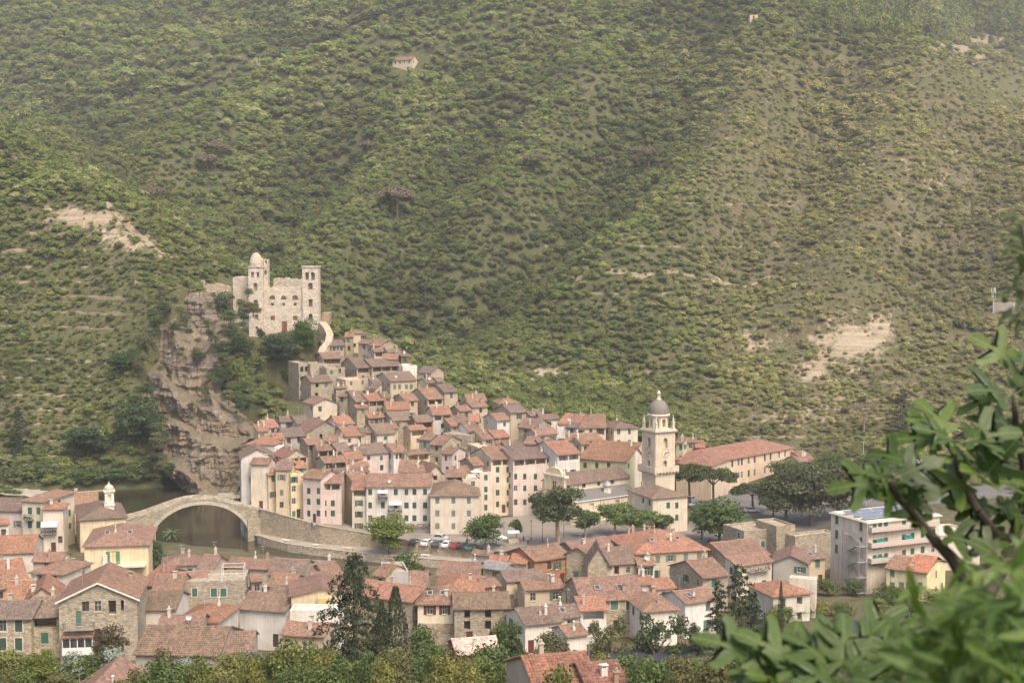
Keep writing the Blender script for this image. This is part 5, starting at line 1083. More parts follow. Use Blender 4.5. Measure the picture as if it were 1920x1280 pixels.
# ------------------------------------------------------------- bell tower
def tower():
    A = at(1229, 900, 349); yaw = R(30); w_ = 5.9; zb = 2.5; Zf = lambda v: CAMZ - 350.5 * tanv(v) - zb; root = empty('bell_tower', (A.x, A.y, zb), yaw); col = (.64, .55, .415)
    z1, z2, z3 = Zf(884), Zf(811), Zf(806)
    b = MB(); fr = lambda x, y, z: (x, y, z); lf = lambda x, y, z: (y, w_ - x, z); holes = [(2.35, 3.65, Zf(840), Zf(821), .8, True), (2.35, 3.5, Zf(876), Zf(863), .8, True), ]
    for pl in (fr, lf):
        holes_wall(b, w_, z2, holes, pl)
        for r in holes: arch_corners(b, r[0], r[1], r[3], pl)
    b.quad([(w_, 0, 0), (w_, w_, 0), (w_, w_, z2), (w_, 0, z2)]); b.quad([(w_, w_, 0), (0, w_, 0), (0, w_, z2), (w_, w_, z2)]); b.quad([(0, 0, z2), (w_, 0, z2), (w_, w_, z2), (0, w_, z2)])
    sh = b.build('shaft', M['plaster'], root, color=col)
    for x in (.12, w_ - .62):                        # corner strips
        for pl in (fr, lf):
            c = MB(); q = [pl(x, -.08, z1 + 1.4), pl(x + .5, -.08, z1 + 1.4), pl(x + .5, -.08, z2 - .2), pl(x, -.08, z2 - .2)]; c.quad(q); q2 = [pl(x, 0, z1 + 1.4), pl(x + .5, 0, z1 + 1.4), pl(x + .5, 0, z2 - .2), pl(x, 0, z2 - .2)]
            for i in range(4): c.quad([q2[i], q2[(i + 1) % 4], q[(i + 1) % 4], q[i]])
            c.build('corner_strip', M['plaster'], sh, color=(.69, .61, .48))
    # corbelled gallery
    g = MB(); o = .75; g.box(-o, w_ + o, -o, w_ + o, z1, z1 + .3)
    for q in ((-o, w_ + o, -o, -o + .22), (-o, w_ + o, w_ + o - .22, w_ + o), (-o, -o + .22, -o + .22, w_ + o - .22), (w_ + o - .22, w_ + o, -o + .22, w_ + o - .22)): g.box(*q, z1 + .3, z1 + 1.35)
    ga = g.build('gallery', M['plaster'], root, color=(.62, .55, .43)); cb = MB(); cb.box(-.18, .18, -.75, 0.02, -.25, 0.0); cb.box(-.18, .18, -.45, 0.02, -.55, -.25); cbm = cb.mesh('corbel', [M['plaster']])
    for i in range(8):
        x = -.5 + i * (w_ + 1.0) / 7; link('corbel', cbm, ga, (x, 0, z1 - .002), color=(.72, .58, .40)); link('corbel', cbm, ga, (0, w_ - x, z1 - .002), (0, 0, -math.pi / 2), color=(.72, .58, .40))
    for zz, e in ((z2, .25), (z2 + .25, .5), (z2 + .5, .35)): c = MB(); c.box(-e, w_ + e, -e, w_ + e, zz + .002, zz + .252); c.build('cornice', M['plaster'], root, color=(.62, .55, .44))
    # clock
    for rz, o_ in ((0, (w_ / 2, -.06)), (-math.pi / 2, (-.06, w_ / 2))):
        ck = empty('clock', (o_[0], o_[1], Zf(849)), rz); ck.parent = root; c = MB(); n = 12
        for i in range(n):
            a = 2 * math.pi * i / n; c.box(-.05 + 1.15 * math.sin(a), .05 + 1.15 * math.sin(a), -.03, .05, 1.15 * math.cos(a) - .11, 1.15 * math.cos(a) + .11)
        c.build('hour_marks', M['metal'], ck, color=(.12, .10, .08))
        for ln, ang in ((1.0, 85), (.75, -160)):
            hnd = MB(); hnd.box(-.06, .06, -.05, -.02, -.15, ln); hnd.build('hand', M['metal'], ck, rot=(0, R(ang), 0), color=(.10, .09, .08))
    # belfry: octagonal drum with arches, pinnacles, dome, lantern
    zc = z2 + .75; cx = w_ / 2; n = 8; r = 2.45; hz = Zf(781) - zc; dr = MB()
    for i in range(n):
        t0, t1 = R(22.5) + 2 * math.pi * i / n, R(22.5) + 2 * math.pi * (i + 1) / n; a0 = Vector((cx + r * math.cos(t0), cx + r * math.sin(t0), zc)); a1 = Vector((cx + r * math.cos(t1), cx + r * math.sin(t1), zc)); dx = a1 - a0; ln = dx.length; dx.normalize(); nn = Vector((-dx.y, dx.x, 0))
        pl = lambda x, y, z, a0=a0, dx=dx, nn=nn: tuple(a0 + dx * x + nn * y + Vector((0, 0, z))); rr = (.45, ln - .45, .55, hz - .7, 1.0, True); holes_wall(dr, ln, hz, [rr], pl); arch_corners(dr, rr[0], rr[1], rr[3], pl)
    dr.build('belfry', M['plaster'], root, color=(.70, .61, .47)); c = MB(); c.lathe([(2.45, 0), (2.95, .1), (2.95, .4), (2.6, .5), (2.5, .5)], 8, 0, (cx, cx), R(22.5)); c.v = [(x, y, z + zc + hz) for x, y, z in c.v]; c.build('cornice', M['plaster'], root, color=(.68, .6, .48))
    zd = zc + hz + .45; hd = Zf(751) - zd; c = MB(); c.lathe([(2.5, 0), (2.55, hd * .2), (2.45, hd * .42), (2.1, hd * .66), (1.5, hd * .85), (.75, hd * .98), (.55, hd)], 20, 0, (cx, cx)); c.v = [(x, y, z + zd) for x, y, z in c.v]; dm = c.build('dome', m_simple('dome_slate', (.215, .19, .165), .7, 3, .3), root, smooth=True)
    zl = zd + hd; hl = Zf(733) - zl; c = MB(); c.lathe([(.75, 0), (.75, .15), (.42, .3), (.40, hl * .55), (.55, hl * .6), (.5, hl * .66), (.42, hl * .8), (.15, hl * .95), (0, hl)], 10, 0, (cx, cx)); c.v = [(x, y, z + zl) for x, y, z in c.v]; c.build('lantern', M['plaster'], root, color=(.62, .57, .48), smooth=True)
    c = MB(); c.box(-.38, .38, -.38, .38, 0, .3); c.box(-.28, .28, -.28, .28, .3, 1.7); c.box(-.36, .36, -.36, .36, 1.7, 1.85); c.lathe([(.3, 1.85), (.16, 2.6), (.06, 3.1), (.14, 3.3), (0, 3.6)], 8); pm = c.mesh('pinnacle', [M['plaster']])
    for x in (.35, w_ - .35):
        for y in (.35, w_ - .35): link('pinnacle', pm, root, (x, y, zc), color=(.70, .62, .49))
    tag(root, 'tall cream bell tower with a clock and a grey dome behind the church', 'bell tower')
    # white bell turret by the bridge
    p = at(205, 950, 303); r2 = empty('bell_turret', (p.x, p.y, p.z - 5), R(20)); c = MB(); c.box(-1.0, 1.0, -1.0, 1.0, 0, 7.2); 
    c = MB(); pls = [lambda x, y, z: (-.95 + x, -.95 + y, z), lambda x, y, z: (-.95 + y, .95 - x, z), lambda x, y, z: (.95 - y, -.95 + x, z), lambda x, y, z: (.95 - x, .95 - y, z)]
    for pl in pls: holes_wall(c, 1.9, 8.4, [(.6, 1.3, 6.2, 7.9, .35, True)], pl); arch_corners(c, .6, 1.3, 7.9, pl)
    c.quad([(-.95, -.95, 8.4), (.95, -.95, 8.4), (.95, .95, 8.4), (-.95, .95, 8.4)]); c.build('shaft', M['plaster'], r2, color=(.74, .70, .6)); c = MB(); c.box(-1.2, 1.2, -1.2, 1.2, 8.4, 8.7); c.box(-1.1, 1.1, -1.1, 1.1, 5.4, 5.6); c.build('cornice', M['plaster'], r2, color=(.74, .7, .6))
    c = MB(); c.lathe([(.95, 8.7), (1.05, 9.1), (.8, 9.6), (.3, 9.9), (.1, 10.3), (.1, 10.5), (0, 10.6)], 12); c.build('cap', M['plaster'], r2, color=(.55, .48, .38), smooth=True); tag(r2, 'small white bell turret with an onion cap by the bridge end', 'bell turret')
tower()
# ------------------------------------------------------------- extras on single houses
def balc(h, u, v, w_, col=(.05, .05, .045), plants=True):
    x = W2x(h, u, v)
    if plants:
        pb = MB(); rg = random.Random(int(u))
        for i in range(40): px, pz = x[0] + rg.uniform(-.48, .48) * w_, x[1] + rg.uniform(.05, .6); r = .12; a = rg.uniform(0, 3); py = -.85 + rg.uniform(-.12, .1); pb.quad([(px - r, py, pz - r), (px + r, py + r * math.sin(a), pz - r * .5), (px + r, py - r, pz + r), (px - r * .6, py + r * math.cos(a), pz + r)])
        pb.build('balcony_plants', M['leaf'], h['root'], color=(.07, .09, .04))
    return link('balcony', PM['balc'], h['root'], (x[0], 0, x[1]), (0, 0, 0), (w_, 1, 1), (.30, .27, .23))
def W2x(h, u, v):
    A = h['A']; a, b_, c2 = ray(u, v); n = Vector((math.sin(h['yaw']), -math.cos(h['yaw']), 0)); dd = Vector((a, b_, c2)); kk = n.dot(Vector((A.x, A.y, 0))) / n.dot(dd); p = Vector((0, 0, CAMZ)) + dd * kk; q = p - A
    return q.x * math.cos(h['yaw']) + q.y * math.sin(h['yaw']), p.z - h['zb']
def awning(h, u, v, w_, dp, drop, col):
    x = W2x(h, u, v); b = MB(); t = .03; P = [(-w_ / 2, 0, 0), (w_ / 2, 0, 0), (w_ / 2, -dp, -drop), (-w_ / 2, -dp, -drop)]; b.quad(P); b.quad([(p[0], p[1], p[2] - t) for p in reversed(P)]); b.quad([P[3], P[2], (P[2][0], P[2][1], P[2][2] - .18), (P[3][0], P[3][1], P[3][2] - .18)]); 
    for s_ in (-1, 1): b.quad([(s_ * w_ / 2, 0, 0), (s_ * w_ / 2, -dp, -drop), (s_ * w_ / 2, -dp, -drop - .05), (s_ * w_ / 2, 0, -.05)])
    return b.build('awning', M['cloth'], h['root'], loc=(x[0], -.05, x[1]), color=col)
byl = {h['k'].get('label', ''): h for h in HS}
def HL(s): return next(h for k_, h in byl.items() if k_.startswith(s))
for u, v, w_ in ((718,935,2.3),(741,959,3.3),(788,985,4.6)): balc(WHITE, u, v, w_)
for u, v, w_ in ((718,918,2.4),(742,940,3.0)): awning(WHITE, u, v, w_, .9, .55, (.66, .62, .55))
balc(HL('tall white gabled'), 476, 898, 2.4); h = HL('cream bay'); balc(h, 92, 998, 3.2); awning(h, 93, 977, 3.3, 1.0, .9, (.62, .6, .55)); balc(HL('tall cream house'), 56, 972, 2.0); balc(HL('big stone gable'), 149, 1177, 4.4, plants=False); balc(HL('cream balcony house'), 1420, 1068, 5.0); balc(HL('yellow over stone'), 1002, 1104, 3.4)
def gateway(h, u, vt, vb, w_):
    x, z1 = W2x(h, u, vt); _, z0 = W2x(h, u, vb); b = MB(); n = 10; pts = [(-w_ / 2, 0), (w_ / 2, 0)] + [(w_ / 2 * math.cos(math.pi * i / n), z1 - z0 - w_ / 2 + w_ / 2 * math.sin(math.pi * i / n)) for i in range(n + 1)]
    b.quad([(p[0], -.035, p[1]) for p in pts]); b.build('gate', M['wood'], h['root'], loc=(x, 0, z0), color=(.05, .04, .035)); a = MB()
    for i in range(n): P = lambda i, r: ((w_ / 2 + r) * math.cos(math.pi * i / n), z1 - z0 - w_ / 2 + (w_ / 2 + r) * math.sin(math.pi * i / n)); p0, p1, p2, p3 = P(i, 0), P(i + 1, 0), P(i + 1, .25), P(i, .25); a.quad([(p[0], -.12, p[1]) for p in (p3, p2, p1, p0)]); a.quad([(p2[0], -.12, p2[1]), (p3[0], -.12, p3[1]), (p3[0], 0, p3[1]), (p2[0], 0, p2[1])]); a.quad([(p0[0], -.12, p0[1]), (p1[0], -.12, p1[1]), (p1[0], 0, p1[1]), (p0[0], 0, p0[1])])
    a.build('arch_trim', M['concrete'], h['root'], loc=(x, 0, z0), color=(.5, .45, .37))
gateway(HL('tall white gabled'), 475, 937, 957, 1.6); gateway(CREAM, 818, 1001, 1015, 1.9)
h = HL('deep yellow house'); x, z = W2x(h, 212, 1057); put_window(h['root'], x, z, 1.3, 2.5, 'o', 0, 0, -.14, rnd, (.10, .22, .12), False, False); x, z = W2x(h, 198, 1057); b = MB(); b.box(x - .4, x + .4, -.9, -.1, z - .1, z + 1.9); b.build('white_cabinet', M['metal'], h['root'], color=(.7, .7, .68))
b = MB(); x0, z = W2x(h, 190, 1058); x1, _ = W2x(h, 274, 1058); b.box(x0, x1, -2.0, -.02, z - .35, z - .02); b.box(x0, x1, -2.0, -1.95, z + .8, z + .85, 1); [b.box(x0 + i * .5, x0 + i * .5 + .04, -1.99, -1.96, z - .02, z + .8, 1) for i in range(int((x1 - x0) / .5))]; b.build('terrace', [M['plaster'], M['metal']], h['root'], color=(.75, .7, .6))
# yellow gable house: slatted window
h = HL('yellow gabled'); x, z = W2x(h, 608, 1127); b = MB(); b.box(x - 1, x + 1, -.5, -.02, z - .7, z + .75); [b.box(x - 1.05, x + 1.05, -.56, -.5, z - .6 + i * .26, z - .45 + i * .26) for i in range(5)]; b.build('wooden_bay', M['paint'], h['root'], color=(.66, .5, .25))
# big stone house: glazed veranda
h = BIGST; x, z = W2x(h, 148, 1213); v_ = empty('veranda', (x, -1.3, z)); v_.parent = h['root']
b = MB(); b.box(-2.2, 2.2, -.05, 1.4, -.8, .35); b.box(-2.2, 2.2, -.05, 1.4, 1.65, 1.8); [b.box(p - .06, p + .06, -.05, .07, .35, 1.65) for p in (-2.14, -1.05, 0, 1.05, 2.14)]; b.build('frame', M['paint'], v_, color=(.76, .75, .72))
for p in (-1.6, -.52, .52, 1.6): b = MB(); b.box(p - .46, p + .46, .0, .03, .36, 1.64); b.build('pane', M['glass'], v_)
b = MB(); b.box(-2.4, 2.4, -.3, 1.5, 1.802, 1.95); b.build('lean_to_roof', M['tiles'], v_, color=ROOF['m'])
# pergola frame on the flat stone house
h = STT; b = MB(); x0, z = W2x(h, 416, 1086); x1, _ = W2x(h, 457, 1086)
for x in (x0, x1):
    for y in (.3, 3.2): b.box(x - .05, x + .05, y - .05, y + .05, z - .3, z + 2.1)
for y in (.3, 3.2): b.box(x0, x1, y - .04, y + .04, z + 2.0, z + 2.1)
for x in (x0, x1): b.box(x - .04, x + .04, .3, 3.2, z + 2.02, z + 2.12)
b.box(x0, x1, .27, .33, z + .9, z + .96); b.build('pergola_frame', M['metal'], h['root'], color=(.75, .75, .73))
# hotel: cornice, parapet, balconies, awnings, stair, solar panels
h = HOTEL; W_, D_, He = h['W'], h['D'], h['He']; rt = h['root']
b = MB(); b.box(-.35, W_ + .35, -.45, D_ + .35, He - .42, He - .2); b.build('cornice', M['plaster'], rt, color=(.72, .68, .6))
for v_off in (23.5, 52, 81):
    x, z = W2x(h, 1690, 977 - 12 + v_off); b = MB(); b.box(.2, W_ - 1, -1.2, 0, z - .16, z); b.box(.2, W_ - 1, -1.2, -1.12, z + .01, z + .85, 1); b.box(.2, .28, -1.12, 0, z + .01, z + .85, 1); b.build('balcony', [M['plaster'], M['cloth']], rt, color=(.52, .45, .39))
for u, v, w_ in ((1649,1010,2.2),(1646,1043,2.6),(1700,1003,2.0)): awning(h, u, v, w_, 1.1, .8, (.02, .17, .15))
b = MB(); fl = 3.0                                   # outside stair on the left wall
st = empty('steel_stair', (0, D_ * .42, 0)); st.parent = rt
for i in range(4):
    z0 = He - 3.2 - i * fl
    p = MB(); p.box(-1.3, -.02, -1.1, 1.1, z0 - .06, z0); [p.box(-1.3, -1.27, -1.1 + j * .22, -1.08 + j * .22, z0, z0 + 1.0) for j in range(11)]; p.box(-1.32, -1.26, -1.1, 1.1, z0 + 1.0, z0 + 1.05); p.build('landing', M['metal'], st, color=(.36, .37, .37))
    put_window(rt, D_ - D_ * .42, z0, .95, 2.1, 'p', -math.pi / 2, 0, D_, rnd, SHUT[0], False, False)
    p = MB()
    for k_ in range(12):
        f_ = k_ / 12; y = -1.1 - (f_ * 3.2 if f_ < .999 else 3.2); zz = z0 - f_ * fl * .5; p.box(-1.25, -.25, y - .27, y, zz - .05, zz); p.box(-1.28, -1.25, y - .27, y - .24, zz, zz + 1.0)
        y2 = -4.3 + f_ * 3.2; zz2 = z0 - fl * .5 - f_ * fl * .5; p.box(-2.3, -1.32, y2, y2 + .27, zz2 - .05, zz2); p.box(-2.33, -2.3, y2, y2 + .03, zz2, zz2 + 1.0)
    p.box(-2.3, -.25, -5.2, -4.4, z0 - fl * .5 - .06, z0 - fl * .5); p.build('flight', M['metal'], st, color=(.36, .37, .37))
for x, y in ((-1.3, -1.1), (-1.3, 1.0), (-2.3, -5.2), (-.3, -5.2)): p = MB(); p.tube((x, y, 0), (x, y, He - 2.4), .07, .07, 6); p.build('post', M['metal'], st, color=(.34, .35, .35))
pan = MB(); pan.box(-1.6, 1.6, -.8, .8, -.03, .03); pan.box(-1.55, 1.55, -.75, .75, .03, .035, 1); pm = pan.mesh('solar_panel', [M['metal'], m_simple('solar_cells', (.16, .18, .22), .25, 2, .15, 0, .5, 0)])
for i in range(5):
    for j in range(3): link('solar_panel', pm, rt, (2.4 + i * 3.4, 2.4 + j * 2.7, He + .25), (R(14), 0, 0), color=(.5, .5, .5))
b = MB(); b.tube((.8, 3, He - .4), (.8, 3, He + 4.5), .06, .04, 6); b.box(.0, 1.6, 2.97, 3.03, He + 3.6, He + 3.66); b.box(.2, 1.4, 2.97, 3.03, He + 4.1, He + 4.15); b.build('antenna', M['metal'], rt, color=(.6, .6, .6))

h = HL('pale yellow house with a half'); ro = next(c for c in h['root'].children if c.name.startswith('roof')); Wy, Dy, Hy = h['W'], h['D'], h['He']; b = MB(); sy = h['s']
roof_slab(b, [[(x, y, Hy + sy * (y if y < Dy / 2 else Dy - y) + .16 + .05) for x in (Wy * .48, Wy * .75, Wy + .3)] for y in (-.47, Dy * .25, Dy / 2, Dy * .75, Dy + .47)], .06); b.build('new_tiles', [M['tiles'], M['wood']], ro, color=(.46, .20, .115))
# ------------------------------------------------------------- foliage prototypes (unit height 1, unit width 1, base at 0)
def leaf_mesh(name, P, Nrm, size, mat, seed=0, asp=1.0, extra=None):
    """one mesh of small leaf faces at points P facing Nrm"""
    rg = np.random.default_rng(seed); n = len(P); Nn = Nrm / (np.linalg.norm(Nrm, axis=1, keepdims=True) + 1e-9)
    t = rg.normal(size=(n, 3)); t -= (t * Nn).sum(1, keepdims=True) * Nn; t /= np.linalg.norm(t, axis=1, keepdims=True) + 1e-9; bt = np.cross(Nn, t)
    s = (size * rg.uniform(.65, 1.35, n))[:, None] * .5
    V = np.stack([P - t * s - bt * s * asp * .6, P + t * s * .9 - bt * s * asp * .2, P + t * s * .25 + bt * s * asp, P - t * s * .8 + bt * s * asp * .5], 1).reshape(-1, 3)
    F = np.arange(n * 4).reshape(n, 4); me = bpy.data.meshes.new(name); me.vertices.add(n * 4); me.vertices.foreach_set('co', V.ravel().astype(np.float32)); me.loops.add(n * 4); me.loops.foreach_set('vertex_index', F.ravel())
    me.polygons.add(n); me.polygons.foreach_set('loop_start', np.arange(0, n * 4, 4)); me.polygons.foreach_set('loop_total', np.full(n, 4)); me.update(calc_edges=True); me.materials.append(mat); return me
def crown_points(kind, n, seed):
    rg = np.random.default_rng(seed); P = []; Q = []
    def clump(c, r, m, flat=1.0):
        d = rg.normal(size=(m, 3)); d[:, 2] = np.abs(d[:, 2]) * .9 - .25 * rg.random(m); d /= np.linalg.norm(d, axis=1, keepdims=True); rr = r * rg.uniform(.55, 1.08, m)[:, None]
        p = c + d * rr * np.array([1, 1, flat]); P.append(p); Q.append(d + rg.normal(size=(m, 3)) * .55 + np.array([0, 0, .25]))
    if kind in ('round', 'shrub', 'tall', 'airy', 'plane'):
        k = dict(round=30, shrub=16, tall=24, airy=22, plane=26)[kind]; z0, z1 = dict(round=(.10, 1), shrub=(.0, 1), tall=(.32, 1), airy=(.25, 1), plane=(.2, 1))[kind]; cr = dict(round=.19, shrub=.26, tall=.17, airy=.13, plane=.17)[kind]
        for i in range(k):
            d = rg.normal(size=3); d /= np.linalg.norm(d); q = rg.random() ** .45; e = np.array([.5 - cr * .8, .5 - cr * .8, (z1 - z0) / 2 - cr * .5]); c = np.array([0, 0, (z0 + z1) / 2]) + d * e * q
            if kind == 'tall': c[:2] *= 1.15 - .5 * abs(c[2] - .6)
            clump(c, cr * rg.uniform(.7, 1.25), n // k, .8)
    elif kind == 'umbrella':
        for i in range(26):
            a = rg.random() * 6.28; q = rg.random() ** .5; clump(np.array([math.cos(a) * q * .42, math.sin(a) * q * .42, .78 - .16 * q * q + rg.uniform(-.05, .05)]), .14 * rg.uniform(.7, 1.2), n // 26, .8)
    elif kind in ('conifer', 'droop'):
        nb = 64 if kind == 'droop' else 84
        for i in range(nb):
            z = .06 + .93 * (1 - (1 - (i + .5) / nb) ** .8); a = i * 2.4 + rg.normal() * .3; Lb_ = .58 * (1 - z) ** .6 * rg.uniform(.5, 1.12) + .02; m = int(n / nb); q = rg.random(m) ** .6
            if kind == 'droop': zz = z + .05 * q - .10 * q * q - rg.random(m) ** 1.5 * .075 * q; wd = .035
            else: zz = z + .10 * q * Lb_ - .03 * q * q - rg.random(m) * .018; wd = .045
            p = np.stack([Lb_ * q * math.cos(a), Lb_ * q * math.sin(a), zz], 1) + rg.normal(size=(m, 3)) * np.array([wd, wd, .008]) * (1.2 - q)[:, None]; p[:, 2] = np.maximum(p[:, 2], .01)
            P.append(p); Q.append(np.tile(np.array([[math.cos(a) * .5, math.sin(a) * .5, .8 if kind == 'conifer' else .15]]), (m, 1)) + rg.normal(size=(m, 3)) * .5)
    elif kind == 'cypress':
        for i in range(n):
            z = rg.random(); R_ = .5 * math.sin(math.pi * min(1, z * .86 + .1)) ** .7 * (1.02 - z * .55); a = rg.random() * 6.28; r = R_ * (.7 + .3 * rg.random()) * (1 + .12 * math.sin(a * 5 + z * 9)); P.append(np.array([[r * math.cos(a), r * math.sin(a), z]])); Q.append(np.array([[math.cos(a), math.sin(a), .5]]) + rg.normal(size=(1, 3)) * .35)
    return np.concatenate(P), np.concatenate(Q)
def trunk_mesh(kind, seed):
    rg = random.Random(seed); b = MB()
    if kind in ('conifer', 'droop', 'cypress'): b.tube((0, 0, -.08), (0, 0, .9), .022, .004, 7)
    elif kind == 'umbrella':
        p = Vector((0, 0, -.08)); q = Vector((.03, .02, .5)); b.tube(p, q, .035, .025, 8, cap=False)
        for i in range(6): a = i * 1.05; e = Vector((math.cos(a) * .3, math.sin(a) * .3, .76)); b.tube(q, e, .016, .006, 6)
    else:
        h0 = dict(tall=.42, plane=.42, airy=.34).get(kind, .3); q = Vector((rg.uniform(-.03, .03), rg.uniform(-.03, .03), h0)); b.tube((0, 0, -.08), q, .05 if kind == 'tall' else .036, .036 if kind == 'tall' else .024, 8, cap=False)
        for i in range(7):
            a = i * .9 + rg.random(); m_ = q + Vector((math.cos(a) * .14, math.sin(a) * .14, rg.uniform(.1, .2))); b.tube(q, m_, .024, .014, 6, cap=False)
            for j in range(2): b.tube(m_, m_ + Vector((math.cos(a + j - .5) * .16, math.sin(a + j - .5) * .16, rg.uniform(.05, .22))), .013, .004, 5)
    return b.mesh('trunk', [M['bark']])
TP = {}; LB = 1.35
for kd, n, ls in (('round', 5200, .040), ('shrub', 2200, .055), ('tall', 5200, .038), ('airy', 2300, .034), ('plane', 4200, .044), ('umbrella', 5200, .042), ('conifer', 4200, .040), ('droop', 8200, .031), ('cypress', 3000, .034)):
    for va in range(2):
        P, Q = crown_points(kd, n, hash(kd) % 1 + va * 77 + len(kd)); TP[kd, va] = (leaf_mesh('crown', P, Q, ls, M['leaf'], va + 3, 1.0 if kd not in ('conifer', 'droop') else .5), trunk_mesh(kd, va + 5))
def tree(kd, u, vb, vt, wpx, col, label, name='tree', z=None, d=None, group=None, cat=None, bark=(.16, .12, .085), p=None):
    p = p or (at(u, vb, d) if d else onz(u, vb, z) if z is not None else hit(u, vb)); k = p.y / FPX; h_ = (vb - vt) * k * 1.01; w_ = wpx * k; va = int(abs(u)) % 2
    if d: p = Vector((p.x, p.y, zt(p.x, p.y) - .2)); h_ = max(1.2, at(u, vt, d).z - p.z)
    r = empty(name, p, (u * 1.7) % 6.28); cm, tm = TP[kd, va]; wk_ = 1.22 if kd in ('plane', 'round', 'tall') else 1.1; link('crown', cm, r, scale=(w_ * wk_, w_ * wk_, h_ * 1.03), color=tuple(c * (LB if kd != 'shrub' else 1.5) for c in col)); link('trunk', tm, r, scale=(w_ if kd not in ('tall', 'umbrella') else w_, w_, h_), color=bark)
    tag(r, label, cat or ('shrub' if kd == 'shrub' else 'tree'), group); return r
GRN, DGR, YGR, OLV, BRO, GRY = (.062, .092, .030), (.034, .056, .022), (.115, .145, .030), (.085, .095, .045), (.09, .075, .035), (.15, .17, .135)
q3 = 3.3
tree('tall', 1047, 1024, 908, 104, (.058, .074, .034), 'tall broad tree with a thick pale trunk on the square before the church', z=q3, bark=(.34, .25, .17))
tree('round', 909, 1030, 958, 72, (.060, .090, .026), 'dense round tree at the corner of the square beside the cream corner house', z=q3)
tree('round', 730, 1036, 964, 82, YGR, 'bright yellow green tree in front of the long white house', z=2.0)
tree('plane', 968, 1012, 970, 24, GRN, 'small pollarded tree alone on the paved square', z=q3)
for u, vb, vt, w_, c in ((1098,1008,952,66,GRN),(1152,1002,938,74,(.085,.125,.038)),(1206,1004,952,66,(.09,.13,.04)),(1246,1002,962,44,GRN)): tree('plane', u, vb, vt, w_, c, 'leafy plane tree in the row along the church aisle', z=q3, group='plane trees by the church', bark=(.42, .37, .29))
tree('round', 1221, 978, 938, 50, (.03, .046, .02), 'dark clipped round tree before the cream priest house', z=q3)
tree('round', 1348, 1020, 934, 98, (.065, .10, .030), 'big broad green tree beside the road below the priest house', z=q3); tree('round', 1316, 1010, 945, 50, (.06, .095, .03), 'smaller green tree crowding the big tree by the road', z=q3)
tree('umbrella', 1294, 950, 858, 84, (.055, .072, .026), 'umbrella pine hiding the left end of the school', z=3.2, bark=(.2, .14, .1)); tree('umbrella', 1338, 952, 866, 80, (.058, .076, .028), 'umbrella pine in front of the peach school wall', z=3.2, bark=(.2, .14, .1))
tree('umbrella', 1412, 960, 900, 76, (.05, .064, .03), 'flat topped pine beside the parked white car', z=q3)
for u, vb, vt, w_ in ((1475,975,890,100),(1520,980,868,120),(1572,970,862,110),(1610,950,872,80),(1450,968,905,60)): tree('round', u, vb, vt, w_, (.072, .082, .040), 'tall dark olive green tree in the grove behind the apartment block', z=4.0, group='trees of the dark grove')
for u, vb, vt, w_ in ((1470,900,862,60),(1512,906,866,60),(1560,890,850,70),(1640,900,850,70)): tree('round', u, vb, vt, w_, GRN, 'green tree at the hill foot behind the school', group='trees behind the school')
tree('droop', 664, 1300, 1040, 185, (.046, .058, .034), 'ragged drooping cedar standing before the near quarter', d=170, bark=(.12, .09, .07)); tree('cypress', 742, 1275, 1106, 72, (.036, .05, .026), 'dark slender cypress beside the drooping cedar', d=176); tree('cypress', 716, 1278, 1132, 52, (.038, .052, .026), 'shorter cypress between the cedar and the tall cypress', d=174)
tree('conifer', 1384, 1215, 1060, 110, (.034, .05, .024), 'dark pointed conifer in front of the balcony house', d=196); tree('conifer', 1345, 1200, 1088, 70, (.038, .055, .026), 'smaller dark conifer beside the pointed conifer', d=200); tree('conifer', 1412, 1215, 1110, 70, (.036, .052, .025), 'low dark conifer right beside the pointed conifer', d=197)
tree('cypress', 1464, 1134, 1092, 15, (.03, .045, .022), 'tiny cypress before the low white hipped house', d=232)
for u, vb, vt, w_, c in ((1140,1240,1150,92,OLV),(1232,1232,1140,110,(.05, .072, .03)),(1300,1220,1150,80,(.045, .066, .028))): tree('airy', u, vb, vt, w_, c, 'open crowned pine on the slope below the near houses', d=186, group='pines below the near houses')
for kd, u, vb, vt, w_, c, d_, lb in (('round',945,1222,1150,66,GRN,196,'rounded green tree against the old stone house'),('round',1035,1238,1180,84,(.085,.085,.04),188,'olive brown spreading tree before the low white house'),('round',206,1222,1172,64,(.075,.062,.034),190,'brownish round tree before the big stone house'),
    ('round',80,1290,1218,60,YGR,172,'yellow green citrus tree in the garden below the stone barn'),('round',760,1070,1034,66,GRN,262,'green fig tree on the river bank opposite the quay'),('shrub',800,1212,1166,74,GRN,196,'leafy shrub below the red shuttered house'),('shrub',290,1046,1008,50,(.05,.075,.035),282,'grey green bush on the river bank by the yellow house')): tree(kd, u, vb, vt, w_, c, lb, d=d_)
for kd, u, vb, vt, w_, c, lb in (('conifer',36,858,762,52,(.026,.04,.02),'single dark conifer on the left bank slope'),('round',165,862,790,100,(.04,.065,.026),'dark broad tree at the foot of the terraced slope'),('round',262,842,748,92,(.045,.07,.028),'tall dark tree beside the bare cliff'),('round',232,700,660,60,(.04,.075,.024),'rounded green tree halfway up the terraced slope'),
    ('round',572,668,598,52,(.045,.085,.018),'vivid green clipped tree below the castle tower'),('round',524,690,624,70,(.034,.055,.024),'dark spreading tree below the castle gate'),('shrub',490,634,614,20,(.035,.06,.02),'small dark shrub at the foot of the castle tower'),('shrub',410,600,545,60,(.05,.07,.03),'bush on the rock beside the castle'),('shrub',355,640,590,50,(.05,.068,.03),'bush clinging to the cliff edge'),
    ('conifer',1692,822,728,62,(.05,.06,.03),'tall layered conifer at the foot of the dry hillside')): tree(kd, u, vb, vt, w_, c, lb)
CLV = [(545,474),(575,466),(610,456),(650,444),(690,434),(730,426),(765,418),(815,410),(845,406),(880,402),(927,399)]
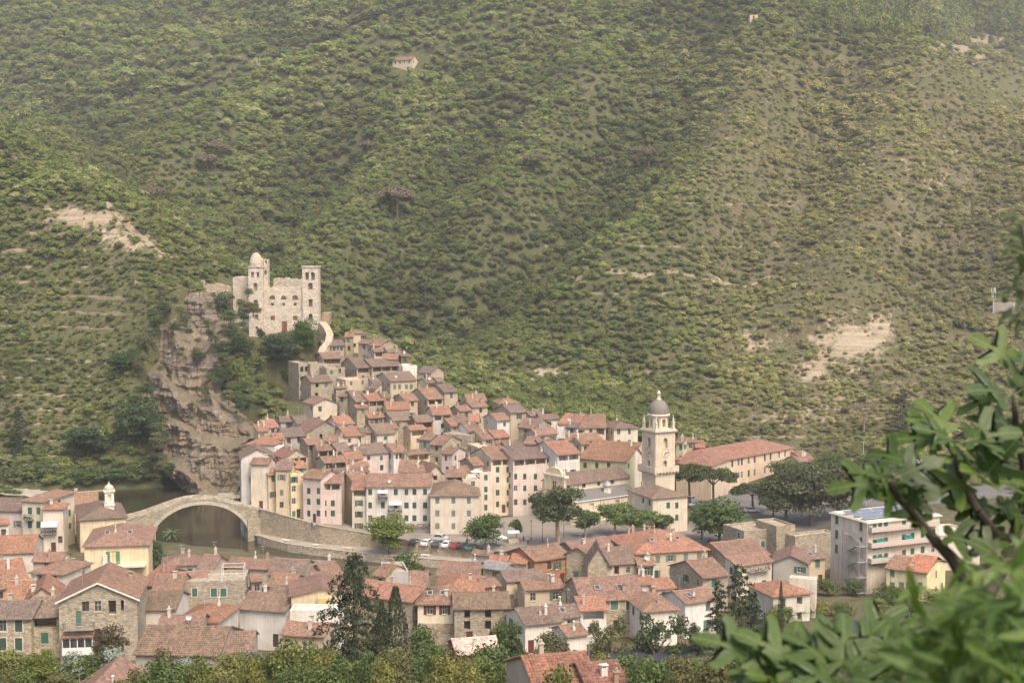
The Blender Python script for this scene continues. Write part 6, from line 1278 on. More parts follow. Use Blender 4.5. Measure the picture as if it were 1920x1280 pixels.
def cld(v): return float(np.interp(v, [c[0] for c in CLV], [c[1] for c in CLV]))
for i in range(92):
    e = (0, 1, 2, 1, 2, 0)[i % 6]; v = rnd.uniform(560, 890) if e == 0 else rnd.uniform(555, 790); lx = np.interp(v, [545,575,610,690,765,815,880], [345,318,288,272,278,298,310]); rx = np.interp(v, [545,575,610,650,690,730,765,790], [440,455,455,425,415,420,452,480])
    u = lx + rnd.uniform(-16, 10) if e == 0 else rx + rnd.uniform(-26, 22) if e == 1 else rnd.uniform(lx + 10, rx) ; w_ = rnd.uniform(16, 40) * (1 if e < 2 else .7 if v < 700 else .4); pp = at(u, v, cld(v) + (3.5 if e < 2 else .5))
    tree('shrub', u, v, v - w_ * .7, w_, rnd.choice([GRN, DGR, OLV, (.085, .085, .04), (.07, .09, .035)]), 'bush rooted in the ledges of the cliff below the castle', name='shrub', group='bushes on the cliff', p=pp)
for u, v, w_ in ((430,700,70),(450,735,60),(400,660,60),(450,660,60),(480,690,60),(420,740,50)): tree('shrub', u, v + 14, v - 26, w_, rnd.choice([GRN, DGR, OLV, (.08, .1, .03)]), 'scrubby bush on the steep slope below the castle', group='bushes under the castle')
for i in range(16): u = 20 + i * 23 + rnd.uniform(-8, 8); v = 902 + rnd.uniform(-6, 5) - max(0, 200 - u) * .04; tree('shrub', u, v, v - rnd.uniform(20, 42), rnd.uniform(40, 70), rnd.choice([GRN, (.07, .11, .03), (.10, .12, .05), (.05, .085, .03)]), 'green riverside bush on the far bank under the cliff', group='bushes on the far river bank')
for u, vb, vt, w_ in ((745,418,343,60),(292,394,345,36),(405,305,262,40),(388,332,285,40),(1215,330,270,40),(1005,330,285,44),(690,300,262,36)):
    tree('umbrella', u, vb, vt, w_, (.14, .12, .08), 'thin umbrella pine rising over the hillside wood', group='umbrella pines on the hill', bark=(.2, .16, .12))
# shrubs of the gardens at the slope foot
sh = []
for i in range(150):
    u = rnd.uniform(460, 1480) if i < 125 else rnd.uniform(-20, 460); d_ = rnd.uniform(128, 182); v = (1285 if u > 460 else 1300) + rnd.uniform(-34, 12); sh.append((u, v, d_))
sh += [(u, v, 176) for u, v in ((250,1268),(300,1262),(345,1262),(430,1262),(470,1262),(20,1276),(130,1266),(170,1262),(215,1258))]
sh += [(u + rnd.uniform(-14, 14), v + rnd.uniform(-8, 8), 205 + rnd.uniform(-10, 20)) for u, v in ((1540,1160),(1590,1150),(1640,1148),(1700,1140),(1760,1135),(1480,1170),(1500,1160),(1570,1175),(1640,1165),(1720,1165),(1450,1180),(1800,1140),(1840,1130),(1610,1115),(1655,1120),(1550,1120))]
for i, (u, v, d_) in enumerate(sh):
    blue = d_ == 176 and i % 2 == 0; hp = rnd.uniform(20, 50) if d_ < 184 else rnd.uniform(24, 40)
    ci_ = rnd.randrange(6); c = (.17, .20, .175) if blue else [GRN, (.075, .10, .03), (.10, .115, .035), (.085, .085, .035), (.06, .085, .03), (.13, .13, .04)][ci_]; cn_ = ['green', 'fresh green', 'yellowish green', 'olive brown', 'dark green', 'mustard green'][ci_]
    tree('shrub', u, v, v - hp, rnd.uniform(50, 95) * (1 if d_ < 184 else .8), c, 'silvery blue green bush in front of the low barn' if blue else (f'{cn_} garden bush below the apartment block' if d_ > 184 else f"{cn_} bush on the wild slope below the {'left gardens' if u < 460 else 'cedar and cypresses' if u < 800 else 'old stone house' if u < 1060 else 'dark shade net'}"), name='shrub', d=d_ if d_ < 184 else None, group='bushes by the barn' if blue else ('garden bushes' if d_ > 184 else 'bushes on the near slope'))
# palm on the river bank
p = hit(322, 1016); p.z = max(p.z, .2); r = empty('palm_tree', p); b = MB(); b.tube((0, 0, -.5), (.1, 0, 2.0), .22, .17, 8); b.build('trunk', M['bark'], r, color=(.2, .15, .1))
for i in range(22):
    a = i * 2.4; el = .9 - (i / 22) * 1.3; b = MB(); pp = Vector((.1, 0, 2.0)); dr = Vector((math.cos(a) * math.cos(el), math.sin(a) * math.cos(el), math.sin(el)))
    for s_ in range(7):
        nx = pp + dr * .32; dr = (dr + Vector((0, 0, -.16))).normalized(); sd_ = dr.cross(Vector((0, 0, 1))).normalized()
        for sg in (-1, 1): b.quad([pp, nx, nx + sd_ * sg * .34 * (1 - s_ * .08) - Vector((0, 0, .14)), pp + sd_ * sg * .34 * (1 - s_ * .1) - Vector((0, 0, .14))])
        pp = nx
    b.build('frond', M['leaf'], r, color=(.10, .14, .07))
tag(r, 'low palm on the river bank under the bridge arch', 'palm')
# bare tree on the right hill foot
p = hit(1620, 812); r = empty('bare_tree', p); b = MB(); rg = random.Random(4)
def br(p0, dr, ln, rad, lv):
    e = p0 + dr * ln; b.tube(p0, e, rad, rad * .62, 5, cap=False)
    if lv:
        for _ in range(4): br(e, (dr + Vector((rg.uniform(-.75, .75), rg.uniform(-.75, .75), rg.uniform(-.1, .5)))).normalized(), ln * .68, rad * .6, lv - 1)
br(Vector((0, 0, -.5)), Vector((0, 0, 1)), 4.2, .3, 4); b.build('branches', M['bark'], r, color=(.30, .25, .2)); tag(r, 'leafless grey tree at the foot of the eroded slope', 'tree')

# ------------------------------------------------------------- the wooded hillside
FAR = []
for kd, n, ls in (('round', 1150, .078), ('round', 1150, .074), ('shrub', 800, .095), ('shrub', 800, .09), ('airy', 800, .065), ('umbrella', 900, .065), ('conifer', 900, .07), ('round', 1150, .08)):
    P, Q = crown_points(kd, n, 11 + len(FAR) * 7); Q = Q * .6 + (P - np.array([0, 0, .35])) * 1.6; FAR.append((kd, P, Q, ls))
far_i = [leaf_mesh('wild_crown', P, Q, ls, M['leaf_i'], i) for i, (kd, P, Q, ls) in enumerate(FAR)]
far_o = [leaf_mesh('crown', P, Q, ls, M['leaf'], i) for i, (kd, P, Q, ls) in enumerate(FAR)]
ftr = trunk_mesh('round', 3)
rs = np.random.default_rng(5); pts = []
for (ya, yb, st) in ((385, 560, 2.6), (560, 720, 3.1), (720, 950, 4.2), (950, 1500, 6.4)):
    X_, Y_ = np.meshgrid(np.arange(-.42 * yb - 20, .42 * yb + 20, st), np.arange(ya, yb, st)); X_ = (X_ + rs.uniform(-.5, .5, X_.shape) * st).ravel(); Y_ = (Y_ + rs.uniform(-.5, .5, Y_.shape) * st).ravel(); pts.append(np.stack([X_, Y_, np.full(len(X_), st)], 1))
X_, Y_ = np.meshgrid(np.arange(20, 330, 1.75), np.arange(425, 800, 1.75)); X_ = (X_ + rs.uniform(-.5, .5, X_.shape) * 1.75).ravel(); Y_ = (Y_ + rs.uniform(-.5, .5, Y_.shape) * 1.75).ravel(); uu_ = 960 + FPX * X_ / Y_; kk_ = (rs.random(len(X_)) < .62 * sstep(1120, 1420, uu_)) & (uu_ < 2000); pts.append(np.stack([X_[kk_], Y_[kk_], np.full(kk_.sum(), 1.15)], 1))
X_, Y_ = np.meshgrid(np.arange(-215, -105, 1.8), np.arange(405, 545, 1.8)); X_ = (X_ + rs.uniform(-.5, .5, X_.shape) * 1.8).ravel(); Y_ = (Y_ + rs.uniform(-.5, .5, Y_.shape) * 1.8).ravel(); kk_ = rs.random(len(X_)) < .55; pts.append(np.stack([X_[kk_], Y_[kk_], np.full(kk_.sum(), 1.2)], 1))
pts = np.concatenate(pts); Zp = ztv(pts[:, 0], pts[:, 1]); U_, V_ = pixv(pts[:, 0], pts[:, 1], Zp)
ok = (U_ > -140) & (U_ < 2060) & (V_ > -110) & (V_ < 930)
vil = [(-90, 0)]
VP = [tuple(at(u, v, d)[:2]) for u, v, d in ((446,850,340),(470,800,388),(528,795,395),(536,690,455),(600,640,474),(660,612,492),(760,655,482),(870,725,455),(1010,765,430),(1150,775,425),(1215,800,418),(1330,825,425),(1500,825,440),(1500,900,405),(1250,905,360),(1250,1000,335),(446,990,335))]
ok &= ~pip(pts[:, 0], pts[:, 1], VP) & ~pip(pts[:, 0], pts[:, 1], ROAD) & ~pip(pts[:, 0], pts[:, 1], SQUARE) & (pdist(pts[:, 0], pts[:, 1], CASTLE_FOOT) > 3) & ~pip(pts[:, 0], pts[:, 1], CASTLE_FOOT)
ok &= ~(pip(pts[:, 0], pts[:, 1], RIVER) | (pdist(pts[:, 0], pts[:, 1], RIVER) < 2.0))
for h in HS:
    if h['zone'] == 'h': fh_ = foot(h, 2.0); dh_ = h['A'].y; fh_[0] = (fh_[0][0] * (1 - 5 / dh_), fh_[0][1] - 5); fh_[1] = (fh_[1][0] * (1 - 5 / dh_), fh_[1][1] - 5); ok &= ~pip(pts[:, 0], pts[:, 1], fh_)
CL = [(350,545),(432,545),(445,600),(400,650),(395,690),(405,730),(440,765),(485,790),(500,815),(490,845),(470,925),(345,927),(308,880),(296,815),(270,730),(280,650),(322,575)]
ok &= ~(pip(U_, V_, CL) & (pts[:, 1] < 480))
pts, Zp, U_, V_ = pts[ok], Zp[ok], U_[ok], V_[ok]; n = len(pts)
bare = blobs(U_, V_, BARE); gra = blobs(U_, V_, GRASS); dryz = sstep(1150, 1500, U_) * sstep(60, 150, V_)
nz = fbm(pts[:, 0] / 45, pts[:, 1] / 45, 61, 4); nz2 = fbm(pts[:, 0] / 16, pts[:, 1] / 16, 71, 3)
bare = bare * np.clip(.35 + 2.2 * (fbm(pts[:, 0] / 9, pts[:, 1] / 9, 95, 3) - .30), .15, 1.15); dens = 1.05 - 1.15 * bare - .2 * gra - .04 * dryz + (nz2 - .44) * 1.0 * (.1 + dryz + gra)
keep = rs.random(n) < np.clip(dens, .02, 1); pts, Zp, U_, V_, bare, gra, dryz, nz, nz2 = [a[keep] for a in (pts, Zp, U_, V_, bare, gra, dryz, nz, nz2)]; n = len(pts)
st = pts[:, 2]; size = st * np.minimum(2.7, 1.0 + np.exp(rs.normal(-.4, .45, n))) * (.85 + .5 * (nz - .3)) * (1 - .40 * dryz * (rs.random(n) < .8)) * (1 - .45 * np.minimum(1, gra + bare)); hgt = size * rs.uniform(.55, .88, n)
idx = rs.choice([0, 1, 7, 2, 3, 4, 0, 1], n); scrub = (dryz + gra + bare) * rs.random(n) > .35; idx = np.where(scrub, rs.choice([2, 3, 2, 3, 4, 6], n), idx)
idx = np.where(st < 1.5, rs.choice([2, 3], n), idx); pine = (st > 1.5) & (rs.random(n) < .045 + .10 * (nz > .55)) & ~scrub; idx = np.where(pine, rs.choice([5, 4], n), idx); hgt = np.where(pine, size * 1.5, hgt)
topright = (U_ > 1550) & (V_ < 75); idx = np.where(topright, rs.choice([6, 4, 0], n), idx); hgt = np.where(topright, size * 1.9, hgt)
pal = np.array([(.056, .078, .030), (.072, .092, .034), (.046, .064, .028), (.095, .108, .042), (.115, .12, .07), (.085, .084, .05), (.13, .135, .095)])
w0 = np.stack([np.full(n, 1.0), np.full(n, 1.0), 1.2 * (nz < .48) + .2, .5 + .8 * gra, .35 + .9 * dryz, .3 + 1.2 * dryz + .8 * bare, .12 + 1.4 * np.exp(-(((U_ - 850) / 130) ** 2 + ((V_ - 215) / 35) ** 2)) + 1.5 * np.exp(-(((U_ - 560) / 130) ** 2 + ((V_ - 185 - (560 - U_) * .25) / 18) ** 2)) + 1.2 * np.exp(-(((U_ - 990) / 90) ** 2 + ((V_ - 65) / 22) ** 2)) + .9 * np.exp(-(((U_ - 270) / 120) ** 2 + ((V_ - 130) / 50) ** 2)) + 1.0 * np.exp(-(((U_ - 350) / 60) ** 2 + ((V_ - 470) / 40) ** 2))], 1)
w0 *= np.array([1, 1, 1, 1, 1, 1, 1.0]); cw = np.cumsum(w0 / w0.sum(1, keepdims=True), 1); pick = (rs.random(n)[:, None] > cw).sum(1).clip(0, 6)
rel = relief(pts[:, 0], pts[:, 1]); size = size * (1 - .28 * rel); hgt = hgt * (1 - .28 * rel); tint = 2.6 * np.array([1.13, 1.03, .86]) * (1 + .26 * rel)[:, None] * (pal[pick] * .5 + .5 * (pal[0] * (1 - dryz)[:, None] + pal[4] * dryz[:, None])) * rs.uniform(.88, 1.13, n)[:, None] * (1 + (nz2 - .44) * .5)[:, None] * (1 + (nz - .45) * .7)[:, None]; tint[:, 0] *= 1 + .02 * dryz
big = np.argsort(-(size * (idx != 2) * (idx != 3) * (st > 1.5) / pts[:, 1]))[:230]; isb = np.zeros(n, bool); isb[big] = True
KN = ['broad', 'broad', 'low', 'low', 'open crowned', 'umbrella shaped', 'pointed', 'broad']
for i in np.where(isb)[0]:
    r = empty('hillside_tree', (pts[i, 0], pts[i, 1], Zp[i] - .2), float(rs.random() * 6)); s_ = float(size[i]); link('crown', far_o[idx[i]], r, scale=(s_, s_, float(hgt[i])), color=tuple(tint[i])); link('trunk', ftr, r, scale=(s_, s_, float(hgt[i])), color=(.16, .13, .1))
    tn = ['green', 'green', 'dark green', 'yellow green', 'olive green', 'brownish', 'silver grey'][pick[i]]; zone = 'dry right slope' if dryz[i] > .5 else 'terraced left slope' if U_[i] < 420 and V_[i] > 420 else 'wooded hillside above the village'
    tag(r, f"{KN[idx[i]]} {tn} tree on the {zone}", 'tree', 'single trees of the hillside')
rest = np.where(~isb)[0]; m = len(rest); me = bpy.data.meshes.new('hillside_wood'); me.vertices.add(m); me.vertices.foreach_set('co', np.stack([pts[rest, 0], pts[rest, 1], Zp[rest] - .15], 1).ravel().astype(np.float32))
def attr(nm, ty, data, key): a = me.attributes.new(nm, ty, 'POINT'); a.data.foreach_set(key, data)
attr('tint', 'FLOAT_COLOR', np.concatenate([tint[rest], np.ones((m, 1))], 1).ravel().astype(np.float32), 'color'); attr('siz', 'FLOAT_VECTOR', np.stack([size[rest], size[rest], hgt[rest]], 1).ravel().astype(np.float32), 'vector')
attr('rz', 'FLOAT_VECTOR', np.stack([rs.normal(size=m) * .08, rs.normal(size=m) * .08, rs.random(m) * 6.28], 1).ravel().astype(np.float32), 'vector'); attr('idx', 'INT', idx[rest].astype(np.int32), 'value')
pc = bpy.data.collections.new('wild_crowns')
for i, fm in enumerate(far_i): o = bpy.data.objects.new('wild_crown_%02d' % i, fm); pc.objects.link(o)
ng = bpy.data.node_groups.new('scatter_wood', 'GeometryNodeTree'); ng.interface.new_socket('Geometry', in_out='INPUT', socket_type='NodeSocketGeometry'); ng.interface.new_socket('Geometry', in_out='OUTPUT', socket_type='NodeSocketGeometry')
gi, go = ng.nodes.new('NodeGroupInput'), ng.nodes.new('NodeGroupOutput'); iop = ng.nodes.new('GeometryNodeInstanceOnPoints'); ci = ng.nodes.new('GeometryNodeCollectionInfo'); ci.inputs['Collection'].default_value = pc; ci.inputs['Separate Children'].default_value = True; ci.inputs['Reset Children'].default_value = True
def na(nm, ty): a = ng.nodes.new('GeometryNodeInputNamedAttribute'); a.data_type = ty; a.inputs['Name'].default_value = nm; return a.outputs['Attribute']
mp_ = ng.nodes.new('GeometryNodeMeshToPoints'); ng.links.new(gi.outputs[0], mp_.inputs['Mesh']); ng.links.new(mp_.outputs[0], iop.inputs['Points']); ng.links.new(ci.outputs[0], iop.inputs['Instance']); iop.inputs['Pick Instance'].default_value = True
ng.links.new(na('idx', 'INT'), iop.inputs['Instance Index']); ng.links.new(na('siz', 'FLOAT_VECTOR'), iop.inputs['Scale'])
e2r = ng.nodes.new('FunctionNodeEulerToRotation'); ng.links.new(na('rz', 'FLOAT_VECTOR'), e2r.inputs[0]); ng.links.new(e2r.outputs[0], iop.inputs['Rotation']); ng.links.new(iop.outputs[0], go.inputs[0])
wo = link('hillside_wood', me); md = wo.modifiers.new('scatter', 'NODES'); md.node_group = ng; tag(wo, 'dense green mixed wood and scrub covering the hillside', 'wood', kind='stuff')
print('wood instances', m)
# ------------------------------------------------------------- dry stone terrace walls and hill paths
def contour(x0, x1, z_, ya, yb, step=2.5):
    out = []; Y = np.arange(ya, yb, 1.5)
    for x in np.arange(x0, x1, step):
        g = ztv(np.full(len(Y), x), Y); i = np.argmax(g > z_)
        if g[i] > z_ and i > 0: out.append(Vector((x, Y[i], z_)))
        else: out.append(None)
    return out
def terrace(x0, x1, zs, ya, yb, label, grp, seed):
    rg = random.Random(seed)
    for z_ in zs:
        a = x0 + rg.uniform(0, (x1 - x0) * .25); c = x1 - rg.uniform(0, (x1 - x0) * .25); run = []
        pts_ = contour(a, c, z_, ya, yb) + [None]
        for p in pts_:
            if p is not None and (not run or abs(p.y - run[-1].y) < 5): run.append(p)
            else:
                if len(run) > 6:
                    b = MB(); hs_ = [.9 + rg.uniform(-.35, .5) for _ in run]
                    for i in range(len(run) - 1):
                        p0, p1 = run[i], run[i + 1]; t0, t1 = hs_[i], hs_[i + 1]
                        b.quad([(p0.x, p0.y - .9, p0.z - 1.2), (p1.x, p1.y - .9, p1.z - 1.2), (p1.x, p1.y - .8, p1.z + t1 - .6), (p0.x, p0.y - .8, p0.z + t0 - .6)]); b.quad([(p0.x, p0.y - .8, p0.z + t0 - .6), (p1.x, p1.y - .8, p1.z + t1 - .6), (p1.x, p1.y + .6, p1.z + t1 - .5), (p0.x, p0.y + .6, p0.z + t0 - .5)])
                    tag(b.build('terrace_wall', M['stone'], color=(.36, .31, .235)), label, 'terrace wall', grp)
                run = [p] if p is not None else []
terrace(-190, -112, [8, 12, 16, 20, 24, 28.5, 33, 38, 43, 48, 53, 58, 63, 69, 75], 400, 540, 'low dry stone terrace wall on the green left slope', 'terrace walls of the left slope', 3)
terrace(55, 165, [11, 15, 19.5, 24, 29], 420, 560, 'low dry stone terrace wall at the dry hill foot behind the school', 'terrace walls behind the school', 5)
terrace(10, 140, [52, 70, 88], 480, 680, 'overgrown stone terrace wall across the dry right hillside', 'terrace walls of the right hillside', 8)
M['track'] = m_paving('dirt_track', (.20, .16, .105), (.34, .28, .19), .4)
def hill_path(pxs, w_, name='path'):
    P = [hit(u, v, 380) for u, v in pxs]; Q = []
    for a, c in zip(P, P[1:]):
        for k in range(8): q = a.lerp(c, k / 8); Q.append(Vector((q.x, q.y, 0)))
    b = MB(); rows = []
    for i, q in enumerate(Q):
        d = (Q[min(i + 1, len(Q) - 1)] - Q[max(i - 1, 0)]).normalized(); nn = Vector((-d.y, d.x, 0)) * w_ / 2 * rnd.uniform(.7, 1.3); rows.append([Vector((e.x, e.y, zt(e.x, e.y) + .35)) for e in (q - nn, q, q + nn)])
    for r0, r1 in zip(rows, rows[1:]):
        for k in (0, 1): b.quad([r0[k], r1[k], r1[k + 1], r0[k + 1]])
    tag(b.build(name, M['track']), kind='structure')
def field(pxs):
    c = (sum(p[0] for p in pxs) / len(pxs), sum(p[1] for p in pxs) / len(pxs)); b = MB(); n = 6; ring = lambda k: [hit(c[0] + (u - c[0]) * k / n, c[1] + (v - c[1]) * k / n, 860) + Vector((0, 0, 1.2)) for u, v in pxs]
    R0 = [hit(*c, 860) + Vector((0, 0, 1.2))] * len(pxs)
    for k in range(1, n + 1):
        R1 = ring(k)
        for i in range(len(pxs)): j = (i + 1) % len(pxs); b.quad([R0[i], R1[i], R1[j], R0[j]] if k > 1 else [R0[0], R1[i], R1[j]])
        R0 = R1
    tag(b.build('field', M['track']), kind='structure')
field([(1742,80),(1790,72),(1850,68),(1884,74),(1860,92),(1842,112),(1828,128),(1812,118),(1790,100)])
hill_path([(-10,283),(70,312),(150,348),(205,392),(245,432),(290,470),(326,490)], 2.2); hill_path([(1080,528),(1200,522),(1320,526),(1440,520),(1500,530)], 2.0)
# ------------------------------------------------------------- cars, masts, flags, people, nets
def car_parts():
    prof = [(-2.05, .35), (-2.1, .62), (-1.95, .88), (-1.55, .98), (-1.0, 1.38), (-.55, 1.46), (.45, 1.44), (1.0, 1.02), (1.85, .84), (2.08, .62), (2.05, .35)]
    b = MB(); n = len(prof)
    def half(z): return .84 if z < .9 else .84 - (z - .9) * .36
    for (x0, z0), (x1, z1) in zip(prof, prof[1:]): b.quad([(x0, -half(z0), z0), (x0, half(z0), z0), (x1, half(z1), z1), (x1, -half(z1), z1)])
    for s_ in (-1, 1):
        low = [p for p in prof if p[1] <= .99]; pts = [(x, s_ * half(z), z) for x, z in prof]; b.quad(pts if s_ > 0 else pts[::-1])
    b.quad([(-2.05, -.84, .35), (2.05, -.84, .35), (2.05, .84, .35), (-2.05, .84, .35)]); body = b.mesh('body', [M['carpaint']])
    g = MB()
    for s_ in (-1, 1):
        q = [(-1.35, .99), (-.95, 1.33), (-.5, 1.4), (.4, 1.38), (.85, 1.04)]; p = [(x, s_ * (half(z) + .015), z) for x, z in q]; g.quad(p if s_ > 0 else p[::-1])
    g.quad([(.98, -.72, 1.06), (.98, .72, 1.06), (.50, .6, 1.43), (.50, -.6, 1.43)]); g.quad([(-1.5, .7, 1.05), (-1.5, -.7, 1.05), (-1.03, -.6, 1.38), (-1.03, .6, 1.38)])
    gl = g.mesh('glazing', [M['glass']])
    w_ = MB(); w_.lathe([(0.0, -.1), (.31, -.1), (.31, .1), (0.0, .1)], 14); w_.v = [(x, z, y) for x, y, z in w_.v]; tyre = w_.mesh('tyre', [M['rubber']]); w_ = MB(); w_.lathe([(0.0, -.11), (.19, -.11), (.19, .11), (0, .11)], 10); w_.v = [(x, z, y) for x, y, z in w_.v]; rim = w_.mesh('rim', [M['metal']])
    l_ = MB(); l_.box(-.04, .04, -.17, .17, -.07, .07); lamp = l_.mesh('lamp', [M['metal']]); return body, gl, tyre, rim, lamp
CARP = car_parts()
def car(u, v, yaw, col, label, z=None, sc_=1.0, group='parked cars'):
    p = onz(u, v, z) if z is not None else hit(u, v); r = empty('parked_car', p, R(yaw)); k = sc_
    if z is None: p.z = zt(p.x, p.y); r.location = p
    link('body', CARP[0], r, color=col, scale=(k, k, k * (1.12 if sc_ > 1 else 1))); link('glazing', CARP[1], r, scale=(k, k, k * (1.12 if sc_ > 1 else 1)))
    for x in (-1.28, 1.3):
        for y in (-.78, .78): w_ = link('wheel', CARP[2], r, (x * k, y * k, .31)); link('rim', CARP[3], w_, color=(.4, .4, .4))
    for y in (-.6, .6): link('headlight', CARP[4], r, (2.03 * k, y * k, .68 * k), color=(.75, .75, .72)); link('tail_light', CARP[4], r, (-2.06 * k, y * k, .72 * k), color=(.35, .03, .03))
    tag(r, label, 'car', group)
WHT, DRK = (.72, .72, .70), (.03, .033, .036)
for u, v, y_, c, lb, s_ in ((777,1021,70,DRK,'dark parked car first in the row beside the bright green tree',1),(801,1022,66,WHT,'white parked car next to the dark car at the wall',1),(822,1014,160,(.45,.46,.46),'silver car parked before the garage arch of the cream house',1.06),(820,1024,72,(.05,.075,.07),'dark green parked car between two white cars',1),(839,1025,70,WHT,'white parked car beside the red car',1),(855,1027,65,(.28,.04,.05),'red parked car at the river wall',1),(869,1028,72,(.02,.02,.022),'black parked car beside the red car',1),(883,1030,68,(.05,.16,.14),'teal green parked car at the end of the row',1)): car(u, v, y_, c, lb, 3.3, s_)
car(1409, 960, 10, WHT, 'white hatchback parked on the road under the flat topped pine', 3.29); car(1296, 940, 60, WHT, 'white car parked between the priest house and the umbrella pines', 3.29); car(1303, 949, 20, WHT, 'white car parked beside the big tree on the road', 3.29); car(1322, 948, 15, (.3, .31, .32), 'grey car parked behind the big tree', 3.29)
for i in range(13): car(1705 + i * 12 + rnd.uniform(-2, 2), 872 + i * 1.0 + rnd.uniform(-2, 2), rnd.uniform(60, 100), rnd.choice([WHT, DRK, (.4, .4, .4), (.4, .05, .05), WHT, (.05, .08, .2)]), 'small car parked in the lot at the hill foot', group='cars in the hill foot car park')
def post_obj(name, p, build, label, cat, group=None, rz=0): r = empty(name, p, rz); build(r); tag(r, label, cat, group); return r
def street_lamp(r, h_=4.2, col=(.10, .10, .10)):
    b = MB(); b.tube((0, 0, -.3), (0, 0, h_), .07, .045, 8); b.lathe([(.14, 0), (.12, .6), (.07, .7)], 8); b.build('pole', M['metal'], r, color=col); b = MB(); b.lathe([(.05, h_), (.16, h_ + .12), (.2, h_ + .45), (.08, h_ + .6), (0, h_ + .7)], 8); b.build('lantern', M['metal'], r, color=(.3, .3, .28))
for u, v in ((996,1012),(1057,1008),(1017,1016),(945,1014)): post_obj('street_lamp', onz(u, v, 3.3), street_lamp, 'slim dark lantern post on the paved square', 'street lamp', 'lanterns on the square')
def arm_lamp(r):
    b = MB(); b.tube((0, 0, -.5), (0, 0, 5.0), .07, .05, 8); P = [Vector((0, 0, 5.0)), Vector((.25, 0, 5.5)), Vector((.8, 0, 5.75)), Vector((1.4, 0, 5.7))]; [b.tube(a, c, .04, .04, 6) for a, c in zip(P, P[1:])]; b.build('pole', M['metal'], r, color=(.3, .3, .28)); b = MB(); b.box(1.2, 1.9, -.14, .14, 5.58, 5.72); b.build('lamp_head', M['metal'], r, color=(.62, .62, .58))
p = at(537, 1246, 168); p.z = at(537, 1245, 168).z - 5.6; post_obj('street_lamp', p, arm_lamp, 'curved arm street lamp among bushes beside the drooping cedar', 'street lamp')
def mast(r):
    b = MB(); b.tube((0, 0, -1), (0, 0, 10), .22, .14, 8); b.build('pole', M['metal'], r, color=(.55, .55, .53))
    for i in range(6): a = i * 1.047; b = MB(); b.box(-.16, .16, -.08, .08, 6.2 + (i % 2) * 1.6, 8.4 + (i % 2) * 1.6); b.build('antenna_panel', M['metal'], r, loc=(math.cos(a) * .75, math.sin(a) * .75, 0), rot=(0, 0, a + 1.57), color=(.68, .68, .66))
    for z_ in (6.6, 8.2): b = MB(); b.lathe([(.75, z_), (.8, z_ + .08)], 10); b.lathe([(.0, z_), (.75, z_)], 10); b.build('platform', M['metal'], r, color=(.5, .5, .48))
p = hit(1862, 588); p.z -= .3; post_obj('telecom_mast', p, mast, 'telecom mast with white antenna panels on the dry hillside', 'mast')
def util(r):
    b = MB(); b.tube((0, 0, -.5), (0, 0, 8.5), .12, .08, 7); b.build('pole', M['metal'], r, color=(.62, .61, .58)); b = MB(); b.box(-.9, .9, -.05, .05, 8.2, 8.3); b.build('crossarm', M['metal'], r, color=(.6, .6, .57))
for u, v, lb in ((1618,880,'pale floodlight pole beside the grove'),(1624,945,'pale lamp pole rising behind the apartment block')): post_obj('light_pole', onz(u, v, 4), util, lb, 'pole')
p = at(112, 1262, 178); p.z = zt(p.x, p.y); post_obj('wooden_pole', p, lambda r: [MB().__class__(), (lambda b: (b.tube((0, 0, -.4), (.15, 0, 5.2), .09, .07, 7), b.build('pole', M['wood'], r, color=(.16, .13, .10))))(MB())], 'leaning wooden pole in the garden of the stone house', 'pole')
def flag(col):
    def f_(r):
        b = MB(); b.tube((0, 0, -.3), (0, 0, 5.2), .04, .03, 6); b.build('pole', M['metal'], r, color=(.6, .6, .6)); b = MB(); n = 8
        for i in range(n): x0, x1 = -i * .17, -(i + 1) * .17; y = lambda x: .16 * math.sin(x * 5); b.quad([(x0, y(x0), 4.1 + x0 * .15), (x1, y(x1), 4.1 + x1 * .15), (x1, y(x1), 5.1 + x1 * .25), (x0, y(x0), 5.1 + x0 * .25)])
        b.build('cloth', M['cloth'], r, color=col)
    return f_
post_obj('flag', onz(1374, 1024, 3.5), flag((.75, .75, .74)), 'white flag on a pole before the old stone house', 'flag', rz=R(180)); post_obj('flag', onz(1385, 1024, 3.5), flag((.05, .10, .35)), 'blue flag on a pole before the old stone house', 'flag')
# parasols
def parasol(r):
    b = MB(); b.tube((0, 0, 0), (0, 0, 2.3), .03, .03, 6); b.build('pole', M['wood'], r, color=(.4, .3, .2)); b = MB(); b.lathe([(1.5, 2.0), (.75, 2.35), (0, 2.6)], 8); b.build('canopy', M['cloth'], r, color=(.74, .72, .66)); b = MB(); b.lathe([(.35, 0), (.3, .12), (.05, .14)], 8); b.build('base', M['concrete'], r, color=(.4, .4, .38))
for hh in HS:
    if hh['typ'] == 'T' and abs(hh['u'] - 885) < 3 and hh['zone'] == 'v': c_ = hh['root']; q = c_.location + Vector((hh['W'] * .7, 2.0, hh['He'] - .45)); post_obj('parasol', q, parasol, 'white parasol on the roof terrace of a cream house', 'parasol')
for u, v in ((892,1024),(928,1020),(940,1024)): post_obj('parasol', onz(u, v, 3.3), parasol, 'pale cafe parasol by the river wall on the square', 'parasol', 'cafe parasols')
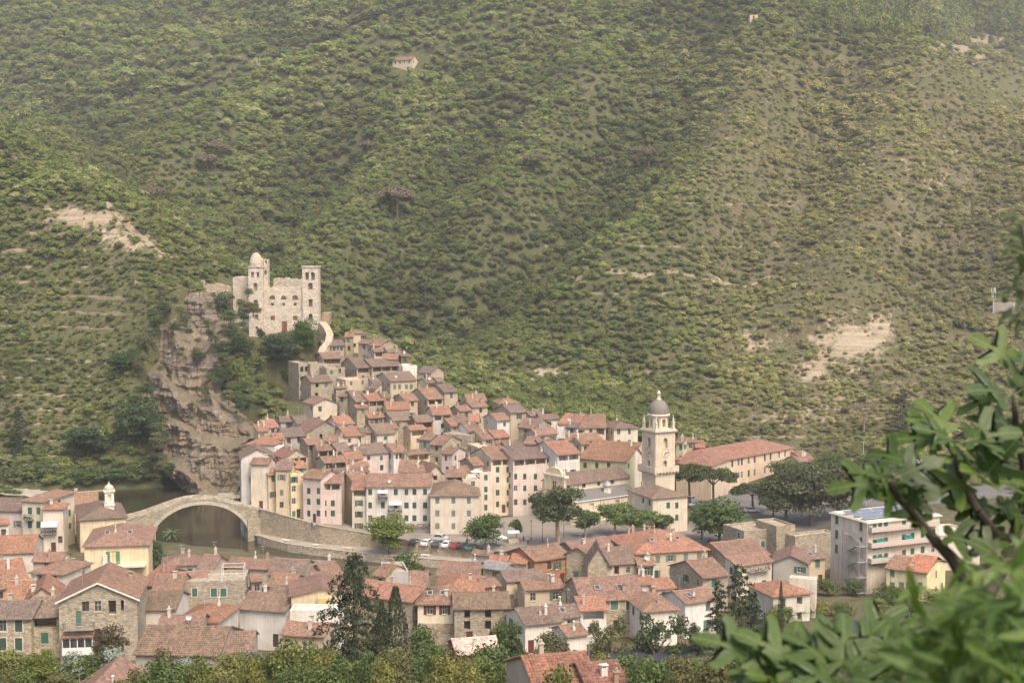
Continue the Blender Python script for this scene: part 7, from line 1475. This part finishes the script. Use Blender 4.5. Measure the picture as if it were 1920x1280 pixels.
# market stall on the square
p = onz(962, 1016, 3.3); r = empty('market_stall', p, R(15)); b = MB(); [b.tube((x, y, 0), (x, y, 2.3), .04, .04, 6) for x in (-1.2, 1.2) for y in (-.8, .8)]; b.build('posts', M['metal'], r, color=(.5, .5, .5)); b = MB(); b.quad([(-1.4, -1, 2.25), (1.4, -1, 2.25), (1.4, 0, 2.75), (-1.4, 0, 2.75)]); b.quad([(-1.4, 0, 2.75), (1.4, 0, 2.75), (1.4, 1, 2.25), (-1.4, 1, 2.25)]); b.build('canopy', M['cloth'], r, color=(.62, .66, .62)); b = MB(); b.box(-1.2, 1.2, -.7, .3, .7, .85); b.box(-1.15, 1.15, -.65, -.55, 0, .7); b.build('counter', M['wood'], r, color=(.6, .5, .36)); tag(r, 'small canopied market stall on the square', 'stall')
# people: one continuous skinned body each
def person_mesh(pose):
    V = [(0, 0, .95), (0, 0, 1.2), (0, 0, 1.42), (0, 0, 1.53), (0, -.02, 1.66), (.1, 0, .9), (.11, .04 * pose, .5), (.11, .06 * pose, .07), (.11, -.12 + .06 * pose, .04), (-.1, 0, .9), (-.11, -.06 * pose, .5), (-.11, -.02 * pose, .07), (-.11, -.14, .04), (.2, 0, 1.4), (.26, .03 * pose, 1.12), (.25, -.1, .88), (-.2, 0, 1.4), (-.26, -.03 * pose, 1.12), (-.25, -.08, .88)]
    E = [(0, 1), (1, 2), (2, 3), (3, 4), (0, 5), (5, 6), (6, 7), (7, 8), (0, 9), (9, 10), (10, 11), (11, 12), (2, 13), (13, 14), (14, 15), (2, 16), (16, 17), (17, 18)]
    rad = [.15, .14, .15, .06, .105, .1, .07, .05, .045, .1, .07, .05, .045, .065, .05, .04, .065, .05, .04]
    me = bpy.data.meshes.new('body'); me.from_pydata(V, E, []); o = bpy.data.objects.new('tmp', me); COL.objects.link(o); md = o.modifiers.new('skin', 'SKIN'); 
    for i, sv in enumerate(me.skin_vertices[0].data): sv.radius = (rad[i], rad[i]); sv.use_root = i == 0
    o.modifiers.new('sub', 'SUBSURF').levels = 1; dg = bpy.context.evaluated_depsgraph_get(); m2 = bpy.data.meshes.new_from_object(o.evaluated_get(dg)); bpy.data.objects.remove(o)
    m2.name = 'body'; m2.materials.clear()
    m, t, b = mat_new('clothing'); tc = N(t, 'ShaderNodeTexCoord'); sx = N(t, 'ShaderNodeSeparateXYZ'); L(t, tc.outputs['Object'], sx.inputs[0]); c = ocolor(t)
    g1 = N(t, 'ShaderNodeMath', operation='GREATER_THAN', i_1=.93); L(t, sx.outputs[2], g1.inputs[0]); g2 = N(t, 'ShaderNodeMath', operation='GREATER_THAN', i_1=1.5); L(t, sx.outputs[2], g2.inputs[0]); L(t, mixc(t, g2.outputs[0], mixc(t, g1.outputs[0], (.05, .055, .08), c), (.45, .28, .2)), b.inputs['Base Color']); m2.materials.append(m); return m2
PMS = [person_mesh(1), person_mesh(-2)]; hb = MB(); hb.lathe([(.118, 1.62), (.125, 1.70), (.10, 1.77), (.04, 1.80), (0, 1.805)], 10); HAIR = hb.mesh('hair', [M['cloth']], True)
for i, (u, v, z_, c, lb) in enumerate(((876,1022,3.3,(.03,.03,.03),'person in black standing beside the parked cars'),(487,962,6.7,(.35,.30,.25),'person in beige near the arched gateway'),(585,992,5.0,(.08,.12,.2),'person in blue walking on the river street'),(589,993,5.0,(.4,.38,.35),'person in light grey walking on the river street'),(982,1018,3.3,(.3,.05,.05),'person in red standing on the square'),(990,1019,3.3,(.5,.5,.48),'person in white standing on the square'))):
    p = onz(u, v, z_); r = empty('person', p, i * 1.3); link('body', PMS[i % 2], r, color=c); link('hair', HAIR, r, (0, -.0, -.02), color=(.05, .035, .025)); tag(r, lb, 'person')
# dark shade nets on posts
def net(pts, z_, label, seed):
    P = [onz(u, v, z_) for u, v in pts]; c = sum(P, Vector()) / len(P); r = empty('shade_net', (c.x, c.y, zt(c.x, c.y))); o = Vector(r.location); b = MB(); n = 14
    def q(s_, t_):
        a = P[0].lerp(P[1], s_); d_ = P[3].lerp(P[2], s_); p = a.lerp(d_, t_) - o; p.z += .55 * float(vnoise(s_ * 7, t_ * 5, seed)) - .25 * math.sin(s_ * math.pi * 4) ** 2; return tuple(p)
    for i in range(n):
        for j in range(n): b.quad([q(i / n, j / n), q((i + 1) / n, j / n), q((i + 1) / n, (j + 1) / n), q(i / n, (j + 1) / n)])
    b.build('net', m_simple('net_mesh', (.045, .05, .062), .7, 1.2, .5, 0, .3, .02), r, smooth=True)
    for i in range(5):
        for j in (0, 1): a = q(i / 4, j); pb = MB(); gz_ = zt(a[0] + o.x, a[1] + o.y) - o.z - .3; pb.tube((a[0], a[1], gz_), a, .06, .05, 6); pb.build('post', M['wood'], r, color=(.3, .26, .2))
    tag(r, label, 'net')
net([(1470,1222),(1640,1208),(1705,1150),(1560,1168)], 10.0, 'dark shade net stretched over a garden below the apartment block', 5); net([(1090,1282),(1290,1276),(1310,1212),(1075,1222)], 17.5, 'dark blue shade net stretched below the open crowned pines', 9)
# ------------------------------------------------------------- fig tree and thicket close to the viewpoint
def m_fig():
    m, t, b = mat_new('fig_leaf'); tc = N(t, 'ShaderNodeTexCoord'); sx = N(t, 'ShaderNodeSeparateXYZ'); L(t, tc.outputs['Object'], sx.inputs[0]); c = ocolor(t)
    ab = N(t, 'ShaderNodeMath', operation='ABSOLUTE'); L(t, sx.outputs[0], ab.inputs[0]); vein = ramp(t, ab.outputs[0], [(.006, G3(.75)), (.022, G3(0.0))])
    wv = N(t, 'ShaderNodeMath', operation='MULTIPLY_ADD', i_1=-.75); L(t, ab.outputs[0], wv.inputs[0]); L(t, sx.outputs[1], wv.inputs[2]); md = N(t, 'ShaderNodeMath', operation='PINGPONG', i_1=.07); L(t, wv.outputs[0], md.inputs[0]); v2 = ramp(t, md.outputs[0], [(.0, G3(.45)), (.010, G3(0.0))])
    n = noise(t, tc.outputs['Object'], 7, 3); c1 = mixc(t, 1.0, c, ramp(t, n, [(.3, G3(.8)), (.7, G3(1.2))]), 'MULTIPLY'); mxv = N(t, 'ShaderNodeMath', operation='MAXIMUM'); L(t, vein, mxv.inputs[0]); L(t, v2, mxv.inputs[1]); c2 = mixc(t, mxv.outputs[0], c1, (.20, .26, .10))
    g = N(t, 'ShaderNodeNewGeometry'); c3 = mixc(t, g.outputs['Backfacing'], c2, mixc(t, .5, c2, (.22, .27, .17)))
    L(t, c3, b.inputs['Base Color']); b.inputs['Roughness'].default_value = .45; b.inputs['Specular IOR Level'].default_value = .35; bump(t, b, mxv.outputs[0], .01, .3)
    tr = N(t, 'ShaderNodeBsdfTranslucent'); L(t, mixc(t, 1.0, c2, (1.3, 1.5, .5), 'MULTIPLY'), tr.inputs[0]); mx = N(t, 'ShaderNodeMixShader'); mx.inputs[0].default_value = .35; L(t, b.outputs[0], mx.inputs[1]); L(t, tr.outputs[0], mx.inputs[2]); L(t, mx.outputs[0], t.nodes['Material Output'].inputs[0]); return m
M['fig'] = m_fig()
def fig_leaf(seed):
    rg = random.Random(seed); hf = [(0, 0), (.08, -.11), (.26, -.15), (.36, -.04), (.24, .08), (.15, .13), (.40, .24), (.68, .44), (.72, .58), (.60, .63), (.36, .46), (.14, .34), (.10, .40), (.17, .64), (.18, .86), (.10, .99), (0, 1.05)]
    b = MB(); fold, curl = rg.uniform(.1, .4), rg.uniform(.1, .38)
    for sg in (-1, 1):
        j = [(sg * x * rg.uniform(.92, 1.08), y * rg.uniform(.96, 1.04)) if 0 < i < len(hf) - 1 else (0, y) for i, (x, y) in enumerate(hf)]; z = lambda x, y: fold * abs(x) - curl * y * y - .25 * abs(x) ** 2; mid = [(0, y) for y in (.12, .28, .42, .6, .8)]
        O = [(x, y, z(x, y)) for x, y in j]; C = [(0, y, z(0, y)) for _, y in mid]
        fans = [(C[0], O[0:6]), (C[1], O[5:7]), (C[2], O[6:12]), (C[3], O[11:14]), (C[4], O[13:])]
        for c, ring in fans:
            for a, d in zip(ring, ring[1:]): b.quad([c, a, d] if sg > 0 else [c, d, a])
        ch = [O[0]] + C + [O[-1]]
        jn = [0, 5, 6, 11, 13]
        for i in range(4): k = [O[5], O[6], O[11], O[13]][i]; q = [C[i], k, C[i + 1]]; b.quad(q if sg > 0 else q[::-1])
    b.quad([(-.012, 0, 0), (.012, 0, 0), (.015, -.45, -.08), (-.015, -.45, -.08)]); return b.mesh('leaf', [M['fig']], True)
FL = [fig_leaf(i) for i in range(6)]
def oriented(name, me, parent, base, axis, nrm, size, col):
    y = axis.normalized(); z = (nrm - nrm.dot(y) * y).normalized(); x = y.cross(z); m = Matrix(((x.x, y.x, z.x, base.x), (x.y, y.y, z.y, base.y), (x.z, y.z, z.z, base.z), (0, 0, 0, 1))) @ Matrix.Diagonal((size, size, size, 1))
    o = bpy.data.objects.new(name, me); COL.objects.link(o); o.parent = parent; o.matrix_local = Matrix.Translation(-Vector(parent.location)) @ m; o.color = (*(c * .8 for c in col), 1); return o
def plant_root(name, x, y): return empty(name, (x, y, zt(x, y) - .1))
def branch(r, pts, r0, r1, col=(.10, .085, .07)):
    o = Vector(r.location); b = MB()
    for i, (p, q) in enumerate(zip(pts, pts[1:])): n = len(pts) - 1; b.tube(p - o, q - o, r0 + (r1 - r0) * i / n, r0 + (r1 - r0) * (i + 1) / n, 7, cap=i == n - 1)
    return b.build('branch', M['bark'], r, color=col)
rg = random.Random(21); nl = [0]
def whorl(r, tip, n, size, up=(0, 0, 1), spread=1.0, col=None):
    for i in range(n):
        a = 2 * math.pi * i / n + rg.uniform(-.4, .4); ax = Vector((math.cos(a) * spread, math.sin(a) * .7 * spread - .1, rg.uniform(-.15, .95))).normalized(); nr = Vector((rg.uniform(-.5, .5), rg.uniform(-1.0, -.25), rg.uniform(.4, 1.1))); s_ = size * rg.uniform(.62, 1.12)
        c = col or rg.choice([(.095, .16, .03), (.07, .125, .025), (.12, .185, .034), (.08, .125, .05), (.115, .15, .075)]); oriented('leaf', rg.choice(FL), r, tip + ax * s_ * .42, ax, nr, s_, c); nl[0] += 1
fig = plant_root('fig_tree', 2.6, 5.2)
base = Vector((2.75, 5.2, fig.location.z + .1))
B1 = [base, Vector((2.6, 5.1, 69.6)), at(1836, 1140, 5.0), at(1810, 1088, 5.0), at(1783, 1044, 5.0), at(1760, 1020, 5.0), at(1733, 988, 4.95), at(1710, 958, 4.9), at(1684, 935, 4.85), at(1668, 900, 4.8)]
branch(fig, B1, .035, .008); B2 = [B1[2], at(1880, 1060, 5.1), at(1900, 1016, 5.15), at(1865, 1000, 5.1), at(1832, 955, 5.0), at(1800, 900, 5.0), at(1790, 850, 5.0)]; branch(fig, B2, .03, .008)
B3 = [B2[2], at(1925, 900, 5.3), at(1905, 800, 5.3), at(1900, 740, 5.3)]; branch(fig, B3, .025, .007); B4 = [B1[4], at(1810, 1062, 5.0), at(1835, 1064, 5.0), at(1880, 1050, 5.0)]; branch(fig, B4, .02, .007)
for u, v, d, n, s_ in ((1664,905,4.8,6,.135),(1690,950,4.85,5,.13),(1745,1000,4.95,3,.13),(1790,832,5.0,7,.15),(1838,905,5.0,6,.15),(1868,958,5.1,5,.14),(1845,860,5.15,5,.14),(1890,745,5.3,6,.16),(1912,690,5.4,4,.16),(1905,830,5.3,6,.16),(1900,900,5.2,5,.15),(1885,1045,5.0,4,.14),(1715,870,4.9,3,.13),(1912,985,5.2,4,.15)):
    whorl(fig, at(u, v, d), n, s_)
f2 = plant_root('fig_tree', 1.6, 3.9)
bb = Vector((1.7, 4.0, f2.location.z + .1))
for pts in ([(1640,1300),(1560,1262),(1500,1240)], [(1650,1300),(1620,1240),(1605,1195)], [(1500,1320),(1450,1262),(1428,1225)], [(1700,1310),(1690,1260),(1660,1225)]): branch(f2, [bb] + [at(u, v, 3.9) for u, v in pts], .022, .006)
for u, v, n, s_ in ((1430,1240,6,.12),(1505,1256,6,.125),(1575,1268,5,.125),(1605,1212,5,.12),(1655,1245,5,.125),(1620,1285,5,.13),(1475,1290,5,.13),(1690,1275,5,.13)): whorl(f2, at(u, v, 3.9 + rg.uniform(-.3, .3)), n, s_, col=rg.choice([(.085, .14, .035), (.10, .16, .036), (.095, .135, .065)]))
tag(fig, 'fig tree with large lobed leaves and dark branches beside the viewpoint', 'fig tree'); tag(f2, 'low fig shoots with broad lobed leaves at the foot of the viewpoint', 'fig tree')
# narrow leaved thicket
def narrow_leaf(seed):
    b = MB(); r_ = random.Random(seed); cu = r_.uniform(.1, .5); P = [(0, 0), (.10, .2), (.15, .45), (.11, .75), (0, 1.05)]
    for sg in (-1, 1):
        for (x0, y0), (x1, y1) in zip(P, P[1:]): q = [(0, y0, -cu * y0 * y0), (sg * x0, y0, .05 - cu * y0 * y0), (sg * x1, y1, .05 - cu * y1 * y1), (0, y1, -cu * y1 * y1)]; b.quad(q if sg > 0 else q[::-1])
    return b.mesh('leaf', [M['fig']], True)
NL = [narrow_leaf(i) for i in range(4)]; th = plant_root('laurel_bush', 1.55, 3.0); sp = []
for i in range(24): u = rg.uniform(1730, 1960); v = 1300 - (rg.random() ** .9) * (40 + max(0, u - 1730) * .95); sp.append(at(u, v, rg.uniform(2.5, 3.4)))
tb = Vector((1.55, 3.0, th.location.z))
for i, p in enumerate(sp): branch(th, [tb, tb.lerp(p, .55) + Vector((rg.uniform(-.1, .1), 0, .05)), p], .012, .003, (.16, .2, .08)) if i < 16 else None
st_v = []
cnt = 0
for p in sp:
    for k in range(22):
        ax = Vector((rg.uniform(-1, 1), rg.uniform(-.9, .5), rg.uniform(-.7, .9))).normalized(); pos = p + Vector((rg.gauss(0, .06), rg.gauss(0, .06), rg.gauss(0, .06))); c = rg.choice([(.105, .18, .03), (.085, .15, .025), (.13, .205, .036), (.07, .125, .025)]); nr = Vector((rg.uniform(-.6, .6), rg.uniform(-1, 0), rg.uniform(.2, 1)))
        if cnt < 296: oriented('leaf', rg.choice(NL), th, pos, ax, nr, rg.uniform(.06, .10), c); cnt += 1
        else: st_v.append((pos, ax, nr, rg.uniform(.06, .10)))
b = MB(); o = Vector(th.location)
for pos, ax, nr, s_ in st_v:
    y = ax; z = (nr - nr.dot(y) * y).normalized(); x = y.cross(z); P = [(0, 0), (.13, .35), (.12, .7), (0, 1.05), (-.12, .7), (-.13, .35)]; b.quad([tuple(pos - o + x * a * s_ + y * c * s_ - z * .2 * c * c * s_) for a, c in P])
fo = b.build('inner_leaves', M['fig'], th, color=(.075, .135, .025)); fo['kind'] = 'stuff'; tag(th, 'bushy laurel with narrow bright green leaves close to the viewpoint', 'bush')
ov = plant_root('overhanging_tree', 1.75, 3.6); ov.location.x = 2.0
P0 = Vector((2.0, 3.6, ov.location.z)); branch(ov, [P0, Vector((1.75, 3.8, 70.5)), at(1990, 640, 4.2), at(1960, 540, 4.2), at(1925, 470, 4.2), at(1915, 420, 4.2)], .03, .006, (.14, .12, .09))
for i in range(90): p = at(1905 + rg.gauss(12, 14), rg.uniform(395, 610), 4.2 + rg.uniform(-.2, .2)); ax = Vector((rg.uniform(-1, .6), rg.uniform(-.6, .4), rg.uniform(-.8, .5))).normalized(); oriented('leaf', rg.choice(NL), ov, p, ax, Vector((rg.uniform(-.6, .6), -.6, rg.uniform(.2, 1))), rg.uniform(.035, .06), rg.choice([(.06, .085, .03), (.075, .10, .035), (.05, .07, .028)]))
tag(ov, 'small leaved tree hanging in from beside the viewpoint above the fig', 'tree')
# ------------------------------------------------------------- the air of the valley
b = MB(); b.box(-1100, 1100, -70, 2050, -6, 520)
m = bpy.data.materials.new('valley_haze'); m.use_nodes = True; t = m.node_tree; t.nodes.remove(t.nodes['Principled BSDF']); pv = t.nodes.new('ShaderNodeVolumePrincipled'); pv.inputs['Color'].default_value = (.95, .95, .93, 1); pv.inputs['Density'].default_value = 0.00018; pv.inputs['Anisotropy'].default_value = 0.2
L(t, pv.outputs[0], t.nodes['Material Output'].inputs['Volume']); tag(b.build('haze', m), kind='stuff')
